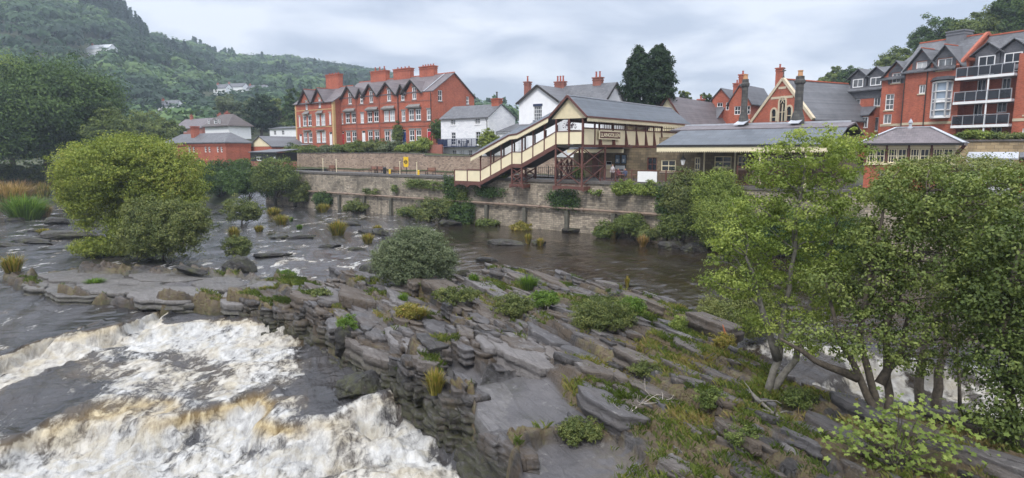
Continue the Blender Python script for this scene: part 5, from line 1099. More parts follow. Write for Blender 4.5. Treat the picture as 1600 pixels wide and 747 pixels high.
def land():
    a = np.concatenate([np.linspace(-900, -200, 60)[:-1], np.linspace(-200, 60, 150)[:-1], np.linspace(60, 700, 50)])
    b = np.concatenate([np.linspace(-14, 30, 60)[:-1], np.linspace(30, 120, 45)[:-1], np.linspace(120, 1300, 140)])
    Ag, Bg = np.meshgrid(a, b); X = F1.O[0]+Ag*F1.A[0]+Bg*F1.B[0]; Y = F1.O[1]+Ag*F1.A[1]+Bg*F1.B[1]
    Z = hill_z(X, Y); ramp = ss(-11, 1, Bg+(fbm(Ag/5, Bg/5, 8)-.5)*3); Z = np.where(Ag < -58, Z*ramp-3*(1-ramp), Z)
    Z = Z+np.where(Bg < 40, (fbm(Ag/3, Bg/3, 9)-.5)*.25, 0)
    keep = (Ag < -62.5) | (Bg > 12.5); Z = np.where((Bg > 12.5) & (Bg < 13.0) & (Ag > -62.5), Z-.3, Z)
    o = gridmesh('ground', X, Y, Z, 'land', keep=keep); o['kind'] = 'structure'
    # riverbed, one sheet far beyond the frame
    mb = MB(); mb.poly([(-900, -60, -3.4), (500, -60, -3.4), (500, 900, -3.4), (-900, 900, -3.4)]); o = mb.build('riverbed', 'bed'); o['kind'] = 'structure'
M = MT('land'); c = M.coord(); nn = M.noise(c, .05, 8, .7); n2 = M.noise(c, .9, 5, .7)
M.l(M.mix(n2, M.ramp(nn, [(.35, (.03, .05, .015)), (.55, (.05, .075, .022)), (.72, (.11, .115, .04))]), (.05, .045, .025)), M.b.inputs['Base Color']); M.b.inputs['Roughness'].default_value = .95; m['land'] = M.m
m['bed'] = plain('river_bed', (.05, .042, .03), .9, .4, 1)
land()
# ================================================================ leaves
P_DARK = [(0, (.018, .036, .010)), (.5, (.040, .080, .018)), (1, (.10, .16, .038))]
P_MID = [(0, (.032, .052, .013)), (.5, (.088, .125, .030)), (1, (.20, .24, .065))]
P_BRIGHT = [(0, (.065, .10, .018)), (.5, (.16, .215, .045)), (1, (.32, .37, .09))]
P_YEL = [(0, (.06, .09, .015)), (.45, (.17, .215, .035)), (.8, (.30, .345, .07)), (1, (.40, .36, .09))]
P_GREY = [(0, (.032, .046, .022)), (.5, (.09, .12, .058)), (1, (.19, .22, .12))]
P_CON = [(0, (.008, .022, .010)), (.5, (.017, .040, .015)), (1, (.035, .07, .022))]
P_HILL = [(0, (.012, .036, .016)), (.3, (.024, .062, .022)), (.6, (.045, .095, .036)), (.85, (.08, .145, .045)), (1, (.12, .19, .06))]
P_STRAW = [(0, (.07, .08, .015)), (.4, (.19, .18, .03)), (.8, (.34, .28, .07)), (1, (.36, .20, .08))]
P_RUSTY = [(0, (.10, .08, .02)), (.4, (.30, .20, .07)), (1, (.42, .27, .14))]
P_GRASS = [(0, (.04, .08, .012)), (.5, (.10, .18, .025)), (1, (.19, .27, .05))]
P_OLIVE = [(0, (.035, .052, .015)), (.5, (.095, .125, .034)), (1, (.22, .235, .075))]
for k, v, t in (('l_dark', P_DARK, .18), ('l_mid', P_MID, .22), ('l_bright', P_BRIGHT, .32), ('l_yel', P_YEL, .25), ('l_grey', P_GREY, .2), ('l_con', P_CON, .15), ('l_hill', P_HILL, .2), ('l_straw', P_STRAW, .3), ('l_rusty', P_RUSTY, .3), ('l_grass', P_GRASS, .35), ('l_olive', P_OLIVE, .22)):
    m[k] = leafmat('leaves_'+k[2:], v, t)
def unit(v): return v/np.maximum(np.linalg.norm(v, axis=-1, keepdims=True), 1e-9)
def leaf_geo(C, Nrm, size, asp, rng, tri=False):
    """C (n,3) centres, Nrm (n,3), size (n,) -> V,F"""
    n = len(C); r = rng.normal(size=(n, 3)); u = unit(np.cross(Nrm, r)); v = np.cross(Nrm, u); s = size[:, None]
    if tri: V = np.stack([C-u*s*.6, C+v*s*.75, C+u*s*.6-v*s*.3], 1); return V.reshape(-1, 3), np.arange(3*n).reshape(n, 3)
    bend = Nrm*s*.18; V = np.stack([C-u*s*.5, C-v*s*.5*asp+bend*.4, C+u*s*.5-bend, C+v*s*.5*asp+bend*.4], 1)
    return V.reshape(-1, 3), np.arange(4*n).reshape(n, 4)
def clump_points(ells, ncl, nl, cr, rng, inner=.55, flat=.65, up=.35, bottom=-1.0, droop=0):
    vol = np.array([e[3]*e[4]*e[5] for e in ells])**(2/3); cnt = np.maximum(1, (ncl*vol/vol.sum()).astype(int)); C = []; D = []
    for e, k in zip(ells, cnt):
        d = unit(rng.normal(size=(k*3, 3))); d = d[d[:, 2] > bottom][:k]; k = len(d); q = rng.uniform(inner**2, 1, k)**.5*np.where(rng.uniform(size=k) < .22, rng.uniform(1.0, 1.28, k), 1)
        C.append(np.array(e[:3])+d*q[:, None]*np.array(e[3:6])*(1+rng.normal(0, .05, (k, 1)))); D.append(d)
    C = np.concatenate(C); D = np.concatenate(D); k = len(C); crs = cr*rng.uniform(.35, 1.5, k); cv = rng.uniform(0, 1, k)
    # per leaf
    idx = np.repeat(np.arange(k), nl); n = len(idx); g = unit(rng.normal(size=(n, 3)))*rng.uniform(.25, 1, (n, 1))**.6; g[:, 2] *= flat
    P = C[idx]+g*crs[idx][:, None]; 
    if droop: P[:, 2] -= droop*crs[idx]*(g[:, 0]**2+g[:, 1]**2)
    Nr = unit(unit(g+D[idx]*.25)*.95+np.array([0, 0, up])+rng.normal(size=(n, 3))*.33)
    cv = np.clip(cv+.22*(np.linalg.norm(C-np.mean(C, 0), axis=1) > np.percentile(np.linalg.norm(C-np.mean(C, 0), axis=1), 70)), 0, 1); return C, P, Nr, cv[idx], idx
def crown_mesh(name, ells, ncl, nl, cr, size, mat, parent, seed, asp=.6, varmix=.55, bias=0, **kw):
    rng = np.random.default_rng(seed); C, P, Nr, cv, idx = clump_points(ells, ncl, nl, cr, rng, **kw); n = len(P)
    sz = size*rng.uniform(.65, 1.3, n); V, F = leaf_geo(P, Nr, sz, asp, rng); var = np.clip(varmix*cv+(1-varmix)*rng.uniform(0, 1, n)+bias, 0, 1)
    o = npmesh(name, V, F, mat, {'var': ('FACE', var)}); o.parent = parent; return o, C
def limb(mb, p, q, r0, r1, rng, n=5, wob=.12, sag=0, k=6):
    p = np.array(p, float); q = np.array(q, float); L = np.linalg.norm(q-p); pts = []; rr = []
    w = rng.normal(size=3)*wob*L; w2 = rng.normal(size=3)*wob*L*.4
    for i in range(n+1): t = i/n; pts.append(p*(1-t)+q*t+w*math.sin(math.pi*t)*.6+w2*math.sin(2*math.pi*t)+np.array([0, 0, sag*math.sin(math.pi*t)])); rr.append(r0*(1-t)+r1*t)
    mb.tube(pts, rr, k); return pts
def tree(name, label, cat, base, ells, ncl, nl, cr, size, mat, tr=.3, seed=1, group=None, nlimb=14, trunk_top=None, bark='bark', stems=None, kind=None, **kw):
    """base world (x,y,z); ells relative to base"""
    t = bpy.data.objects.new(name, None); COL.objects.link(t); t.location = base; ORG[t.name] = (0, 0, 0); tag(t, label, cat, group)
    rng = np.random.default_rng(seed); cm, C = crown_mesh('crown', ells, ncl, nl, cr, size, mat, t, seed, **kw)
    mb = MB(); zt = trunk_top or sum(e[2] for e in ells)/len(ells); cx = np.mean([e[0] for e in ells]); cy = np.mean([e[1] for e in ells])
    if stems is None: stems = [[(0, 0, -.4), (cx*.3, cy*.3, zt*.35), (cx*.7, cy*.7, zt*.7), (cx, cy, zt)]]
    allp = []
    for s in stems:
        s = [np.array(q, float) for q in s]; pts = []
        for i in range(len(s)-1):
            for u in (0, .33, .66): pts.append(s[i]*(1-u)+s[i+1]*u+(rng.normal(size=3)*tr*.25 if i+u > 0 else 0))
        pts.append(s[-1]); k = len(pts); rr = [tr*(1.25 if i == 0 else 1)*(1-.72*i/(k-1)) for i in range(k)]; mb.tube(pts, rr, 9); allp += [(p, r) for p, r in zip(pts[2:], rr[2:])]
    if nlimb:
        for i in rng.choice(len(C), min(nlimb, len(C)), replace=False):
            # start from the nearest stem point that lies below
            q = C[i]; d = [np.linalg.norm(p-q)+(3 if p[2] > q[2] else 0) for p, r in allp]; j = int(np.argmin(d)); p, r = allp[j]
            limb(mb, p, q, min(r*.6, tr*.4), max(size*.12, tr*.05), rng)
    mb.build('trunk', bark, t, smooth=True); return t
def shrub(name, label, cat, px, py, z, wpx, hpx, mat, seed, dens=1.0, group=None, Y=None, lf=None, depth=.8, stems=True, kw=None):
    """bush whose base stands at pixel (px,py) on height z, wpx x hpx big in the photo"""
    b = onz(px, py, z) if Y is None else onY(px, py, Y); D = b[1]; s = D/980; w, h = wpx*s, hpx*s; rng = np.random.default_rng(seed)
    lf = lf or max(.07, D*.0026); ells = [(0, 0, h*.52, w*.46, w*.46*depth, h*.48)]
    for i in range(4): ells.append((rng.uniform(-.3, .3)*w, rng.uniform(-.25, .25)*w*depth, h*rng.uniform(.28, .62), w*rng.uniform(.18, .28), w*rng.uniform(.18, .28), h*rng.uniform(.2, .34)))
    area = math.pi*w*h*1.6; cr = max(.12*min(w, h*1.2), lf*2.2); n = int(dens*area*2.6/(lf*lf*.33)); nl = 34; ncl = max(8, n//nl)
    t = bpy.data.objects.new(name, None); COL.objects.link(t); t.location = b; ORG[t.name] = (0, 0, 0); tag(t, label, cat, group)
    k = dict(inner=.4, bottom=-.75); k.update(kw or {}); cm, C = crown_mesh('foliage', ells, ncl, nl, cr, lf, mat, t, seed, **k)
    if stems:
        mb = MB()
        for i in rng.choice(len(C), min(7, len(C)), replace=False): limb(mb, (rng.normal()*.04*w, rng.normal()*.04*w, -.15), C[i], .03*h**.5+.01, .012, rng, 4, .1, 0, 5)
        mb.build('stems', 'bark', t, smooth=True)
    return t
def hillY(px, py):
    for Y in np.arange(255, 1080, 4):
        x, y, z = onY(px, py, Y)
        if z < float(hill_z(np.array([x]), np.array([y]))[0])+3: return float(Y)
    return 900.0
HH = [(px, py, hillY(px, py), L, h, lb) for px, py, L, h, lb in ((157, 89, 17, 5, 'long white cottage high on the wooded hillside'), (262, 180, 11, 4.5, 'white gabled cottage low on the hillside, above the brown brick house'), (345, 147, 10, 4, 'small white cottage in the middle of the hill, left one of a row'), (368, 146, 15, 4.5, 'long pale cottage in the middle of the hill, centre of a row'), (401, 150, 15, 5, 'bright white cottage on the hill, right one of a row'), (395, 98, 13, 4, 'tiny white cottage up near the skyline ridge'))]
print([round(h[2]) for h in HH])
def woods():
    rng = np.random.default_rng(3); n = 9000
    # area sampling in (px, Y)
    px = rng.uniform(-90, 800, n*3); Y = np.sqrt(rng.uniform(235**2, 1080**2, n*3)); x = (px-800)/980*Y
    Yr = np.interp(px, RT[:, 0], RT[:, 2]); ok = Y < Yr+25; x, Y, px = x[ok], Y[ok], px[ok]
    # clearings : meadows on the hillside
    cl = fbm(x/90, Y/90, 21, 3); ok = ~((cl > .66) & (Y > 420)); x, Y, px = x[ok][:n], Y[ok][:n], px[ok][:n]
    for hp, hY, hw in [(h[0], h[2], h[3]) for h in HH]:
        ok = ~((np.abs(px-hp) < 9+hw*.55) & (Y > hY-60) & (Y < hY+12)); x, Y, px = x[ok], Y[ok], px[ok]
    # poisson-ish thinning
    cell = {}; keep = []
    for i, (a, b) in enumerate(zip(x, Y)):
        k = (int(a//9.6), int(b//9.6))
        if k in cell: continue
        cell[k] = 1; keep.append(i)
    x, Y, px = x[keep], Y[keep], px[keep]; z = hill_z(x, Y); T = len(x)
    con = (fbm(x/70, Y/70, 31, 2) > .78) | ((px < 250) & (px > 120) & (Y > 520)); hgt = np.where(con, rng.uniform(13, 19, T), rng.uniform(8, 14, T)); rad = np.where(con, rng.uniform(2.8, 4, T), rng.uniform(5.5, 10.5, T))
    tone = np.clip(.42+(fbm(x/45, Y/45, 41, 3)-.5)*1.6+rng.normal(0, .22, T)-np.where(con, .22, 0), 0, 1); k = 100
    d = unit(rng.normal(size=(T, k, 3))); d[..., 2] = np.abs(d[..., 2])*1.05-.25; lump = .78+.3*np.sin(d[..., 0]*5+rng.uniform(0, 6, (T, 1)))*np.sin(d[..., 1]*5+rng.uniform(0, 6, (T, 1)))+rng.normal(0, .09, (T, k))
    zz = hgt[:, None]*(.56+.44*d[..., 2]*lump); rr = rad[:, None]*np.sqrt(np.clip(1-d[..., 2]**2, .03, 1))*lump
    h01 = rng.uniform(.1, 1, (T, k)); zz = np.where(con[:, None], hgt[:, None]*h01, zz); rr = np.where(con[:, None], rad[:, None]*(1.04-h01)*rng.uniform(.75, 1.1, (T, k)), rr)
    ang = np.arctan2(d[..., 1], d[..., 0]); P = np.stack([x[:, None]+rr*np.cos(ang), Y[:, None]+rr*np.sin(ang), z[:, None]+zz], -1)
    Nr = unit(d*1.1+np.array([0, 0, .35])+rng.normal(size=d.shape)*.2); size = np.where(Y < 400, 2.0, 2.6)*rng.uniform(.8, 1.25, T); size = np.repeat(size, k)*rng.uniform(.7, 1.3, T*k)
    V, F = leaf_geo(P.reshape(-1, 3), Nr.reshape(-1, 3), size, .8, rng, tri=True); var = np.clip(tone[:, None]+rng.normal(0, .10, (T, k)), 0, 1).ravel()
    o = npmesh('woods', V, F, 'l_hill', {'var': ('FACE', var)}); o['kind'] = 'stuff'; o['label'] = 'dense mixed wood covering the hazy hillsides'; print('hill trees', T)
woods()
# cottages on the hill
def hillhouses():
    for i, (px, py, Y, L, h, lb) in enumerate(HH):
        x, y, _ = onY(px, py, Y); z = onY(px, py, Y)[2]; Ff = Frame((x-L/2, y), (1, -.25))
        gable_house('hillside_cottage', lb, (0, 0, z), L, 7, h, 2.6, 'white', 'lead' if i == 0 else 'slate_dark', [(1.5, 1.2, 1.4), (L-3.2, 1.2, 1.4)], frame=Ff, group='white cottages on the hillside', chim=[(1.2, 3.5, 1.0, 1.1)])
hillhouses()
# ---------------------------------------------------------------- haze
def haze():
    bpy.context.view_layer.update()
    mb = MB(); mb.box(-1500, 1500, -90, 1700, -4.6, 420); o = mb.build('haze', 'white'); M = MT('haze'); M.t.nodes.remove(M.b); v = M.t.nodes.new('ShaderNodeVolumePrincipled')
    v.inputs['Color'].default_value = (.72, .84, 1, 1); v.inputs['Density'].default_value = .00034; v.inputs['Anisotropy'].default_value = .2; M.l(v.outputs[0], M.o.inputs['Volume']); o.data.materials.clear(); o.data.materials.append(M.m)
    o['kind'] = 'stuff'; o['label'] = 'thin pale blue haze in the valley air'
haze()
# ================================================================ middle distance trees
def farveg():
    def T(name, lb, px, py, Y, w, h, mat, seed, ells=None, dens=1, tr=.5, lf=None, cat='tree', **kw):
        b = onY(px, py, Y); s = Y/980; W_, H_ = w*s, h*s; rng = np.random.default_rng(seed); lf = lf or Y*.0030
        if ells is None:
            ells = [(0, 0, H_*.58, W_*.42, W_*.4, H_*.42)]
            for i in range(7): an = i*.9+seed; ells.append((math.cos(an)*W_*.27, math.sin(an)*W_*.25, H_*rng.uniform(.3, .74), W_*rng.uniform(.17, .26), W_*rng.uniform(.17, .26), H_*rng.uniform(.14, .24)))
        area = math.pi*W_*H_*1.3; n = int(dens*area*2.4/(lf*lf*.33)); nl = 75
        return tree(name, lb, cat, b, ells, max(20, n//nl), nl, W_*.105, lf, mat, tr, seed, inner=.6, bottom=-.8, **kw)
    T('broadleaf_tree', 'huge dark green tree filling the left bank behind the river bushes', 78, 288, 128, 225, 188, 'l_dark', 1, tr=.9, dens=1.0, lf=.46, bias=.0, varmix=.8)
    T('broadleaf_tree', 'dark green tree cut by the left edge, left of the huge dark tree', -25, 290, 128, 130, 165, 'l_dark', 2, tr=.8)
    T('broadleaf_tree', 'fresh green tree crown rising behind the huge dark tree', 25, 280, 150, 110, 185, 'l_bright', 3, tr=.7)
    T('broadleaf_tree', 'rounded mid green tree on the right shoulder of the huge dark tree', 178, 290, 122, 72, 118, 'l_mid', 4)
    T('broadleaf_tree', 'soft green tree behind the yellow green river tree', 236, 260, 165, 70, 86, 'l_mid', 5, bias=.1)
    T('broadleaf_tree', 'bushy green tree left of the brown brick house', 262, 250, 150, 60, 62, 'l_mid', 6)
    T('broadleaf_tree', 'grey green tree behind the hipped white house', 372, 215, 210, 62, 66, 'l_grey', 7)
    T('dark_conifer', 'dark round conifer between the hipped house and brick terrace', 410, 215, 190, 50, 66, 'l_con', 8, dens=1.2)
    T('broadleaf_tree', 'pale green tree between the dark conifer and the terrace', 438, 215, 200, 40, 58, 'l_mid', 9)
    T('broadleaf_tree', 'dark tree rising just left of the brick terrace roof', 463, 215, 185, 36, 78, 'l_dark', 10)
    # twin conifers
    for i, (px, w, h, py, lb) in enumerate(((997, 44, 88, 165, 'left one of two tall dark conifers side by side'), (1028, 46, 93, 165, 'right one of two tall dark conifers side by side'))):
        Y = 88; s = Y/980; W_, H_ = w*s, h*s; ells = [(0, 0, H_*.30, W_*.56, W_*.56, H_*.3), (0, 0, H_*.55, W_*.48, W_*.48, H_*.24), (0, 0, H_*.74, W_*.36, W_*.36, H_*.19), (0, 0, H_*.88, W_*.2, W_*.2, H_*.13)]
        tree('tall_conifer', lb, 'conifer', onY(px, py, Y), ells, 620, 46, W_*.12, .26, 'l_con', .35, 20+i, group='twin conifers', nlimb=6, inner=.6, droop=.6, bias=.05)
    # trees above the apartments
    for i, (px, py, Y, w, h, mat, lb) in enumerate(((1300, 150, 170, 46, 42, 'l_mid', 'green tree behind the chapel hall roof'), (1335, 150, 165, 60, 44, 'l_dark', 'dark green tree left behind the apartment wing'), (1400, 130, 150, 62, 52, 'l_mid', 'spiky green tree above the apartment wing roof'), (1462, 110, 150, 78, 82, 'l_dark', 'dark tree rising behind the big grey apartment chimney'), (1530, 100, 140, 90, 84, 'l_mid', 'broad green tree behind the brick parapet of the apartments'), (1590, 90, 135, 80, 105, 'l_dark', 'tallest dark tree behind the right end of the apartments'), (1650, 90, 130, 100, 120, 'l_mid', 'green tree crown cut by the right edge behind the apartments'))):
        T('broadleaf_tree', lb, px, py, Y, w, h, mat, 30+i)
    T('broadleaf_tree', 'small green tree poking up right of the twin conifers', 1070, 165, 130, 22, 24, 'l_mid', 41)
    T('broadleaf_tree', 'small rounded tree behind the little red villa', 1104, 165, 140, 22, 22, 'l_mid', 42)
    # bushes round the brick hall and along the left bank
    for i, (px, py, z, w, h, mat, lb) in enumerate(((345, 306, .6, 84, 52, 'l_dark', 'large dark green bush below the brick hall'), (300, 300, .8, 60, 44, 'l_mid', 'green bush below the left end of the brick hall'), (388, 312, .4, 62, 50, 'l_dark', 'dark bush on the bank right of the large one below the hall'), (432, 308, .6, 66, 56, 'l_mid', 'mid green bush covering the left end of the river wall'), (372, 268, 4.5, 46, 22, 'l_mid', 'round bush in front of the timber shed'), (250, 290, 1.0, 60, 50, 'l_dark', 'dark bank bush half hidden by the yellow green tree'), (200, 292, .9, 90, 40, 'l_dark', 'low dark bush at the water under the far trees'), (110, 292, .9, 110, 36, 'l_mid', 'low green bush at the water on the far left bank'), (20, 292, .9, 110, 34, 'l_mid', 'low green bank bush at the far left edge'), (462, 316, .2, 34, 26, 'l_olive', 'olive bush at the foot of the wall, left end'))):
        bw_ = {0: -5, 2: -5.5, 3: -3.5, 9: -1.5}.get(i); P = F1.w(F1.onb(px, py, bw_)[0], bw_) if bw_ else None; shrub('bank_bush', lb, 'bush', px, py, z, w*1.15, h*1.1, mat, 60+i, dens=.9, group='bushes on the far bank', Y=P[1] if P else None)
    # terrace garden shrubs
    G = ((447, 240, 34, 16, 'l_dark', 'leftmost dark shrub of the terrace gardens'), (462, 244, 40, 16, 'l_mid', 'shrub under the left white door'), (487, 241, 36, 14, 'l_mid', 'shrub under the yellow quoined pair'), (512, 242, 36, 15, 'l_grey', 'grey green shrub under the yellow quoins'), (535, 238, 34, 12, 'l_mid', 'low shrub in front of the left red door'), (560, 240, 42, 20, 'l_mid', 'spreading garden shrub under the white door'), (588, 241, 46, 22, 'l_olive', 'olive garden shrub left of the climber'), (615, 240, 44, 20, 'l_grey', 'grey garden shrub below the climber'), (640, 240, 44, 16, 'l_bright', 'bright low shrub under the blue door'), (660, 238, 30, 24, 'l_bright', 'bright green bush by the right red door'), (683, 222, 20, 34, 'l_dark', 'dark tall bush against the terrace end wall'))
    for i, (px, py, w, h, mat, lb) in enumerate(G):
        a, z = F1.onb(px, py, 14.6 if py > 230 else 18.6); b = F1.w(a, 14.6 if py > 230 else 18.6, z); shrub('garden_shrub', lb, 'shrub', px, py, 0, w, h, mat, 90+i, dens=.9, group='shrubs along the terrace gardens', Y=b[1])
    a, z = F1.onb(622, 224, 19.6); b = F1.w(a, 19.6, z); shrub('climbing_plant', 'green climber growing up the terrace wall beside the blue door', 'climber', 622, 224, 0, 15, 34, 'l_mid', 120, Y=b[1], depth=.3)
    a, z = F1.onb(766, 246, 15.5); b = F1.w(a, 15.5, z); shrub('garden_tree', 'small bright tree at the right corner of the white cottage', 'tree', 763, 246, 0, 30, 42, 'l_yel', 121, Y=b[1], kw=dict(bias=-.15))
    # apartment hedges
    for i, (px, w, h, mat, lb) in enumerate(((1502, 22, 12, 'l_mid', 'small dark clipped bush left of the balcony column'), (1525, 44, 15, 'l_bright', 'bright round clipped bush in front of the apartments'), (1552, 30, 10, 'l_mid', 'low clipped bush at the centre of the apartment wall'), (1582, 44, 11, 'l_olive', 'olive clipped hedge at the right edge above the wall'))):
        b = F1.w(*[F1.onb(px, 218, 11)[0], 11]); shrub('clipped_bush', lb, 'bush', px, 219, 0, w, h, mat, 130+i, Y=b[1], group='clipped bushes above the sandstone wall', stems=False)
farveg()
# ================================================================ river and rock shelves
def PL(pts, z): return np.array([onz(x, y, z)[:2] for x, y in pts])
def gline(pts, z):
    P = PL(pts, z); P = P[np.argsort(P[:, 0])]; return lambda x: np.interp(x, P[:, 0], P[:, 1])
gS = gline([(-300, 425), (0, 425), (180, 440), (360, 470), (520, 510), (640, 560), (760, 640), (820, 740)], -.2)
gA = gline([(-300, 600), (-100, 590), (0, 566), (46, 550), (93, 537), (153, 510), (200, 512), (250, 506), (285, 476), (330, 500), (400, 505), (470, 515), (520, 512), (580, 520), (700, 560)], -.5)
gB = gline([(-300, 720), (-60, 712), (0, 702), (60, 682), (110, 658), (170, 642), (230, 636), (260, 652), (300, 655), (350, 640), (415, 632), (428, 662), (465, 676), (505, 683), (548, 668), (600, 652), (632, 636), (700, 655), (760, 690), (850, 760)], -1.2)
gC = gline([(1000, 478), (1060, 492), (1100, 503), (1200, 530), (1300, 548), (1400, 560), (1600, 578), (1900, 600)], -.3)
gD = gline([(1100, 600), (1250, 600), (1330, 585), (1420, 590), (1500, 612), (1700, 640)], -.9)
SP = PL([(600, 425), (660, 450), (850, 500), (1000, 560), (1100, 620), (1250, 720), (1400, 850)], .1)
def spine_x(y): o = np.argsort(SP[:, 1]); return np.interp(y, SP[o, 1], SP[o, 0])
def water(x, y):
    wx = (fbm(x/1.6, y/1.6, 51, 3)-.5); L = x < spine_x(y); sS = gS(x)-y; wy = (fbm(x/.45, y/.6, 52, 2)-.5); sA = gA(x)-y+wx*2.8+wy*.3; sB = gB(x)-y+wx*2.4+wy*.15; sC = gC(x)-y+wx*2; sD = gD(x)-y+wx*1.5
    px = 800+980*x/np.maximum(y, 1)
    hA = .55*np.interp(px, [0, 250, 420, 520, 620], [1, 1, .9, .55, .2])
    z = np.where(L, -.3*ss(0, 2.5, sS)-hA*ss(0, 2.8, sA)+hA*.25*np.exp(-((sA+.3)/.6)**2)-.85*ss(0, 2.6, sB)+.16*np.exp(-((sB+.3)/.5)**2), -.75*ss(0, 4, sC)-.55*ss(0, 1.2, sD))
    # turbulence
    tA = ss(.1, 1.2, sA)*(1-.55*ss(4, 9, sA)); tB = ss(.2, 1.2, sB); turb = np.where(L, np.clip(tA*.75*np.interp(px, [0, 420, 600], [1, 1, .35])+tB, 0, 1.2), .35*ss(0, 2, sD))
    z = z+turb*((fbm(x/1.5, y/1.1, 61, 4)-.5)*.75+(np.abs(fbm(x/.6, y/.5, 62, 3)-.5))*.30+(np.abs(fbm(x/.2, y/.18, 72, 2)-.5))*.06)
    # ordinary ripples, wave crests across the flow
    u = x*.55-y*.83; v = x*.83+y*.55
    calm = 1-np.clip(turb, 0, 1); z = z+calm*((fbm(u/1.3, v/2.6, 63, 3)-.5)*.28*(1-.55*(x > y*.0+onz(720, 420, 0)[0]*y/onz(720, 420, 0)[1])*(y > 26))+(fbm(u/.45, v/1.0, 64, 2)-.5)*.10)
    # foam masks
    n1 = fbm(x/1.1, y/1.8, 65, 4); n2 = fbm(x/.35, y/.7, 66, 3)
    pool = np.exp(-(((px-545)/105)**4))*ss(.5, 2.6, sA)*(1-ss(-.6, .1, sB)); pool2 = np.exp(-(((px-40)/85)**4))*ss(5.0, 6.2, sA)*(1-ss(-.5, .0, sB)); pool3 = np.exp(-(((px-250)/45)**2))*np.exp(-((sA-5)/1.2)**2)
    fA = ss(-.1, .5, sA)*(1-.45*ss(2.5, 9, sA)); foam = np.clip(fA*.98+(n1-.5)*1.3*(fA > .05), 0, 1); foam = foam*(1-.98*pool)*(1-.8*pool2)*(1-.6*pool3)
    fB = ss(-.05, .6, sB)*.90+(n1-.5)*1.25*(sB > 0); veil = np.exp(-((px-705)/60)**2)*np.exp(-((sB-2.2)/1.6)**2); foam = np.maximum(foam*(sB < .3), np.where(sB > -.1, np.clip(fB-.55*veil, 0, 1), 0))
    wh = np.clip((n1-.53)*5, 0, 1)*np.where(y < 52, .85, .7)*ss(0, 3, 60-y+0*x+60)  # scattered riffles upstream
    foam = np.where(L, np.maximum(foam, .5*np.clip((n1-.57)*5, 0, 1)*(sA < 0)*(sS > -1)), foam*0)
    fC = ss(0, .8, sC)*(1-ss(1.5, 4, sC))*np.clip((n1-.42)*4, 0, 1); fD = ss(-.1, .4, sD)*(1-ss(1.2, 3.2, sD))*np.clip(.4+(n1-.4)*3, 0, 1)
    foam = np.where(L, foam, np.maximum(fC*.8, fD)); up = np.where(L, sS < -.5, sC < -1)
    calmR = (x > onz(700, 400, 0)[0]*y/onz(700, 400, 0)[1])      # the dark pool under the station stays calmer
    foam = np.where(up, np.clip(wh*(1-.75*calmR), 0, 1)*.75, foam)
    calm_a = np.where(L, np.where(up, calmR, 0), np.where(up, 1.0, .35))*1.0
    tan = np.where(L, np.clip(np.exp(-((sB-.55)/.5)**2)*np.interp(px, [0, 60, 200, 260, 430, 470, 600], [.5, .6, .6, 1, 1, .35, .3])+.5*np.exp(-((sA-.45)/.4)**2)*np.interp(px, [0, 200, 420, 520], [.75, .9, .7, .5])+.28*ss(.45, .7, fbm(x/2.5, y/2, 68, 2))*(foam > .2), 0, 1), .2*ss(0, 1, sC))
    return z, foam, tan, calm_a
def river():
    def axis(segs):
        o = []
        for a, b, s in segs: o.append(np.arange(a, b, s))
        return np.concatenate(o)
    xs = axis([(-420, -120, 6), (-120, -40, 1.2), (-40, -22, .16), (-22, 22, .06), (22, 30, .3), (30, 60, 2)]); ys = axis([(9, 14, .2), (14, 33, .06), (33, 48, .13), (48, 70, .3), (70, 130, .9), (130, 330, 4)])
    X, Y = np.meshgrid(xs, ys); Z, foam, tan, calm = water(X, Y); far = ss(48, 70, Y); Z = Z*(1-far)+far*(fbm(X/3, Y/3, 70, 2)-.5)*.06
    a, b = F1.ab(X, Y); keep = (b < 1.5) | (a < -60)
    uv = np.stack([(X*.35-Y*.94), (X*.94+Y*.35)], -1).reshape(-1, 2)
    o = gridmesh('river', X, Y, Z, 'water', {'foam': ('POINT', foam), 'tan': ('POINT', tan), 'calm': ('POINT', calm)}, uv=uv, keep=keep); o['kind'] = 'structure'
M = MT('water'); c = M.coord(); ca = M.attr('calm')['Fac']; fo = M.attr('foam')['Fac']; ta = M.attr('tan')['Fac']; uvn = M.n('ShaderNodeUVMap', uv_map='flow').outputs[0]
fc = M.mapping(c, (1.25, .75, .6), (0, 0, .3)); st = M.noise(fc, 2.6, 9, .68, .35); fine = M.noise(M.mapping(c, (1.1, .9, .8), (0, 0, .3)), 9, 6, .72, .2)
thr = M.math('ADD', M.math('MULTIPLY', st, .78), M.math('MULTIPLY', fine, .22))
q = M.math('ADD', M.math('MULTIPLY', fo, .92), M.math('MULTIPLY', M.math('SUBTRACT', thr, .5), 2.1)); q2 = M.math('ADD', M.math('MULTIPLY', M.math('SUBTRACT', q, .5), 3.0), .5); q2n = M.n('ShaderNodeClamp'); M.l(q2, q2n.inputs[0]); ff = M.math('MULTIPLY', q2n.outputs[0], M.math('LESS_THAN', .02, fo))
deep = M.mix(ta, (.026, .026, .028), (.13, .085, .03)); wn = M.noise(M.mapping(uvn, (.25, 1, 1)), .5, 4); deep = M.mix(M.ramp(wn, [(.42, (0,)*3), (.7, (.6,)*3)]), deep, (.045, .032, .02))
white = M.mix(M.ramp(st, [(.36, (0,)*3), (.60, (1,)*3)]), (.24, .24, .235), (.47, .47, .46)); white = M.mix(M.ramp(M.noise(c, 1.3, 4, .6, .6), [(.45, (0,)*3), (.62, (.45,)*3)]), white, (.33, .29, .20)); tanc = M.mix(M.ramp(st, [(.35, (0,)*3), (.65, (1,)*3)]), (.15, .10, .035), (.46, .38, .23))
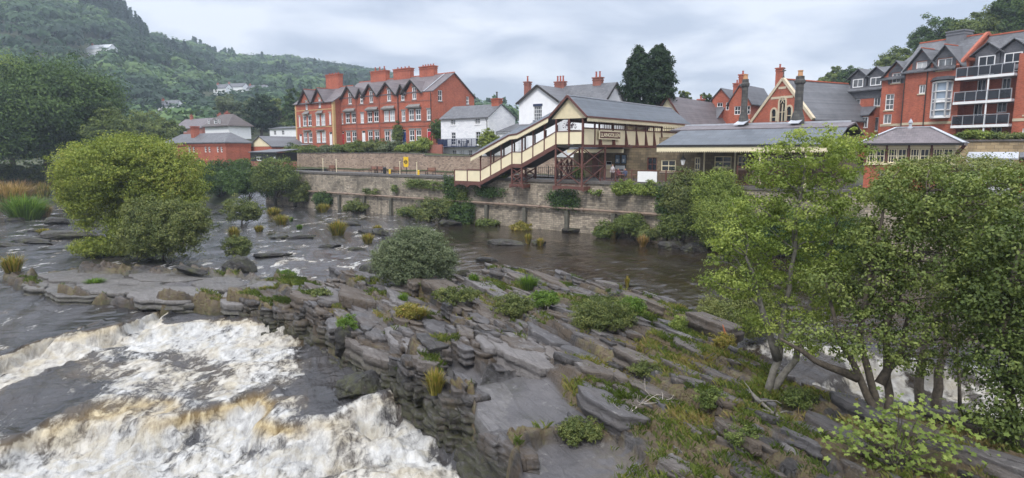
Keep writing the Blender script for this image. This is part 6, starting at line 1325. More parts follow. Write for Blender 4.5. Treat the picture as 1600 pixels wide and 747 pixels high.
tt = M.n('ShaderNodeMath', operation='MULTIPLY', use_clamp=True); M.l(ta, tt.inputs[0]); tt.inputs[1].default_value = 1.0
fcol = M.mix(tt.outputs[0], white, tanc)
bandc = M.ramp(M.noise(M.mapping(uvn, (.12, .55, 1)), 1.0, 5, .6, .8), [(.42, (0,)*3), (.62, (.8,)*3)]); deep = M.mix(M.math('MULTIPLY', bandc, M.math('SUBTRACT', 1, tt.outputs[0])), deep, (.075, .075, .082)); deep = M.mix(M.math('MULTIPLY', ca, .85), deep, M.mix(wn, (.010, .007, .004), (.028, .018, .009))); M.l(M.mix(ff, deep, fcol), M.b.inputs['Base Color']); rr = M.ramp(ff, [(0, (.05,)*3), (1, (.6,)*3)]); M.l(rr, M.b.inputs['Roughness']); M.b.inputs['IOR'].default_value = 1.33
rip = M.noise(M.mapping(c, (1, 1, 1), (0, 0, .5)), 3.2, 6, .62, .5); rip2 = M.noise(M.mapping(uvn, (1.0, 2.6, 1)), 9, 4, .6)
band = M.ramp(M.noise(M.mapping(uvn, (.12, .55, 1)), 1.0, 5, .6, .8), [(.40, (.12,)*3), (.60, (1,)*3)]); band = M.math('MULTIPLY', band, M.math('SUBTRACT', 1, M.math('MULTIPLY', ca, .72))); h = M.math('ADD', M.math('MULTIPLY', M.math('MULTIPLY', rip, band), .9), M.math('ADD', M.math('MULTIPLY', M.math('MULTIPLY', rip2, band), .22), M.math('MULTIPLY', M.math('MULTIPLY', thr, ff), .35))); M.bump(h, .9, .17); m['water'] = M.m
river()
# ---------------------------------------------------------------- the rock shelf
BANK = [(8, 424), (60, 428), (120, 419), (190, 418), (262, 421), (330, 424), (385, 428), (440, 440), (490, 452), (530, 440), (575, 438), (620, 444), (680, 452), (730, 446), (762, 430), (800, 428), (850, 440), (905, 452), (960, 462), (1020, 478), (1075, 500), (1110, 532), (1165, 575), (1220, 610), (1290, 640), (1400, 668), (1500, 690), (1620, 705), (1900, 760), (2000, 1000), (1300, 1100), (800, 1000), (790, 800), (788, 745), (775, 700), (752, 662), (735, 638), (700, 628), (660, 604), (625, 588), (598, 562), (556, 548), (520, 520), (470, 500), (420, 492), (375, 480), (300, 474), (190, 468), (120, 462), (58, 452), (20, 436)]
BW = PL(BANK, .15)
def polydist(x, y, P):
    d = np.full(x.shape, 1e9); ins = np.zeros(x.shape, bool); n = len(P)
    for i in range(n):
        ax, ay = P[i]; bx, by = P[(i+1) % n]; ex, ey = bx-ax, by-ay; t = np.clip(((x-ax)*ex+(y-ay)*ey)/(ex*ex+ey*ey+1e-9), 0, 1)
        d = np.minimum(d, (x-ax-t*ex)**2+(y-ay-t*ey)**2); c = ((ay > y) != (by > y)) & (x < (bx-ax)*(y-ay)/((by-ay) if abs(by-ay) > 1e-12 else 1e-12)+ax); ins ^= c
    d = np.sqrt(d); return np.where(ins, d, -d)
TOP = [(40, 440, .12), (150, 440, .22), (300, 445, .2), (420, 460, .5), (500, 480, .55), (560, 460, .3), (600, 500, .55), (700, 480, .6), (700, 540, .75), (780, 520, .85), (640, 560, .45), (760, 630, .05), (720, 600, .1), (820, 640, .35), (860, 720, .2), (950, 720, .35), (900, 580, .95), (900, 480, .6), (1000, 520, .75), (1000, 640, 1.0), (1080, 560, .6), (1120, 640, .95), (1200, 620, .5), (1200, 700, 1.0), (1350, 680, .6), (1400, 740, .9), (1550, 730, .6), (1000, 800, 1.0), (1400, 900, 1.2)]
TW = np.array([(*onz(x, y, z)[:2], z) for x, y, z in TOP])
SL1 = PL([(742, 608), (775, 598), (835, 590), (900, 655), (893, 672), (850, 690), (770, 702), (745, 655)], .25); SL2 = PL([(815, 722), (850, 697), (930, 698), (985, 715), (1025, 760), (1000, 900), (820, 900)], .25); SL3 = PL([(690, 590), (735, 580), (760, 600), (735, 628), (700, 618)], .1)
SL4 = PL([(60, 425), (380, 430), (460, 448), (350, 472), (190, 465), (60, 450)], .2)
def rock_h(x, y):
    d = polydist(x, y, BW); wr = fbm(x/1.2, y/1.2, 81, 3)-.5; d = d+wr*1.0
    w = np.zeros(x.shape); t = np.zeros(x.shape)
    for ax, ay, z in TW: k = 1/((x-ax)**2+(y-ay)**2+.8)**1.5; w += k; t += k*z
    T = t/w; shelf = np.clip(polydist(x, y, SL4)/.6+.5, 0, 1)
    sl = np.maximum(np.maximum(np.clip(polydist(x, y, SL1)/.15+.5, 0, 1), np.clip(polydist(x, y, SL2)/.15+.5, 0, 1)), np.clip(polydist(x, y, SL3)/.15+.5, 0, 1))
    c = x*.907+y*.42; l = x*.42-y*.907; amp = (1-.93*sl)*(1-.72*shelf); h = 0
    for lam, A, wv, s in ((3.1, 1.0, 1.0, 1), (1.15, .42, .5, 2), (.42, .24, .2, 3), (.17, .08, .07, 4)):
        cc = (c+(fbm(l/(lam*2.6), c/(lam*1.3), 90+s, 3)-.5)*wv*2.2)/lam; k = np.floor(cc); fr = cc-k; r = _h(k, k*0+7, 100+s)
        ll = (l/(lam*2.4))+r*9+(fbm(c/lam, l/lam, 95+s, 2)-.5)*.5; j = np.floor(ll); r2 = _h(k, j, 110+s); fl = ll-j
        edge = np.minimum(ss(0, .07, fr), 1); crack = ss(0, .03, fl)*ss(0, .03, 1-fl)
        h = h+A*((.5-fr*.62)*edge+(r2-.5)*.55-.15*(1-crack))*(.4+.6*r); CE = r2*.6+r*.4 if s == 2 else (0 if s == 1 else CE)
    h = h*amp; h = h+(fbm(x/.5, y/.5, 120, 3)-.5)*.06*(1-.7*sl)+(1-amp)*(fbm(c/2, l/4, 121, 2)-.5)*.1
    tilt = sl*(-(c-np.mean(BW[:, 0])*.907)*.0)
    up = ss(-.55, .22, d); low = ss(-1.6, -.5, d); z = -3.2+low*1.2; gap = np.clip((.47-fbm(c/1.1, l/2.2, 125, 3))*6, 0, 1)*shelf*.5; h = np.where(h < 0, h*.55, h); h = np.where((shelf > .3) & (h > .12), .12+(h-.12)*.25, h); ww = h+.2*c+(fbm(l/3, c/1.5, 127, 3)-.5)*.3; stp = .17; fq = ww/stp; kq = np.floor(fq); h2 = (kq+ss(.5, .95, fq-kq))*stp-.2*c-(fbm(l/3, c/1.5, 127, 3)-.5)*.3; h = h*.25+h2*.75 if True else h; h = np.where(sl > .5, (h-h2)*0+(fbm(c/2, l/5, 121, 3)-.5)*.16+.05, h); z = z*(1-up)+(T+h-gap-.13*shelf)*up
    return z, d, sl, shelf, CE
RX = np.arange(-38, 24, .06); RY = np.arange(10.5, 50, .06)
def rocks():
    global RG
    X, Y = np.meshgrid(RX, RY); Z, d, sl, shelf, CE = rock_h(X, Y); RG = Z
    px = 800+980*X/Y; n1 = fbm(X/1.6, Y/1.6, 131, 4); n2 = fbm(X/.5, Y/.5, 132, 3)
    east = ss(880, 1080, px)*(1-ss(40, 44, Y)); soil = np.clip((n1-.475+.16*east)*6+(n2-.5), 0, 1)*(1-sl)*(1-.9*shelf); soil = np.clip(soil+east*.75*(n2 > .40), 0, 1)
    gz, gx = np.gradient(Z, .06, .06); steep = np.clip(np.hypot(gx, gz)/1.6, 0, 1)
    moss = np.clip((.55-(Z-water(X, Y)[0]))*1.6, 0, 1)*ss(.40, .6, n1+.08)
    o = gridmesh('rock_shelf', X, Y, Z, 'rock_ground', {'soil': ('POINT', soil), 'moss': ('POINT', moss), 'slab': ('POINT', np.maximum(sl, .8*shelf)), 'cell': ('POINT', CE)}, keep=(d > -1.9), smooth=False); o['kind'] = 'structure'
    return X, Y, Z, d, soil, sl, shelf, east, steep
def rockmat(name, base=1.0, wet=0):
    M = MT(name); c = M.coord(); v = M.mapping(c, (1, 1, 1), (0, 0, R(65)))
    st = M.noise(M.mapping(v, (1.1, 3.0, 4)), 1.9, 9, .74, .8); pat = M.noise(c, .8, 7, .7); sp = M.noise(c, 14, 4, .7)
    k = base; s2 = M.math('ADD', M.math('MULTIPLY', st, .70), M.math('MULTIPLY', M.attr('cell')['Fac'], .30)); col = M.ramp(s2, [(.34, (.018*k, .015*k, .013*k)), (.43, (.060*k, .055*k, .054*k)), (.53, (.105*k, .10*k, .102*k)), (.66, (.26*k, .25*k, .245*k))])
    slab = M.attr('slab')['Fac']; col = M.mix(M.math('MULTIPLY', slab, .65), col, M.ramp(pat, [(.3, (.070, .068, .073)), (.7, (.165, .16, .168))]))
    brown = M.ramp(M.math('ADD', M.math('MULTIPLY', pat, .7), M.math('MULTIPLY', M.attr('cell')['Fac'], .3)), [(.41, (0,)*3), (.53, (.85,)*3)]); bm_ = M.n('ShaderNodeMix', data_type='RGBA'); 
    col = M.mix(M.math('MULTIPLY', brown, M.math('SUBTRACT', 1, M.math('MULTIPLY', slab, .9))), col, M.mix(sp, (.028, .018, .010), (.095, .066, .038)))
    vo = M.n('ShaderNodeTexVoronoi', feature='DISTANCE_TO_EDGE'); vo.inputs['Scale'].default_value = 1.1; M.l(M.mapping(v, (.18, 2.0, .6)), vo.inputs['Vector'])
    dn = M.n('ShaderNodeVectorMath', operation='ADD'); cr_ = M.ramp(vo.outputs['Distance'], [(0, (.5,)*3), (.02, (0,)*3)]); cr_ = M.math('MULTIPLY', cr_, M.math('SUBTRACT', 1, M.math('MULTIPLY', slab, .55)))
    col = M.mix(M.math('MULTIPLY', cr_, .85), col, (.015, .014, .013))
    lich = M.noise(c, 3.3, 4, .6); col = M.mix(M.ramp(lich, [(.62, (0,)*3), (.72, (.4,)*3)]), col, (.32, .31, .29))
    col = M.mix(M.math('MULTIPLY', M.attr('soil')['Fac'], .9), col, M.ramp(M.noise(c, 6, 5, .7), [(.3, (.045, .030, .017)), (.5, (.11, .078, .038)), (.62, (.12, .115, .035)), (.75, (.21, .155, .075))]))
    ms = M.math('MULTIPLY', M.attr('moss')['Fac'], M.ramp(M.noise(c, 5, 4), [(.35, (0,)*3), (.6, (1,)*3)])); col = M.mix(ms, col, M.mix(sp, (.02, .025, .008), (.06, .06, .015)))
    M.l(col, M.b.inputs['Base Color']); M.l(M.ramp(pat, [(.3, (.38,)*3), (.7, (.8,)*3)]), M.b.inputs['Roughness'])
    hh = M.math('ADD', M.math('MULTIPLY', st, .8), M.math('SUBTRACT', M.math('MULTIPLY', sp, .3), M.math('MULTIPLY', cr_, .5))); M.bump(hh, 1.0, .10); return M.m
m['rock'] = rockmat('slate_rock'); m['rock_ground'] = rockmat('weathered_rock_floor', .55); m['rock_wet'] = rockmat('wet_dark_rock', .45)
RK = rocks()
def rz(x, y):
    fx = (x-RX[0])/.06; fy = (y-RY[0])/.06; i = int(np.clip(fx, 0, len(RX)-2)); j = int(np.clip(fy, 0, len(RY)-2)); return float(RG[j, i])
def plates():
    """bedding plates of slate lying along the strike, thick broken ledges with stepped edges"""
    rng = np.random.default_rng(515); V = []; F = []; cell = []; slab = []; nv = 0
    S = np.array([.42, -.907]); C_ = np.array([.907, .42])
    def plate(poly, zt, tilt_c, tilt_l, th, cv, sv, rag=.05):
        nonlocal nv
        P = []; n = len(poly)
        for i in range(n):
            a = np.array(poly[i]); b = np.array(poly[(i+1) % n]); k = max(1, int(np.linalg.norm(b-a)/.28))
            for j in range(k):
                t = j/k; q = a*(1-t)+b*t; P.append(q+(rng.normal(size=2)*rag if j else 0))
        P = np.array(P); n = len(P); cen = P.mean(0); rel = P-cen; c = rel@C_; l = rel@S; top = zt-tilt_c*c+tilt_l*l; rad = unit(rel)
        rings = []; nl_ = 5; outs = [0.03, -.02, .05, -.04, .01]; rng.shuffle(outs)
        for q in range(nl_+1):
            o_ = (outs[q] if q < nl_ else 0)*rng.uniform(.5, 1.5); rings.append(np.c_[P+rad*(o_+rng.normal(0, .012, (n, 1))), top-th*(1-q/nl_)-(0.0 if q < nl_ else .025)])
            if q < nl_-1: o2 = outs[q+1]; rings.append(np.c_[P+rad*(o2+rng.normal(0, .012, (n, 1))), top-th*(1-(q+.18)/nl_)])
        inner = cen+rel*(1-.025/np.maximum(np.linalg.norm(rel, axis=1, keepdims=True), .1)); rings.append(np.c_[inner, top+.0])
        for f in (.66, .33, .02):   # interior rings give the top a gently uneven surface
            q = cen+rel*f; cc = (q-cen)@C_; ll = (q-cen)@S; rings.append(np.c_[q, zt-tilt_c*cc+tilt_l*ll+rng.normal(0, .012, n)])
        m_ = len(rings); V.append(np.concatenate(rings)); 
        for r in range(m_-1):
            for i in range(n): j = (i+1) % n; F.append((nv+r*n+i, nv+r*n+j, nv+(r+1)*n+j, nv+(r+1)*n+i))
        cell.append(np.full(m_*n, cv)); slab.append(np.full(m_*n, sv)); nv += m_*n
    def quad(cx, cy, L, W_, j=.16):
        o = []; 
        sk = rng.normal()*.35; ra = rng.normal()*.11; ca, sa = math.cos(ra), math.sin(ra); base = [[(-1, -.9), (.9, -1), (1, .85), (-.85, 1)], [(-1, -.5), (-.3, -1), (1, -.8), (.9, 1), (-.8, .9)], [(-1, -1), (.5, -.95), (1.05, .2), (.6, 1), (-1, .8)], [(-1.05, 0), (-.6, -1), (.8, -.95), (1.1, .1), (.3, 1), (-.7, .85)]][rng.integers(0, 4)]
        for a, b in base:
            a += rng.normal()*j+sk*b*W_/L; b += rng.normal()*j; u = a*L/2; v = b*W_/2; u, v = u*ca-v*sa, u*sa+v*ca; o.append(np.array([cx, cy])+S*u+C_*v)
        return o
    # the two big smooth slabs and the ledges beside them
    def hull(P, g=1.0): P = np.array(P); c = P.mean(0); return [c+(p-c)*g for p in P]
    plate(hull(SL1), .30, .09, .0, 1.3, .75, 1, .03); plate(hull(SL2), .34, .07, .02, 1.2, .8, 1, .03); plate(hull(SL3), .12, .12, 0, 1.0, .6, .9, .03)
    plate(hull(PL([(600, 520), (640, 505), (700, 545), (690, 560), (650, 552), (612, 545)], .6)), .72, .10, 0, 1.0, .9, .8, .04)
    plate(hull(PL([(745, 522), (800, 515), (850, 540), (880, 575), (845, 582), (790, 560)], .9)), .98, .12, 0, .7, .95, .7, .04)
    # broad flat plates of the left shelf
    for (x0, x1, y0, y1, z) in ((30, 120, 430, 452, .10), (60, 195, 421, 440, .20), (120, 262, 434, 458, .24), (200, 330, 422, 440, .2), (195, 345, 446, 470, .3), (300, 385, 432, 452, .26), (340, 400, 452, 476, .4), (255, 330, 462, 474, .15), (70, 180, 446, 464, .14), (385, 450, 438, 458, .34), (490, 560, 441, 458, .2), (540, 610, 446, 470, .34), (470, 540, 462, 484, .5)):
        P = PL([(x0, (y0+y1)/2), (x0+(x1-x0)*.15, y1), (x0+(x1-x0)*.6, y1+1), (x1, (y0+y1)/2+2), (x1-(x1-x0)*.1, y0+1), (x0+(x1-x0)*.4, y0)], z); plate([p for p in P], z, .03, .01, .55, rng.uniform(.5, 1), .8, .08)
    X = rng.uniform(-12, 22, 26000); Y = rng.uniform(11, 46, 26000); D = polydist(X, Y, BW); s1 = np.maximum(np.maximum(polydist(X, Y, SL1), polydist(X, Y, SL2)), polydist(X, Y, SL3)); sh = polydist(X, Y, SL4); ok = (D > .1) & (s1 < -.15) & (sh < -.3); X, Y, D, s1 = X[ok], Y[ok], D[ok], s1[ok]; px = 800+980*X/Y
    taken = []; cnt = 0
    soilm = fbm(X/1.6, Y/1.6, 131, 4)
    for x, y, p, sm, dd, sx in zip(X, Y, px, soilm, D, s1):
        if cnt > 680: break
        if p > 1000 and rng.uniform() < .86: continue
        if sm > .56 and rng.uniform() < .6: continue
        big = rng.uniform(); L = .8+3.6*big**1.8; W_ = L*rng.uniform(.32, .66)
        if p > 1050: L *= .6; W_ *= .6
        if sx > -(W_*.5+.12): continue
        cc = x*.907+y*.42; ll = x*.42-y*.907; bad = False
        for (c2, l2, L2, W2) in taken[-400:]:
            if abs(cc-c2) < (W_+W2)*.35 and abs(ll-l2) < (L+L2)*.36: bad = True; break
        if bad: continue
        taken.append((cc, ll, L, W_)); zt = rz(x, y)+.03+rng.uniform(0, .10)+.08*W_; 
        plate(quad(x, y, L, W_), zt, rng.uniform(.10, .34), rng.normal()*.05, rng.uniform(.28, .5)+.25*W_, rng.uniform(0, 1), rng.choice([0, .15, .4, .75]), .055); cnt += 1
    # stepped ledges down the broken left edge of the bank
    i0 = BANK.index((788, 745)); E = BW[i0:BANK.index((375, 480))+1]; pxs = BANK[i0:]
    for (ax, ay), (bx, by) in zip(E, E[1:]):
        ln = math.hypot(bx-ax, by-ay); ox, oy = (by-ay)/ln, -(bx-ax)/ln
        if polydist(np.array([(ax+bx)/2+ox*.5]), np.array([(ay+by)/2+oy*.5]), BW)[0] > 0: ox, oy = -ox, -oy
        for t in np.arange(.2, ln, .62):
            x0, y0 = ax+(bx-ax)*t/ln, ay+(by-ay)*t/ln; top = max(rz(x0-ox*.5, y0-oy*.5), .1)
            for k in range(4):
                o_ = -.35+k*.17+rng.normal()*.1; z = top-.12-.42*k+rng.normal()*.07
                if z < -1.7: continue
                plate(quad(x0+ox*o_+rng.normal()*.1, y0+oy*o_, rng.uniform(.8, 1.7), rng.uniform(.5, .9)), z, rng.uniform(.02, .2), 0, .55, rng.uniform(0, .45), 0, .05)
    V_ = np.concatenate(V); F_ = np.array(F); o = npmesh('rock_ledges', V_, F_, 'rock', {'cell': ('POINT', np.concatenate(cell)), 'slab': ('POINT', np.concatenate(slab)), 'soil': ('POINT', np.zeros(len(V_))), 'moss': ('POINT', np.clip((.5-V_[:, 2])*1.3, 0, 1)*.8)}); o['kind'] = 'structure'; print('plates', cnt)
def wz(x, y): return float(water(np.array([x]), np.array([y]))[0][0]) if y < 60 else 0.0
def onrock(px, py, rock=True):
    """march the view ray of a photo pixel onto rock or water"""
    z = .6
    for _ in range(12):
        x, y, _z = onz(px, py, z); zn = max(rz(x, y) if (RX[0] < x < RX[-1] and RY[0] < y < RY[-1]) else -9, wz(x, y)); z = .5*z+.5*zn
    x, y, _z = onz(px, py, z); return (x, y, z)
plates()
# ---------------------------------------------------------------- boulders
def boulder(name, lb, px, py, w, h, seed, mat='rock_wet', dpt=.7, sink=.35, ang=None, group=None, flat=.7, Y=None):
    b = onrock(px, py) if Y is None else onY(px, py, Y); s = b[1]/980; W_, H_ = w*s, h*s; bm = bmesh.new(); bmesh.ops.create_icosphere(bm, subdivisions=5, radius=1.0); rng = np.random.default_rng(seed)
    P = np.array([v.co[:] for v in bm.verts])
    for k in range(16):      # cut by random planes : blocky slate
        n = unit(rng.normal(size=3)*np.array([1, 1, .9])); dd = rng.uniform(.55, .85); t = P@n-dd; P = P-np.outer(np.maximum(t, 0), n)
    P[:, 2] = np.where(P[:, 2] > flat, flat+(P[:, 2]-flat)*.1, P[:, 2])
    lay = P[:, 2]*6+P[:, 0]*1.5; P[:, :2] *= (1+.05*np.sign(np.sin(lay)))[:, None]; P += (fbm(P[:, 0]*3+seed, P[:, 1]*3+P[:, 2]*2, seed, 4)[:, None]-.5)*.22*unit(P)+(fbm(P[:, 0]*11+seed, P[:, 1]*11+P[:, 2]*9, seed+1, 2)[:, None]-.5)*.07*unit(P)
    zmin = -1; P = P*np.array([W_*.56, W_*.56*dpt, H_*(.7+sink)]); an = ang if ang is not None else rng.uniform(-.4, .4); ca, sa = math.cos(an), math.sin(an)
    P = np.stack([P[:, 0]*ca-P[:, 1]*sa, P[:, 0]*sa+P[:, 1]*ca, P[:, 2]], -1)
    F = np.array([[v.index for v in f.verts] for f in bm.faces]); bm.free(); moss = np.clip(fbm(P[:, 0]*2, P[:, 1]*2+P[:, 2], seed, 3)*3-1.2, 0, 1)
    o = npmesh(name, P, F, mat, {'moss': ('POINT', moss), 'slab': ('POINT', np.zeros(len(P))), 'soil': ('POINT', np.zeros(len(P)))}, smooth=True); o.location = (b[0], b[1], b[2]+H_*.12); o.rotation_euler = (rng.uniform(-.12, .12), rng.uniform(-.12, .12), 0); return tag(o, lb, 'rock', group)
BO = ((566, 612, 88, 38, 'large black mossy boulder standing in the dark pool below the rapids', 'rock_wet', .7), (668, 640, 46, 24, 'mossy boulder below the side chute beside the grass tuft', 'rock_wet', .8), (540, 535, 44, 34, 'mossy round boulder at the end of the foam beside the shelf', 'rock_wet', .8), (372, 424, 52, 26, 'dark boulder carrying the little bush beyond the flat shelf', 'rock_wet', .8), (600, 432, 70, 28, 'black rock behind the round grey bush', 'rock_wet', .7), (640, 605, 26, 16, 'small wet stone in the side chute', 'rock_wet', .8),
      (585, 365, 52, 7, 'long low black rock breaking the riffle below the wall', 'rock_wet', .5), (594, 367, 28, 12, 'dark rock between the riffle and round bush', 'rock_wet', .7), (514, 387, 34, 7, 'flat black rock in mid river', 'rock_wet', .5), (556, 391, 26, 6, 'small flat black rock right of the flat one in mid river', 'rock_wet', .5), (86, 350, 40, 12, 'dark rocks in the river left of the yellow green tree', 'rock_wet', .6), (100, 372, 110, 13, 'long layered ledge in front of the far left water', 'rock', .4), (20, 345, 30, 6, 'low black stone at the far left water', 'rock_wet', .5),
      (790, 382, 56, 9, 'pale flat rock bar under the station wall', 'rock', .6), (838, 350, 26, 20, 'grey boulder leaning at the foot of the wall', 'rock', .8), (842, 382, 24, 8, 'small stone with a grass tuft right of the pale rock bar', 'rock', .6), (968, 446, 60, 5, 'long pale rock sliver in the dark pool', 'rock', .35), (1050, 388, 44, 12, 'grey slab on the far shore of the pool', 'rock', .7), (1085, 392, 44, 14, 'dark slab on the far shore under the shrubs', 'rock_wet', .7), (1120, 405, 34, 7, 'pale stone at the right end of the far shore', 'rock', .5), (700, 352, 40, 10, 'dark stones under the ivy at the wall foot', 'rock_wet', .6), (900, 362, 60, 10, 'low grey ledge at the wall foot left of the shrubs', 'rock', .5), (15, 385, 60, 7, 'thin rock ledge at the left edge of the river', 'rock', .4), (60, 362, 34, 6, 'small dark ledge near the left bank grass', 'rock_wet', .5))
BO += ((150, 352, 60, 8, 'dark ledge seen through the gap under the river tree', 'rock_wet', .5), (45, 378, 90, 8, 'thin dark ledge crossing the river at far left', 'rock_wet', .35), (300, 424, 60, 8, 'flat wet slab just behind the pale shelf', 'rock_wet', .4), (428, 400, 60, 6, 'low dark ledge between the bush boulder and the river centre', 'rock_wet', .4), (470, 372, 50, 6, 'low dark stone behind the flat black rock', 'rock_wet', .4), (540, 352, 60, 7, 'dark ledge upstream of the largest yellow tuft', 'rock_wet', .4), (440, 372, 30, 5, 'tiny wet stone left of the low dark one', 'rock_wet', .6), (760, 408, 40, 7, 'dark ledge right of the round bush', 'rock_wet', .5), (715, 430, 46, 9, 'black stone between the round bush and the bank', 'rock_wet', .6), (880, 358, 34, 9, 'dark stones at the wall foot right of the leaning boulder', 'rock_wet', .7))
for i, (px, py, w, h, lb, mt, d) in enumerate(BO): boulder('boulder', lb, px, py, w, h, 200+i, mt, d, group='rocks in the river')
# ================================================================ river trees, bushes, grasses
def treepx(name, lb, cat, base_px, ells_px, lf, mat, seed, dens=1.0, tr=.2, cr=None, stems_px=None, base=None, cover=2.4, nl=36, **kw):
    b = np.array(base if base is not None else onrock(*base_px)); Y = b[1]; ells = []; area = 0
    for (px, py, w, h, dy) in ells_px:
        c = np.array(onY(px, py, Y+dy)); s = (Y+dy)/980; ells.append((*(c-b), w*s*.46, w*s*.4, h*s*.46)); area += math.pi*w*s*h*s
    n = int(dens*area*cover/(lf*lf*.33)); W_ = max(e[3] for e in ells)
    if stems_px: kw['stems'] = [[tuple(np.array(onY(px, py, Y+dy))-b) for px, py, dy in s] for s in stems_px]
    return tree(name, lb, cat, tuple(b), ells, max(20, n//nl), nl, cr or W_*.16, lf, mat, tr, seed, **kw)
# the yellow green tree standing in the river
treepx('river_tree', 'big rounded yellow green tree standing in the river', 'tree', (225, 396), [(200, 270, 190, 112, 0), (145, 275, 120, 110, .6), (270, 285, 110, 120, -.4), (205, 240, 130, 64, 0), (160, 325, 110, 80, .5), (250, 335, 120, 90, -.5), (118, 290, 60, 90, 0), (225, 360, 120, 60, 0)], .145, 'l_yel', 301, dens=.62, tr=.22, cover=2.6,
       stems_px=[[(222, 400, 0), (205, 360, 0), (180, 310, 0), (160, 260, .3)], [(228, 400, 0), (232, 350, 0), (225, 290, 0), (215, 230, 0)], [(232, 400, 0), (255, 360, 0), (275, 310, 0), (285, 270, 0)]], inner=.5, bottom=-.85, cr=.55, bias=.0, nlimb=26)
treepx('willow_bush', 'grey green willow bush at the foot of the yellow green river tree', 'bush', (255, 405), [(262, 355, 130, 96, -1.2), (225, 375, 100, 60, -1.4), (300, 345, 60, 70, -1), (235, 335, 90, 60, -1)], .13, 'l_olive', 302, tr=.1, cr=.42, dens=.75, bias=.05, nlimb=14, inner=.4)
treepx('willow_bush', 'low orange tinged grass green bush left of the river tree foot', 'bush', (160, 400), [(150, 386, 84, 34, 0), (180, 384, 60, 36, 0)], .12, 'l_yel', 303, tr=.06, cr=.32, nlimb=8, inner=.3)
treepx('round_bush', 'round grey green willow bush in the middle of the river', 'bush', (648, 446), [(648, 398, 118, 80, 0), (612, 408, 66, 62, 0), (690, 408, 50, 62, 0), (640, 420, 100, 46, -.3), (655, 375, 80, 44, 0)], .085, 'l_grey', 304, dens=.9, tr=.08, cr=.36, nlimb=22, inner=.55, up=.5, bias=.08)
# scrub in the river
SH = ((378, 352, 66, 44, 'l_olive', 'thin olive bush right of the river tree', .5), (372, 404, 48, 38, 'l_olive', 'small bush on the dark boulder beyond the flat shelf', .7), (448, 436, 26, 14, 'l_grass', 'little green cushion on the shelf edge', 1), (500, 466, 34, 16, 'l_olive', 'low olive cushion on the shelf hump', .8),
      (545, 524, 34, 34, 'l_grass', 'grey green tuft on the mossy boulder by the foam', .7), (640, 500, 44, 30, 'l_straw', 'straw coloured cushion left on the rock bank', .6), (715, 478, 74, 34, 'l_olive', 'wide olive scrub on the upper rock bank', .5), (800, 500, 70, 44, 'l_olive', 'olive scrub in the middle of the rock bank', .6), (850, 484, 52, 34, 'l_grass', 'green scrub near the pool side of the bank', .6), (940, 520, 110, 60, 'l_olive', 'largest olive green scrub on the right of the bank', .55), (985, 500, 50, 40, 'l_grass', 'light green scrub beside the largest one', .5), (1060, 520, 34, 30, 'l_bright', 'bright green sprig above the right rapids', .5),
      (905, 690, 72, 40, 'l_olive', 'olive cushion between the two smooth slabs', .8), (1130, 545, 44, 26, 'l_straw', 'straw coloured scrub at the right channel', .5), (1010, 590, 60, 26, 'l_olive', 'low mossy scrub in the centre of the rock bank', .4), (1110, 640, 60, 40, 'l_mid', 'green undergrowth left of the ash trunk', .4), (1160, 700, 70, 40, 'l_mid', 'green undergrowth on the brown slope below the ash', .35), (1250, 640, 60, 40, 'l_mid', 'leafy undergrowth behind the ash foot', .5))
for i, (px, py, w, h, mat, lb, d) in enumerate(SH):
    b = onrock(px, py); shrub('low_scrub', lb, 'scrub', px, py, 0, w, h, mat, 320+i, dens=d, group='low scrub on the rocks', Y=b[1], lf=max(.05, b[1]*.0024))
# bushes along the foot of the wall and on it
WB = ((300, 2.5, 505, 324, 30, 26, 'l_dark', 'dark ivy bush at the foot of the wall under the second pipe post', -1.0), (0, 0, 556, 332, 44, 20, 'l_olive', 'olive bank plants at the wall foot left of the riffle', -1.4), (0, 0, 640, 340, 40, 18, 'l_mid', 'green plants at the wall foot beyond the riffle', -1.2), (0, 0, 680, 352, 64, 44, 'l_olive', 'yellowish bush at the wall foot under the lower landing', -2.2), (0, 0, 720, 356, 40, 40, 'l_dark', 'dark ivy clad bush right of the yellowish one', -1.6), (0, 0, 762, 358, 40, 16, 'l_mid', 'low green plants under the stairs at the waterline', -1.2), (0, 0, 815, 368, 36, 22, 'l_straw', 'straw reeds beside the leaning grey boulder', -1.8), (0, 0, 950, 374, 50, 30, 'l_mid', 'green bush at the wall foot under the white screen', -1.6), (0, 0, 985, 372, 60, 40, 'l_mid', 'taller green bush under the ivy hedge', -1.5), (0, 0, 1015, 378, 40, 24, 'l_olive', 'olive plants at the wall foot left of the large shrubs', -1.8),
      (0, 0, 1065, 380, 80, 60, 'l_mid', 'dark shrub in the shade at the foot of the wall', -2.0), (0, 0, 1070, 345, 84, 80, 'l_olive', 'big olive green shrub rising above the wall top', -1.5), (0, 0, 1120, 350, 90, 84, 'l_bright', 'big fresh green shrub beside the olive one', -1.8), (0, 0, 1130, 398, 96, 96, 'l_bright', 'bright yellow green shrub over the pool', -3.0), (0, 0, 1165, 395, 90, 64, 'l_mid', 'mid green shrub right of the bright one', -3.0), (0, 0, 1220, 400, 90, 80, 'l_dark', 'dark green shrub behind the ash crown', -2.5), (0, 0, 1300, 420, 120, 90, 'l_dark', 'dark shrub at the wall foot hidden behind the big tree', -2.5))
for i, (_a, _b, px, py, w, h, mat, lb, b) in enumerate(WB):
    a, z = F1.onb(px, py, b); P = F1.w(a, b, z); shrub('wall_bush', lb, 'bush', px, py, 0, w, h, mat, 350+i, dens=.95, group='bushes at the foot of the river wall', Y=P[1], depth=.55)
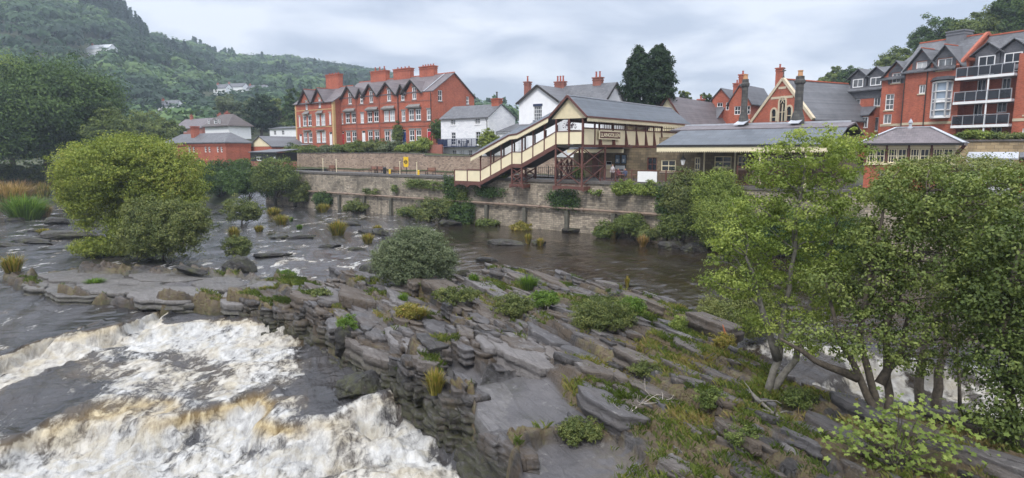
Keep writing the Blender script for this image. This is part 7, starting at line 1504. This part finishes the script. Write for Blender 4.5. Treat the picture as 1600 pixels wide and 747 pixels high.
def ivy(lb, px, py, w, h, mat, seed, bb=-.35, thick=.35, dens=1.0, cat='ivy', name='ivy'):
    """leaves climbing the wall face : patch centred at the pixel"""
    a, z = F1.onb(px, py, bb); P = np.array(F1.w(a, bb, z)); s = P[1]/980; W_, H_ = w*s/2/.8, h*s/2; rng = np.random.default_rng(seed); k = max(8, int(14*W_*H_)); n = int(dens*900*W_*H_)
    ce = np.stack([rng.uniform(-1, 1, k)*W_*.8, np.zeros(k), rng.uniform(-1, 1, k)*H_*.8], -1); idx = rng.integers(0, k, n); r = rng.normal(size=(n, 3))*np.array([W_*.22, thick*.5, H_*.22]); r[:, 1] = -np.abs(r[:, 1]); Q = ce[idx]+r
    Nr = unit(np.array([0, -1, .5])+rng.normal(size=(n, 3))*.5); V, F = leaf_geo(Q, Nr, rng.uniform(.12, .24, n), .8, rng); cv = rng.uniform(0, 1, k)
    o = npmesh(name, V, F, mat, {'var': ('FACE', np.clip(.5*cv[idx]+.5*rng.uniform(0, 1, n), 0, 1))}); o.location = tuple(P); o.rotation_euler = (0, 0, F1.rz); tag(o, lb, cat, 'ivy on the river wall')
for i, (px, py, w, h, mat, lb) in enumerate(((665, 288, 70, 14, 'l_mid', 'trailing ivy high on the wall left of the lower landing'), (706, 300, 26, 50, 'l_dark', 'ivy streaming down the wall under the lower landing'), (733, 328, 20, 34, 'l_dark', 'dark ivy column lower on the wall'), (722, 310, 20, 40, 'l_mid', 'ivy strand right of the streaming one'), (768, 300, 50, 16, 'l_dark', 'ivy in the shadow under the stairs'), (882, 312, 44, 30, 'l_dark', 'dense dark ivy below the tower base'), (930, 300, 18, 12, 'l_mid', 'small ivy cushion right of the tower base'), (580, 300, 30, 10, 'l_olive', 'thin creeper on the wall face above the riffle'), (618, 296, 14, 12, 'l_mid', 'tiny ivy spot in the middle of the wall'), (420, 285, 50, 44, 'l_dark', 'ivy mass at the left end of the wall'), (478, 300, 20, 30, 'l_olive', 'creeper hanging over the left part of the wall'), (1045, 320, 30, 60, 'l_dark', 'dark ivy column left of the big shrubs'))): ivy(lb, px, py, w, h, mat, 400+i)
# ivy hedge spilling over the wall top
for i, (px, py, w, h, mat, lb) in enumerate(((978, 296, 44, 26, 'l_bright', 'bright green ivy hedge spilling over the wall, left half'), (1014, 297, 52, 28, 'l_bright', 'bright green ivy hedge spilling over the wall, right half'), (905, 272, 14, 22, 'l_mid', 'sapling at the tower base'), (787, 274, 10, 12, 'l_mid', 'small plant behind the trestle'))):
    a, z = F1.onb(px, py, -.25); P = F1.w(a, -.25, z); shrub('ivy_hedge' if i < 2 else 'wall_plant', lb, 'hedge' if i < 2 else 'plant', px, py+h*.45, 0, w, h, mat, 420+i, dens=1.0, Y=P[1], depth=.35, stems=False)
# ---------------------------------------------------------------- right hand trees
def ground_pt(px, py): return onrock(px, py)
treepx('ash_tree', 'feathery light green ash tree leaning over the right channel', 'tree', (1205, 612), [(1262, 230, 130, 80, 0), (1215, 265, 120, 70, .5), (1320, 245, 90, 90, .8), (1180, 330, 90, 60, .2), (1150, 365, 100, 56, -.3), (1255, 330, 140, 110, 0), (1225, 410, 150, 90, .3), (1160, 440, 100, 70, 0), (1300, 400, 110, 100, .4), (1265, 470, 130, 70, 0), (1140, 400, 80, 46, .4), (1195, 500, 90, 46, .2), (1300, 300, 90, 80, 0), (1250, 540, 80, 40, -.2), (1125, 440, 60, 40, .2)], .085, 'l_bright', 501, dens=.25, tr=.13, cr=.36, nl=44, nlimb=46, bark='bark_grey', bias=.02, flat=.45, varmix=.7,
       stems_px=[[(1200, 618, 0), (1215, 560, 0), (1228, 480, 0), (1240, 390, 0), (1258, 260, 0)], [(1206, 616, 0), (1240, 560, .2), (1268, 470, .3), (1300, 380, .5), (1315, 290, .6)], [(1215, 560, 0), (1190, 480, -.2), (1165, 400, -.2)]])
treepx('sallow_bush', 'pale feathery sallow bush overhanging the small right rapids', 'bush', (1150, 545), [(1145, 492, 90, 50, 0), (1180, 470, 70, 40, .3), (1110, 480, 40, 34, 0), (1175, 510, 70, 36, 0)], .075, 'l_olive', 502, dens=.65, tr=.05, cr=.3, nlimb=20, bias=.18, stems_px=[[(1142, 548, 0), (1136, 520, 0), (1130, 490, 0)], [(1144, 548, 0), (1160, 520, 0), (1180, 480, 0)]])
q = onrock(1140, 540); rb = MB(); rb.tube([np.array(q)+np.array(v) for v in ((0, 0, -.2), (-.1, 0, .25), (-.22, 0, .55), (-.3, .05, .85))], [.07, .06, .045, .02], 7); m['red_wood'] = plain('bare_red_wood', (.36, .12, .06), .7, .3, 4); o = rb.build('broken_stem', 'red_wood', None, None, None); tag(o, 'broken stem showing raw orange red wood beside the small rapids', 'broken stem')
treepx('alder_tree', 'dense many stemmed alder with olive leaves on the right bank', 'tree', (1385, 652), [(1440, 300, 180, 90, 0), (1385, 335, 130, 110, .4), (1500, 320, 150, 110, .5), (1450, 400, 210, 130, 0), (1370, 430, 120, 110, .2), (1530, 420, 130, 130, 0), (1400, 500, 150, 80, -.2), (1500, 500, 120, 90, .3), (1330, 470, 80, 70, .3), (1560, 300, 110, 80, .8), (1350, 380, 80, 80, 0), (1290, 440, 70, 60, .4), (1330, 545, 80, 56, -.3), (1470, 570, 90, 60, -.3), (1400, 560, 60, 40, -.4), (1270, 520, 70, 50, -.2)], .095, 'l_mid', 503, dens=.25, tr=.13, cr=.36, nl=40, nlimb=70, bark='bark', varmix=.6, bias=.12,
       stems_px=[[(1382, 668, 0), (1340, 590, 0), (1310, 520, .2), (1290, 440, .4)], [(1385, 668, 0), (1362, 600, 0), (1345, 520, 0), (1360, 420, 0), (1380, 330, 0)], [(1388, 668, 0), (1385, 590, .1), (1388, 500, .1), (1420, 400, .2), (1450, 300, .2)], [(1340, 590, 0), (1270, 560, -.1), (1220, 530, -.2)], [(1375, 600, 0), (1410, 540, .2), (1420, 470, .2)]])
treepx('ivy_clad_tree', 'tree with thick ivy covered twin trunks right of the alder', 'tree', (1440, 640), [(1500, 350, 160, 110, .6), (1570, 370, 130, 130, .6), (1540, 450, 150, 130, .4), (1600, 480, 120, 150, 0), (1480, 430, 100, 100, .5), (1450, 290, 130, 60, 1)], .10, 'l_mid', 504, dens=.25, tr=.2, cr=.4, nl=40, nlimb=40, bias=-.08,
       stems_px=[[(1435, 655, 0), (1440, 580, 0), (1450, 480, 0), (1470, 380, .2)], [(1465, 655, .1), (1468, 580, .1), (1480, 480, .2), (1520, 380, .3)]])
treepx('dark_tree', 'dark leafy tree hanging low over the lower right corner', 'tree', (1590, 690), [(1590, 400, 150, 150, 0), (1620, 500, 150, 150, 0), (1560, 560, 110, 110, 0), (1610, 630, 120, 130, -.4), (1540, 480, 90, 90, 0), (1560, 650, 80, 80, -.3), (1700, 450, 180, 300, 0)], .105, 'l_mid', 505, dens=.32, tr=.16, cr=.42, nl=40, nlimb=50, bias=-.1, stems_px=[[(1600, 720, 0), (1580, 640, 0), (1570, 520, 0), (1590, 400, 0)], [(1605, 720, 0), (1640, 620, 0), (1650, 480, 0)]])
treepx('young_willow', 'thin pale willow twigs above the alder crown on the right', 'tree', (1500, 640), [(1500, 262, 190, 40, .5), (1420, 268, 120, 40, .2), (1570, 275, 110, 50, .6), (1390, 300, 80, 50, 0)], .075, 'l_olive', 506, dens=.38, tr=.06, cr=.34, nlimb=40, bias=.28, stems_px=[[(1500, 640, 0), (1495, 500, 0), (1490, 380, 0), (1500, 270, .3)]])
# sycamore sapling with big lobed leaves, lower right
def sycamore():
    rng = np.random.default_rng(9); b = np.array(onrock(1400, 735)); Y = b[1]; t = bpy.data.objects.new('sycamore_sapling', None); COL.objects.link(t); t.location = tuple(b); ORG[t.name] = (0, 0, 0); tag(t, 'sycamore sapling with large bright lobed leaves in the lower right corner', 'sapling')
    lob = []; 
    for an, r in ((-150, .42), (-120, .75), (-95, .5), (-60, .92), (-28, .55), (0, 1.0), (28, .55), (60, .92), (95, .5), (120, .75), (150, .42)): lob.append((r*math.cos(R(an)), r*math.sin(R(an))))
    lob = np.array([(-.12, 0)]+lob); V = []; F = []; var = []; n = 0; stems = MB()
    cl = [(1345, 668), (1375, 655), (1410, 650), (1440, 640), (1350, 700), (1395, 690), (1430, 680), (1470, 672), (1490, 650), (1380, 725), (1425, 715), (1465, 705), (1500, 715), (1330, 676), (1540, 735), (1480, 740), (1405, 632), (1410, 742), (1360, 740), (1320, 690), (1450, 660), (1415, 668), (1385, 705), (1445, 735), (1400, 720), (1365, 685), (1480, 690), (1510, 680), (1430, 700)]
    for px, py in cl:
        c = np.array(onY(px, py, Y+rng.uniform(-.5, .5)))-b; stems.tube([(rng.normal()*.05, rng.normal()*.05, -.1), tuple(c*.5+np.array([0, 0, .1])), tuple(c)], [.025, .015, .007], 5)
        for k in range(24):
            p = c+rng.normal(size=3)*np.array([.28, .28, .14]); s = rng.uniform(.05, .12); nz = unit(np.array([rng.normal()*.35, -.35+rng.normal()*.3, 1.0])); u = unit(np.cross(nz, rng.normal(size=3))); v = np.cross(nz, u)
            P = p+lob[:, :1]*u*s+lob[:, 1:]*v*s-nz*(np.abs(lob[:, 1:])*s*.25); V.append(P); k0 = n; n += len(lob)
            for i in range(1, len(lob)-1): F.append((k0, k0+i, k0+i+1)); var.append(rng.uniform(.15, .75) if i == 1 else var[-1])
    V = np.concatenate(V); o = npmesh('foliage', V, np.array(F), 'l_bright', {'var': ('FACE', np.array(var))}); o.parent = t; stems.build('stems', 'bark', t)
sycamore()
# dead branches on the bank
def branch(lb, px, py, pts, r, seed, mat='bark_grey'):
    b = np.array(onrock(px, py)); mb = MB(); rng = np.random.default_rng(seed); P = []
    for x, y in pts: q = np.array(onrock(x, y)); q[2] += r*1.4+rng.uniform(0, .15); P.append(q)
    mb.tube(P, [r*(1-.7*i/(len(P)-1)) for i in range(len(P))], 7)
    for i in range(8): k = rng.integers(1, len(P)); q = P[k]; e = q+rng.normal(size=3)*np.array([.5, .35, .25])+np.array([0, 0, .15]); limb(mb, q, e, r*.4, r*.12, rng, 4, .15, 0, 5)
    o = mb.build('dead_branch', mat, None, None, None, smooth=True); tag(o, lb, 'branch')
branch('weathered log lying on the brown slope right of the scrub', 1170, 625, [(1168, 620), (1185, 640), (1210, 655)], .09, 1)
branch('bleached forked driftwood branch in the middle of the rock bank', 975, 655, [(972, 668), (985, 650), (1000, 640), (1035, 632)], .035, 2, 'pale_wood') if False else None
m['pale_wood'] = plain('bleached_wood', (.38, .34, .30), .8, .2, 3)
branch('bleached forked driftwood branch in the middle of the rock bank', 975, 655, [(972, 668), (985, 650), (1000, 640), (1035, 632)], .035, 2, 'pale_wood')
# ---------------------------------------------------------------- grass tufts
def tuft(lb, px, py, w, h, mat, seed, n=260, name='grass_tuft', group='grass tufts in the river'):
    b = onrock(px, py); s = b[1]/980; W_, H_ = w*s/2, h*s; rng = np.random.default_rng(seed); bw = max(.014, b[1]*.00062)
    an = rng.uniform(0, 6.283, n); r0 = rng.uniform(0, .45, n)*W_; out_ = rng.uniform(.15, 1, n)*W_; L = H_*rng.uniform(.55, 1.05, n)*(1.1-.3*out_/W_); d = np.stack([np.cos(an), np.sin(an)], -1); sd = np.stack([-d[:, 1], d[:, 0]], -1)*bw
    b0 = d*r0[:, None]; b1 = d*(r0+out_*.45)[:, None]; b2 = d*(r0*.6+out_)[:, None]; z0 = np.zeros(n)-.08; z1 = L*.68; z2 = L*rng.uniform(.75, 1.0, n)
    V = np.stack([np.c_[b0-sd, z0], np.c_[b0+sd, z0], np.c_[b1+sd*.8, z1], np.c_[b1-sd*.8, z1], np.c_[b2+sd*.15, z2], np.c_[b2-sd*.15, z2]], 1).reshape(-1, 3); k = np.arange(n)*6
    F = np.concatenate([np.stack([k, k+1, k+2, k+3], -1), np.stack([k+3, k+2, k+4, k+5], -1)]); var = rng.uniform(0, 1, n); o = npmesh(name, V, F, mat, {'var': ('FACE', np.concatenate([var, var]))}); o.location = b; return tag(o, lb, 'grass tuft', group)
TU = ((20, 424, 46, 30, 'l_straw', 'yellow grass tuft at the left edge of the flat rock shelf'), (40, 342, 92, 44, 'l_grass', 'green reeds at the far left bank'), (12, 322, 100, 44, 'l_rusty', 'rusty reeds at the far left bank edge'), (48, 340, 44, 26, 'l_grass', 'second green reeds clump on the left bank'), (68, 308, 30, 26, 'l_straw', 'yellow tuft under the huge dark tree'), (70, 338, 30, 22, 'l_rusty', 'small rusty tuft right of the green reeds'), (30, 304, 110, 26, 'l_rusty', 'pale reeds farthest on the left bank'), (68, 366, 22, 10, 'l_straw', 'small yellow tuft on the left ledge'), (96, 305, 24, 18, 'l_straw', 'straw tuft touching the river tree on its left'),
      (428, 338, 30, 16, 'l_straw', 'yellow tuft left of two near the pipe wall'), (440, 351, 32, 18, 'l_straw', 'yellow tuft below the left one near the pipe wall'), (505, 332, 26, 16, 'l_straw', 'yellow tuft close to the wall foot'), (528, 367, 38, 26, 'l_straw', 'largest yellow tuft in mid river'), (575, 380, 26, 18, 'l_straw', 'yellow tuft right of the largest in mid river'), (455, 346, 10, 8, 'l_grass', 'tiny green tuft in mid river'), (468, 358, 14, 8, 'l_grass', 'tiny low tuft below the tiny green one'), (362, 340, 14, 8, 'l_grass', 'tiny green tuft right of the river tree'), (366, 372, 26, 20, 'l_straw', 'yellow tuft at the thin olive bush'), (405, 362, 20, 12, 'l_straw', 'small tuft between the olive bush and mid river'), (590, 362, 18, 12, 'l_straw', 'small tuft left of the dark rock'),
      (740, 446, 24, 22, 'l_grass', 'fresh green tuft on the bank top, left of the pair'), (826, 452, 42, 26, 'l_grass', 'fresh green wide tuft on the bank top beside the pool'), (680, 612, 42, 42, 'l_straw', 'big arching yellow green tuft at the side chute'), (625, 578, 26, 14, 'l_grass', 'small green cushion at the dark pool edge'), (825, 380, 16, 18, 'l_straw', 'yellow tuft on the pale rock bar'), (844, 384, 16, 14, 'l_straw', 'yellow tuft on the small stone'), (980, 448, 10, 18, 'l_straw', 'lone yellow reed tuft in the dark pool'), (1004, 385, 22, 20, 'l_rusty', 'orange reeds at the wall foot by the pool'), (958, 372, 18, 16, 'l_straw', 'yellow reeds at the wall foot under the hedge'), (630, 474, 22, 18, 'l_grass', 'green tuft beside the puddle on the bank'), (655, 500, 38, 26, 'l_straw', 'straw tuft above the dark cliff'), (500, 332, 16, 12, 'l_olive', 'olive tuft at the wall foot on the left'), (148, 444, 36, 10, 'l_grass', 'flat green cushion on the pale shelf'), (560, 332, 22, 12, 'l_rusty', 'rusty reeds at the wall foot'))
for i, (px, py, w, h, mat, lb) in enumerate(TU): tuft(lb, px, py, w, h, mat, 600+i, n=int(140+w*6))
# ---------------------------------------------------------------- grass growing on the bank (uncountable)
def bankgrass():
    X, Y, Z, d, soil, sl, shelf, east, steep = RK; rng = np.random.default_rng(77); g = fbm(X/1.3, Y/1.3, 140, 3); prob = np.clip((soil-.25)*1.2, 0, 1)*(g > .44)*(d > .25)*(Z > .0)*(steep < .8)*(1-shelf)*(Y < 42); prob = prob*np.clip(Y/22, .6, 1.6)
    idx = np.flatnonzero(rng.uniform(size=prob.shape).ravel() < prob.ravel()*.5); x = X.ravel()[idx]; y = Y.ravel()[idx]; z = Z.ravel()[idx]; k = 5; n = len(idx)*k; x = np.repeat(x, k)+rng.normal(0, .05, n); y = np.repeat(y, k)+rng.normal(0, .05, n); z = np.repeat(z, k)-.03
    h = rng.uniform(.08, .26, n)*(1+.8*(fbm(x/2, y/2, 141, 2)-.5)); an = rng.uniform(0, 6.283, n); bw = np.maximum(.010, y*.0005); l = h*rng.uniform(.3, 1.0, n); dx, dy = np.cos(an), np.sin(an)
    V = np.stack([np.stack([x-dy*bw, y+dx*bw, z], -1), np.stack([x+dy*bw, y-dx*bw, z], -1), np.stack([x+dx*l*.35+dy*bw*.7, y+dy*l*.35-dx*bw*.7, z+h*.7], -1), np.stack([x+dx*l, y+dy*l, z+h], -1)], 1).reshape(-1, 3); F = np.arange(4*n).reshape(n, 4)
    tone = np.clip(fbm(x/1.7, y/1.7, 142, 3)*1.6-.45+rng.normal(0, .18, n), 0, 1); 
    o = npmesh('grass', V, F, 'l_bank', {'var': ('FACE', tone)}); o['kind'] = 'stuff'; o['label'] = 'straw and green grass growing between the rocks of the bank'; print('grass', n)
m['l_bank'] = leafmat('bank_grass', [(0, (.05, .075, .012)), (.42, (.11, .145, .03)), (.72, (.20, .19, .055)), (1, (.27, .20, .09))], .3)
bankgrass()
# ================================================================ platform furniture
def platform_bits():
    def pt(px, py, b): a, z = F1.onb(px, py, b); return a, z
    for i, (px, yt, lb) in enumerate(((504, 246, 'white lamp post farthest left on the platform'), (525, 247, 'second white post on the platform'), (624.5, 250, 'white post just left of the yellow sign'), (651, 251, 'white post right of the yellow sign'))):
        a, zt = pt(px, yt, 1.2); q = MB(); q.tube([(a, 1.2, PZ), (a, 1.2, zt-.25)], .045, 8); q.box(a-.07, a+.07, 1.13, 1.27, zt-.25, zt-.17); o = q.build('platform_post', 'cream_flat', None, F1, (a, 1.2, PZ)); tag(o, lb, 'post', 'white posts on the platform')
    a, zc = pt(634.5, 253, .9); s = thing('warning_sign', 'yellow platform sign with a black emblem over the wall top', 'sign', (a, .9, PZ)); q = MB(); q.slab([(a-.46, .85, zc-.5), (a-.28, .85, zc-.68), (a+.28, .85, zc-.68), (a+.46, .85, zc-.5), (a+.46, .85, zc+.66), (a-.46, .85, zc+.66)], .05, (0, 1, 0)); q.build('panel', 'yellow_sign', s)
    q = MB(); n = 18
    for k in range(n):
        a0, a1 = 2*math.pi*k/n, 2*math.pi*(k+1)/n; q.slab([(a+.19*math.cos(a0), .83, zc+.19*math.sin(a0)), (a+.28*math.cos(a0), .83, zc+.28*math.sin(a0)), (a+.28*math.cos(a1), .83, zc+.28*math.sin(a1)), (a+.19*math.cos(a1), .83, zc+.19*math.sin(a1))], .02, (0, 1, 0))
    q.box(a-.36, a+.36, .825, .845, zc-.06, zc+.06); q.build('emblem', 'black', s); q = MB(); q.tube([(a, .95, PZ), (a, .95, zc-.6)], .05, 6); q.build('post', 'black', s)
    def bench(px, lb, b=1.6):
        a, _ = pt(px, 268, b); t = thing('bench', lb, 'bench', (a, b, PZ), group='benches on the platform'); q = MB()
        for k in range(3): q.box(a-.8, a+.8, b-.2+k*.14, b-.09+k*.14, PZ+.43, PZ+.47)
        q.build('seat', 'wood', t); q = MB()
        for k in range(3): q.box(a-.8, a+.8, b+.24, b+.28, PZ+.55+k*.14, PZ+.65+k*.14)
        q.build('backrest', 'wood', t)
        for s_ in (-1, 1): q = MB(); q.box(a+s_*.7-.03, a+s_*.7+.03, b-.2, b-.14, PZ, PZ+.43); q.box(a+s_*.7-.03, a+s_*.7+.03, b+.2, b+.26, PZ, PZ+.95); q.box(a+s_*.7-.03, a+s_*.7+.03, b-.14, b+.2, PZ+.36, PZ+.42); q.build('leg', 'black', t)
    for px, lb in ((517, 'red brown bench on the platform beside the second white post'), (583, 'red brown bench, middle one of the platform'), (592, 'red brown bench right beside the middle one'), (619, 'red brown bench left of the yellow sign'), (672, 'red brown bench on the platform right of the yellow sign')): bench(px, lb)
    for i, (px, lb, mt) in enumerate(((601, 'dark litter bin on the platform left of the yellow sign', 'black'), (609, 'small yellow bollard beside the litter bin', 'yellow_sign'), (654, 'yellow flower tub at the right white post', 'yellow_sign'))):
        a, _ = pt(px, 268, 1.0); q = MB(); q.lathe((a, 1.0, PZ), [(.22, 0), (.25, .1), (.25, .75), (.28, .8), (.2, .9)] if i == 0 else [(.14, 0), (.14, .5), (.17, .52), (.1, .6)], 10); o = q.build('litter_bin' if i == 0 else 'bollard' if i == 1 else 'flower_tub', mt, None, F1, (a, 1.0, PZ)); tag(o, lb, ('bin', 'bollard', 'tub')[i])
    # patio tables and people on the platform by the railing (tiny)
    def person(px, lb, top, b=1.6, seated=True, leg='dark'):
        a, _ = pt(px, 275, b); z = PZ; h = 1.25 if seated else 1.72; bm = bmesh.new(); P = []
        if seated: J = [((0, 0, .5), .15), ((0, .02, .8), .16), ((0, .0, 1.02), .13), ((0, -.02, 1.1), .06), ((0, -.03, 1.22), .1), ((0, -.03, 1.3), .08)]; limbs = [((-.09, 0, .5), (-.12, -.42, .52), (-.12, -.45, .05)), ((.09, 0, .5), (.12, -.42, .52), (.12, -.45, .05)), ((-.17, 0, 1.0), (-.26, -.1, .76), (-.18, -.34, .74)), ((.17, 0, 1.0), (.26, -.1, .76), (.18, -.34, .74))]
        else: J = [((0, 0, .9), .15), ((0, 0, 1.15), .15), ((0, 0, 1.42), .14), ((0, 0, 1.5), .06), ((0, -.02, 1.62), .1), ((0, -.02, 1.7), .08)]; limbs = [((-.08, 0, .9), (-.1, -.02, .5), (-.1, .02, .05)), ((.08, 0, .9), (.1, .05, .5), (.1, .1, .05)), ((-.17, 0, 1.4), (-.24, .02, 1.12), (-.22, -.08, .88)), ((.17, 0, 1.4), (.24, .02, 1.12), (.22, -.08, .88))]
        me = bpy.data.meshes.new('person'); vs_ = []; es = []; rr = []
        for p_, r_ in J: vs_.append(p_); rr.append(r_)
        es += [(i, i+1) for i in range(len(J)-1)]
        for k, L in enumerate(limbs):
            b0 = len(vs_); att = 0 if k < 2 else 2
            for i_, p_ in enumerate(L): vs_.append(p_); rr.append((.085, .065, .05)[i_] if k < 2 else (.055, .045, .035)[i_])
            es += [(att, b0), (b0, b0+1), (b0+1, b0+2)]
        me.from_pydata(vs_, es, []); o = bpy.data.objects.new('person', me); COL.objects.link(o); md = o.modifiers.new('skin', 'SKIN'); 
        for v, r_ in zip(me.skin_vertices[0].data if me.skin_vertices else [], rr): v.radius = (r_, r_)
        sb = o.modifiers.new('sub', 'SUBSURF'); sb.levels = 1; sb.render_levels = 1; 
        if me.skin_vertices: me.skin_vertices[0].data[0].use_root = True
        o.location = F1.w(a, b, z); o.rotation_euler = (0, 0, F1.rz); bpy.context.view_layer.update(); ev = o.evaluated_get(bpy.context.evaluated_depsgraph_get()); m2 = bpy.data.meshes.new_from_object(ev); o.modifiers.clear(); o.data = m2; m2.materials.clear(); m2.materials.append(m[top]); m2.materials.append(m['skin']); m2.materials.append(m[leg])
        for f in m2.polygons: c = f.center; f.material_index = 1 if c.z > (1.13 if seated else 1.53) else (2 if c.z < (.56 if seated else .88) else 0)
        tag(o, lb, 'person', None); return o
    m['skin'] = plain('skin', (.45, .26, .18), .6, .05); m['shirt'] = plain('dark_red_jacket', (.14, .04, .05), .8); m['shirt2'] = plain('blue_jacket', (.05, .08, .15), .8); m['shirt3'] = plain('pale_shirt', (.45, .42, .42), .8)
    for px, tp, st, lb in ((966, 'shirt', True, 'seated person in dark red jacket beside the noticeboard'), (977, 'shirt2', True, 'seated person in blue jacket right of the noticeboard'), (957, 'shirt3', False, 'standing person in pale shirt near the cream door')): person(px, lb, tp, 1.7, st)
    def table(px, lb):
        a, _ = pt(px, 275, 1.35); t = thing('cafe_table', lb, 'table', (a, 1.35, PZ)); q = MB(); q.lathe((a, 1.35, PZ+.7), [(.35, 0), (.36, .02), (.35, .04)], 14); q.build('tabletop', 'wood', t); q = MB(); q.lathe((a, 1.35, PZ), [(.2, 0), (.2, .03), (.03, .06), (.03, .7)], 8); q.build('pedestal', 'black', t)
    table(971, 'round table between the two seated people'); table(990, 'round table left of the white screen')
    # person crossing the footbridge, seen over the parapet
    P = F1.w(-3.2, -.6, 9.15); o = person(900, 'person in purple top leaning on the upper footbridge parapet', 'purple', 1, False) if False else None
    # red lean windows box (hanging flower basket on the bridge)
    a, z = F1.onb(890, 196, -.6); rng = np.random.default_rng(5); n = 240; Q = rng.normal(size=(n, 3))*np.array([.32, .2, .2]); V, F = leaf_geo(Q, unit(rng.normal(size=(n, 3))), rng.uniform(.08, .16, n), .8, rng); m['petal'] = plain('purple_petals', (.16, .07, .14), .7, .5, 6); o = npmesh('flower_basket', V, F, 'petal'); o.location = F1.w(a, -.6, z); tag(o, 'purple flower basket hanging in the upper opening of the footbridge', 'flower basket')
platform_bits()
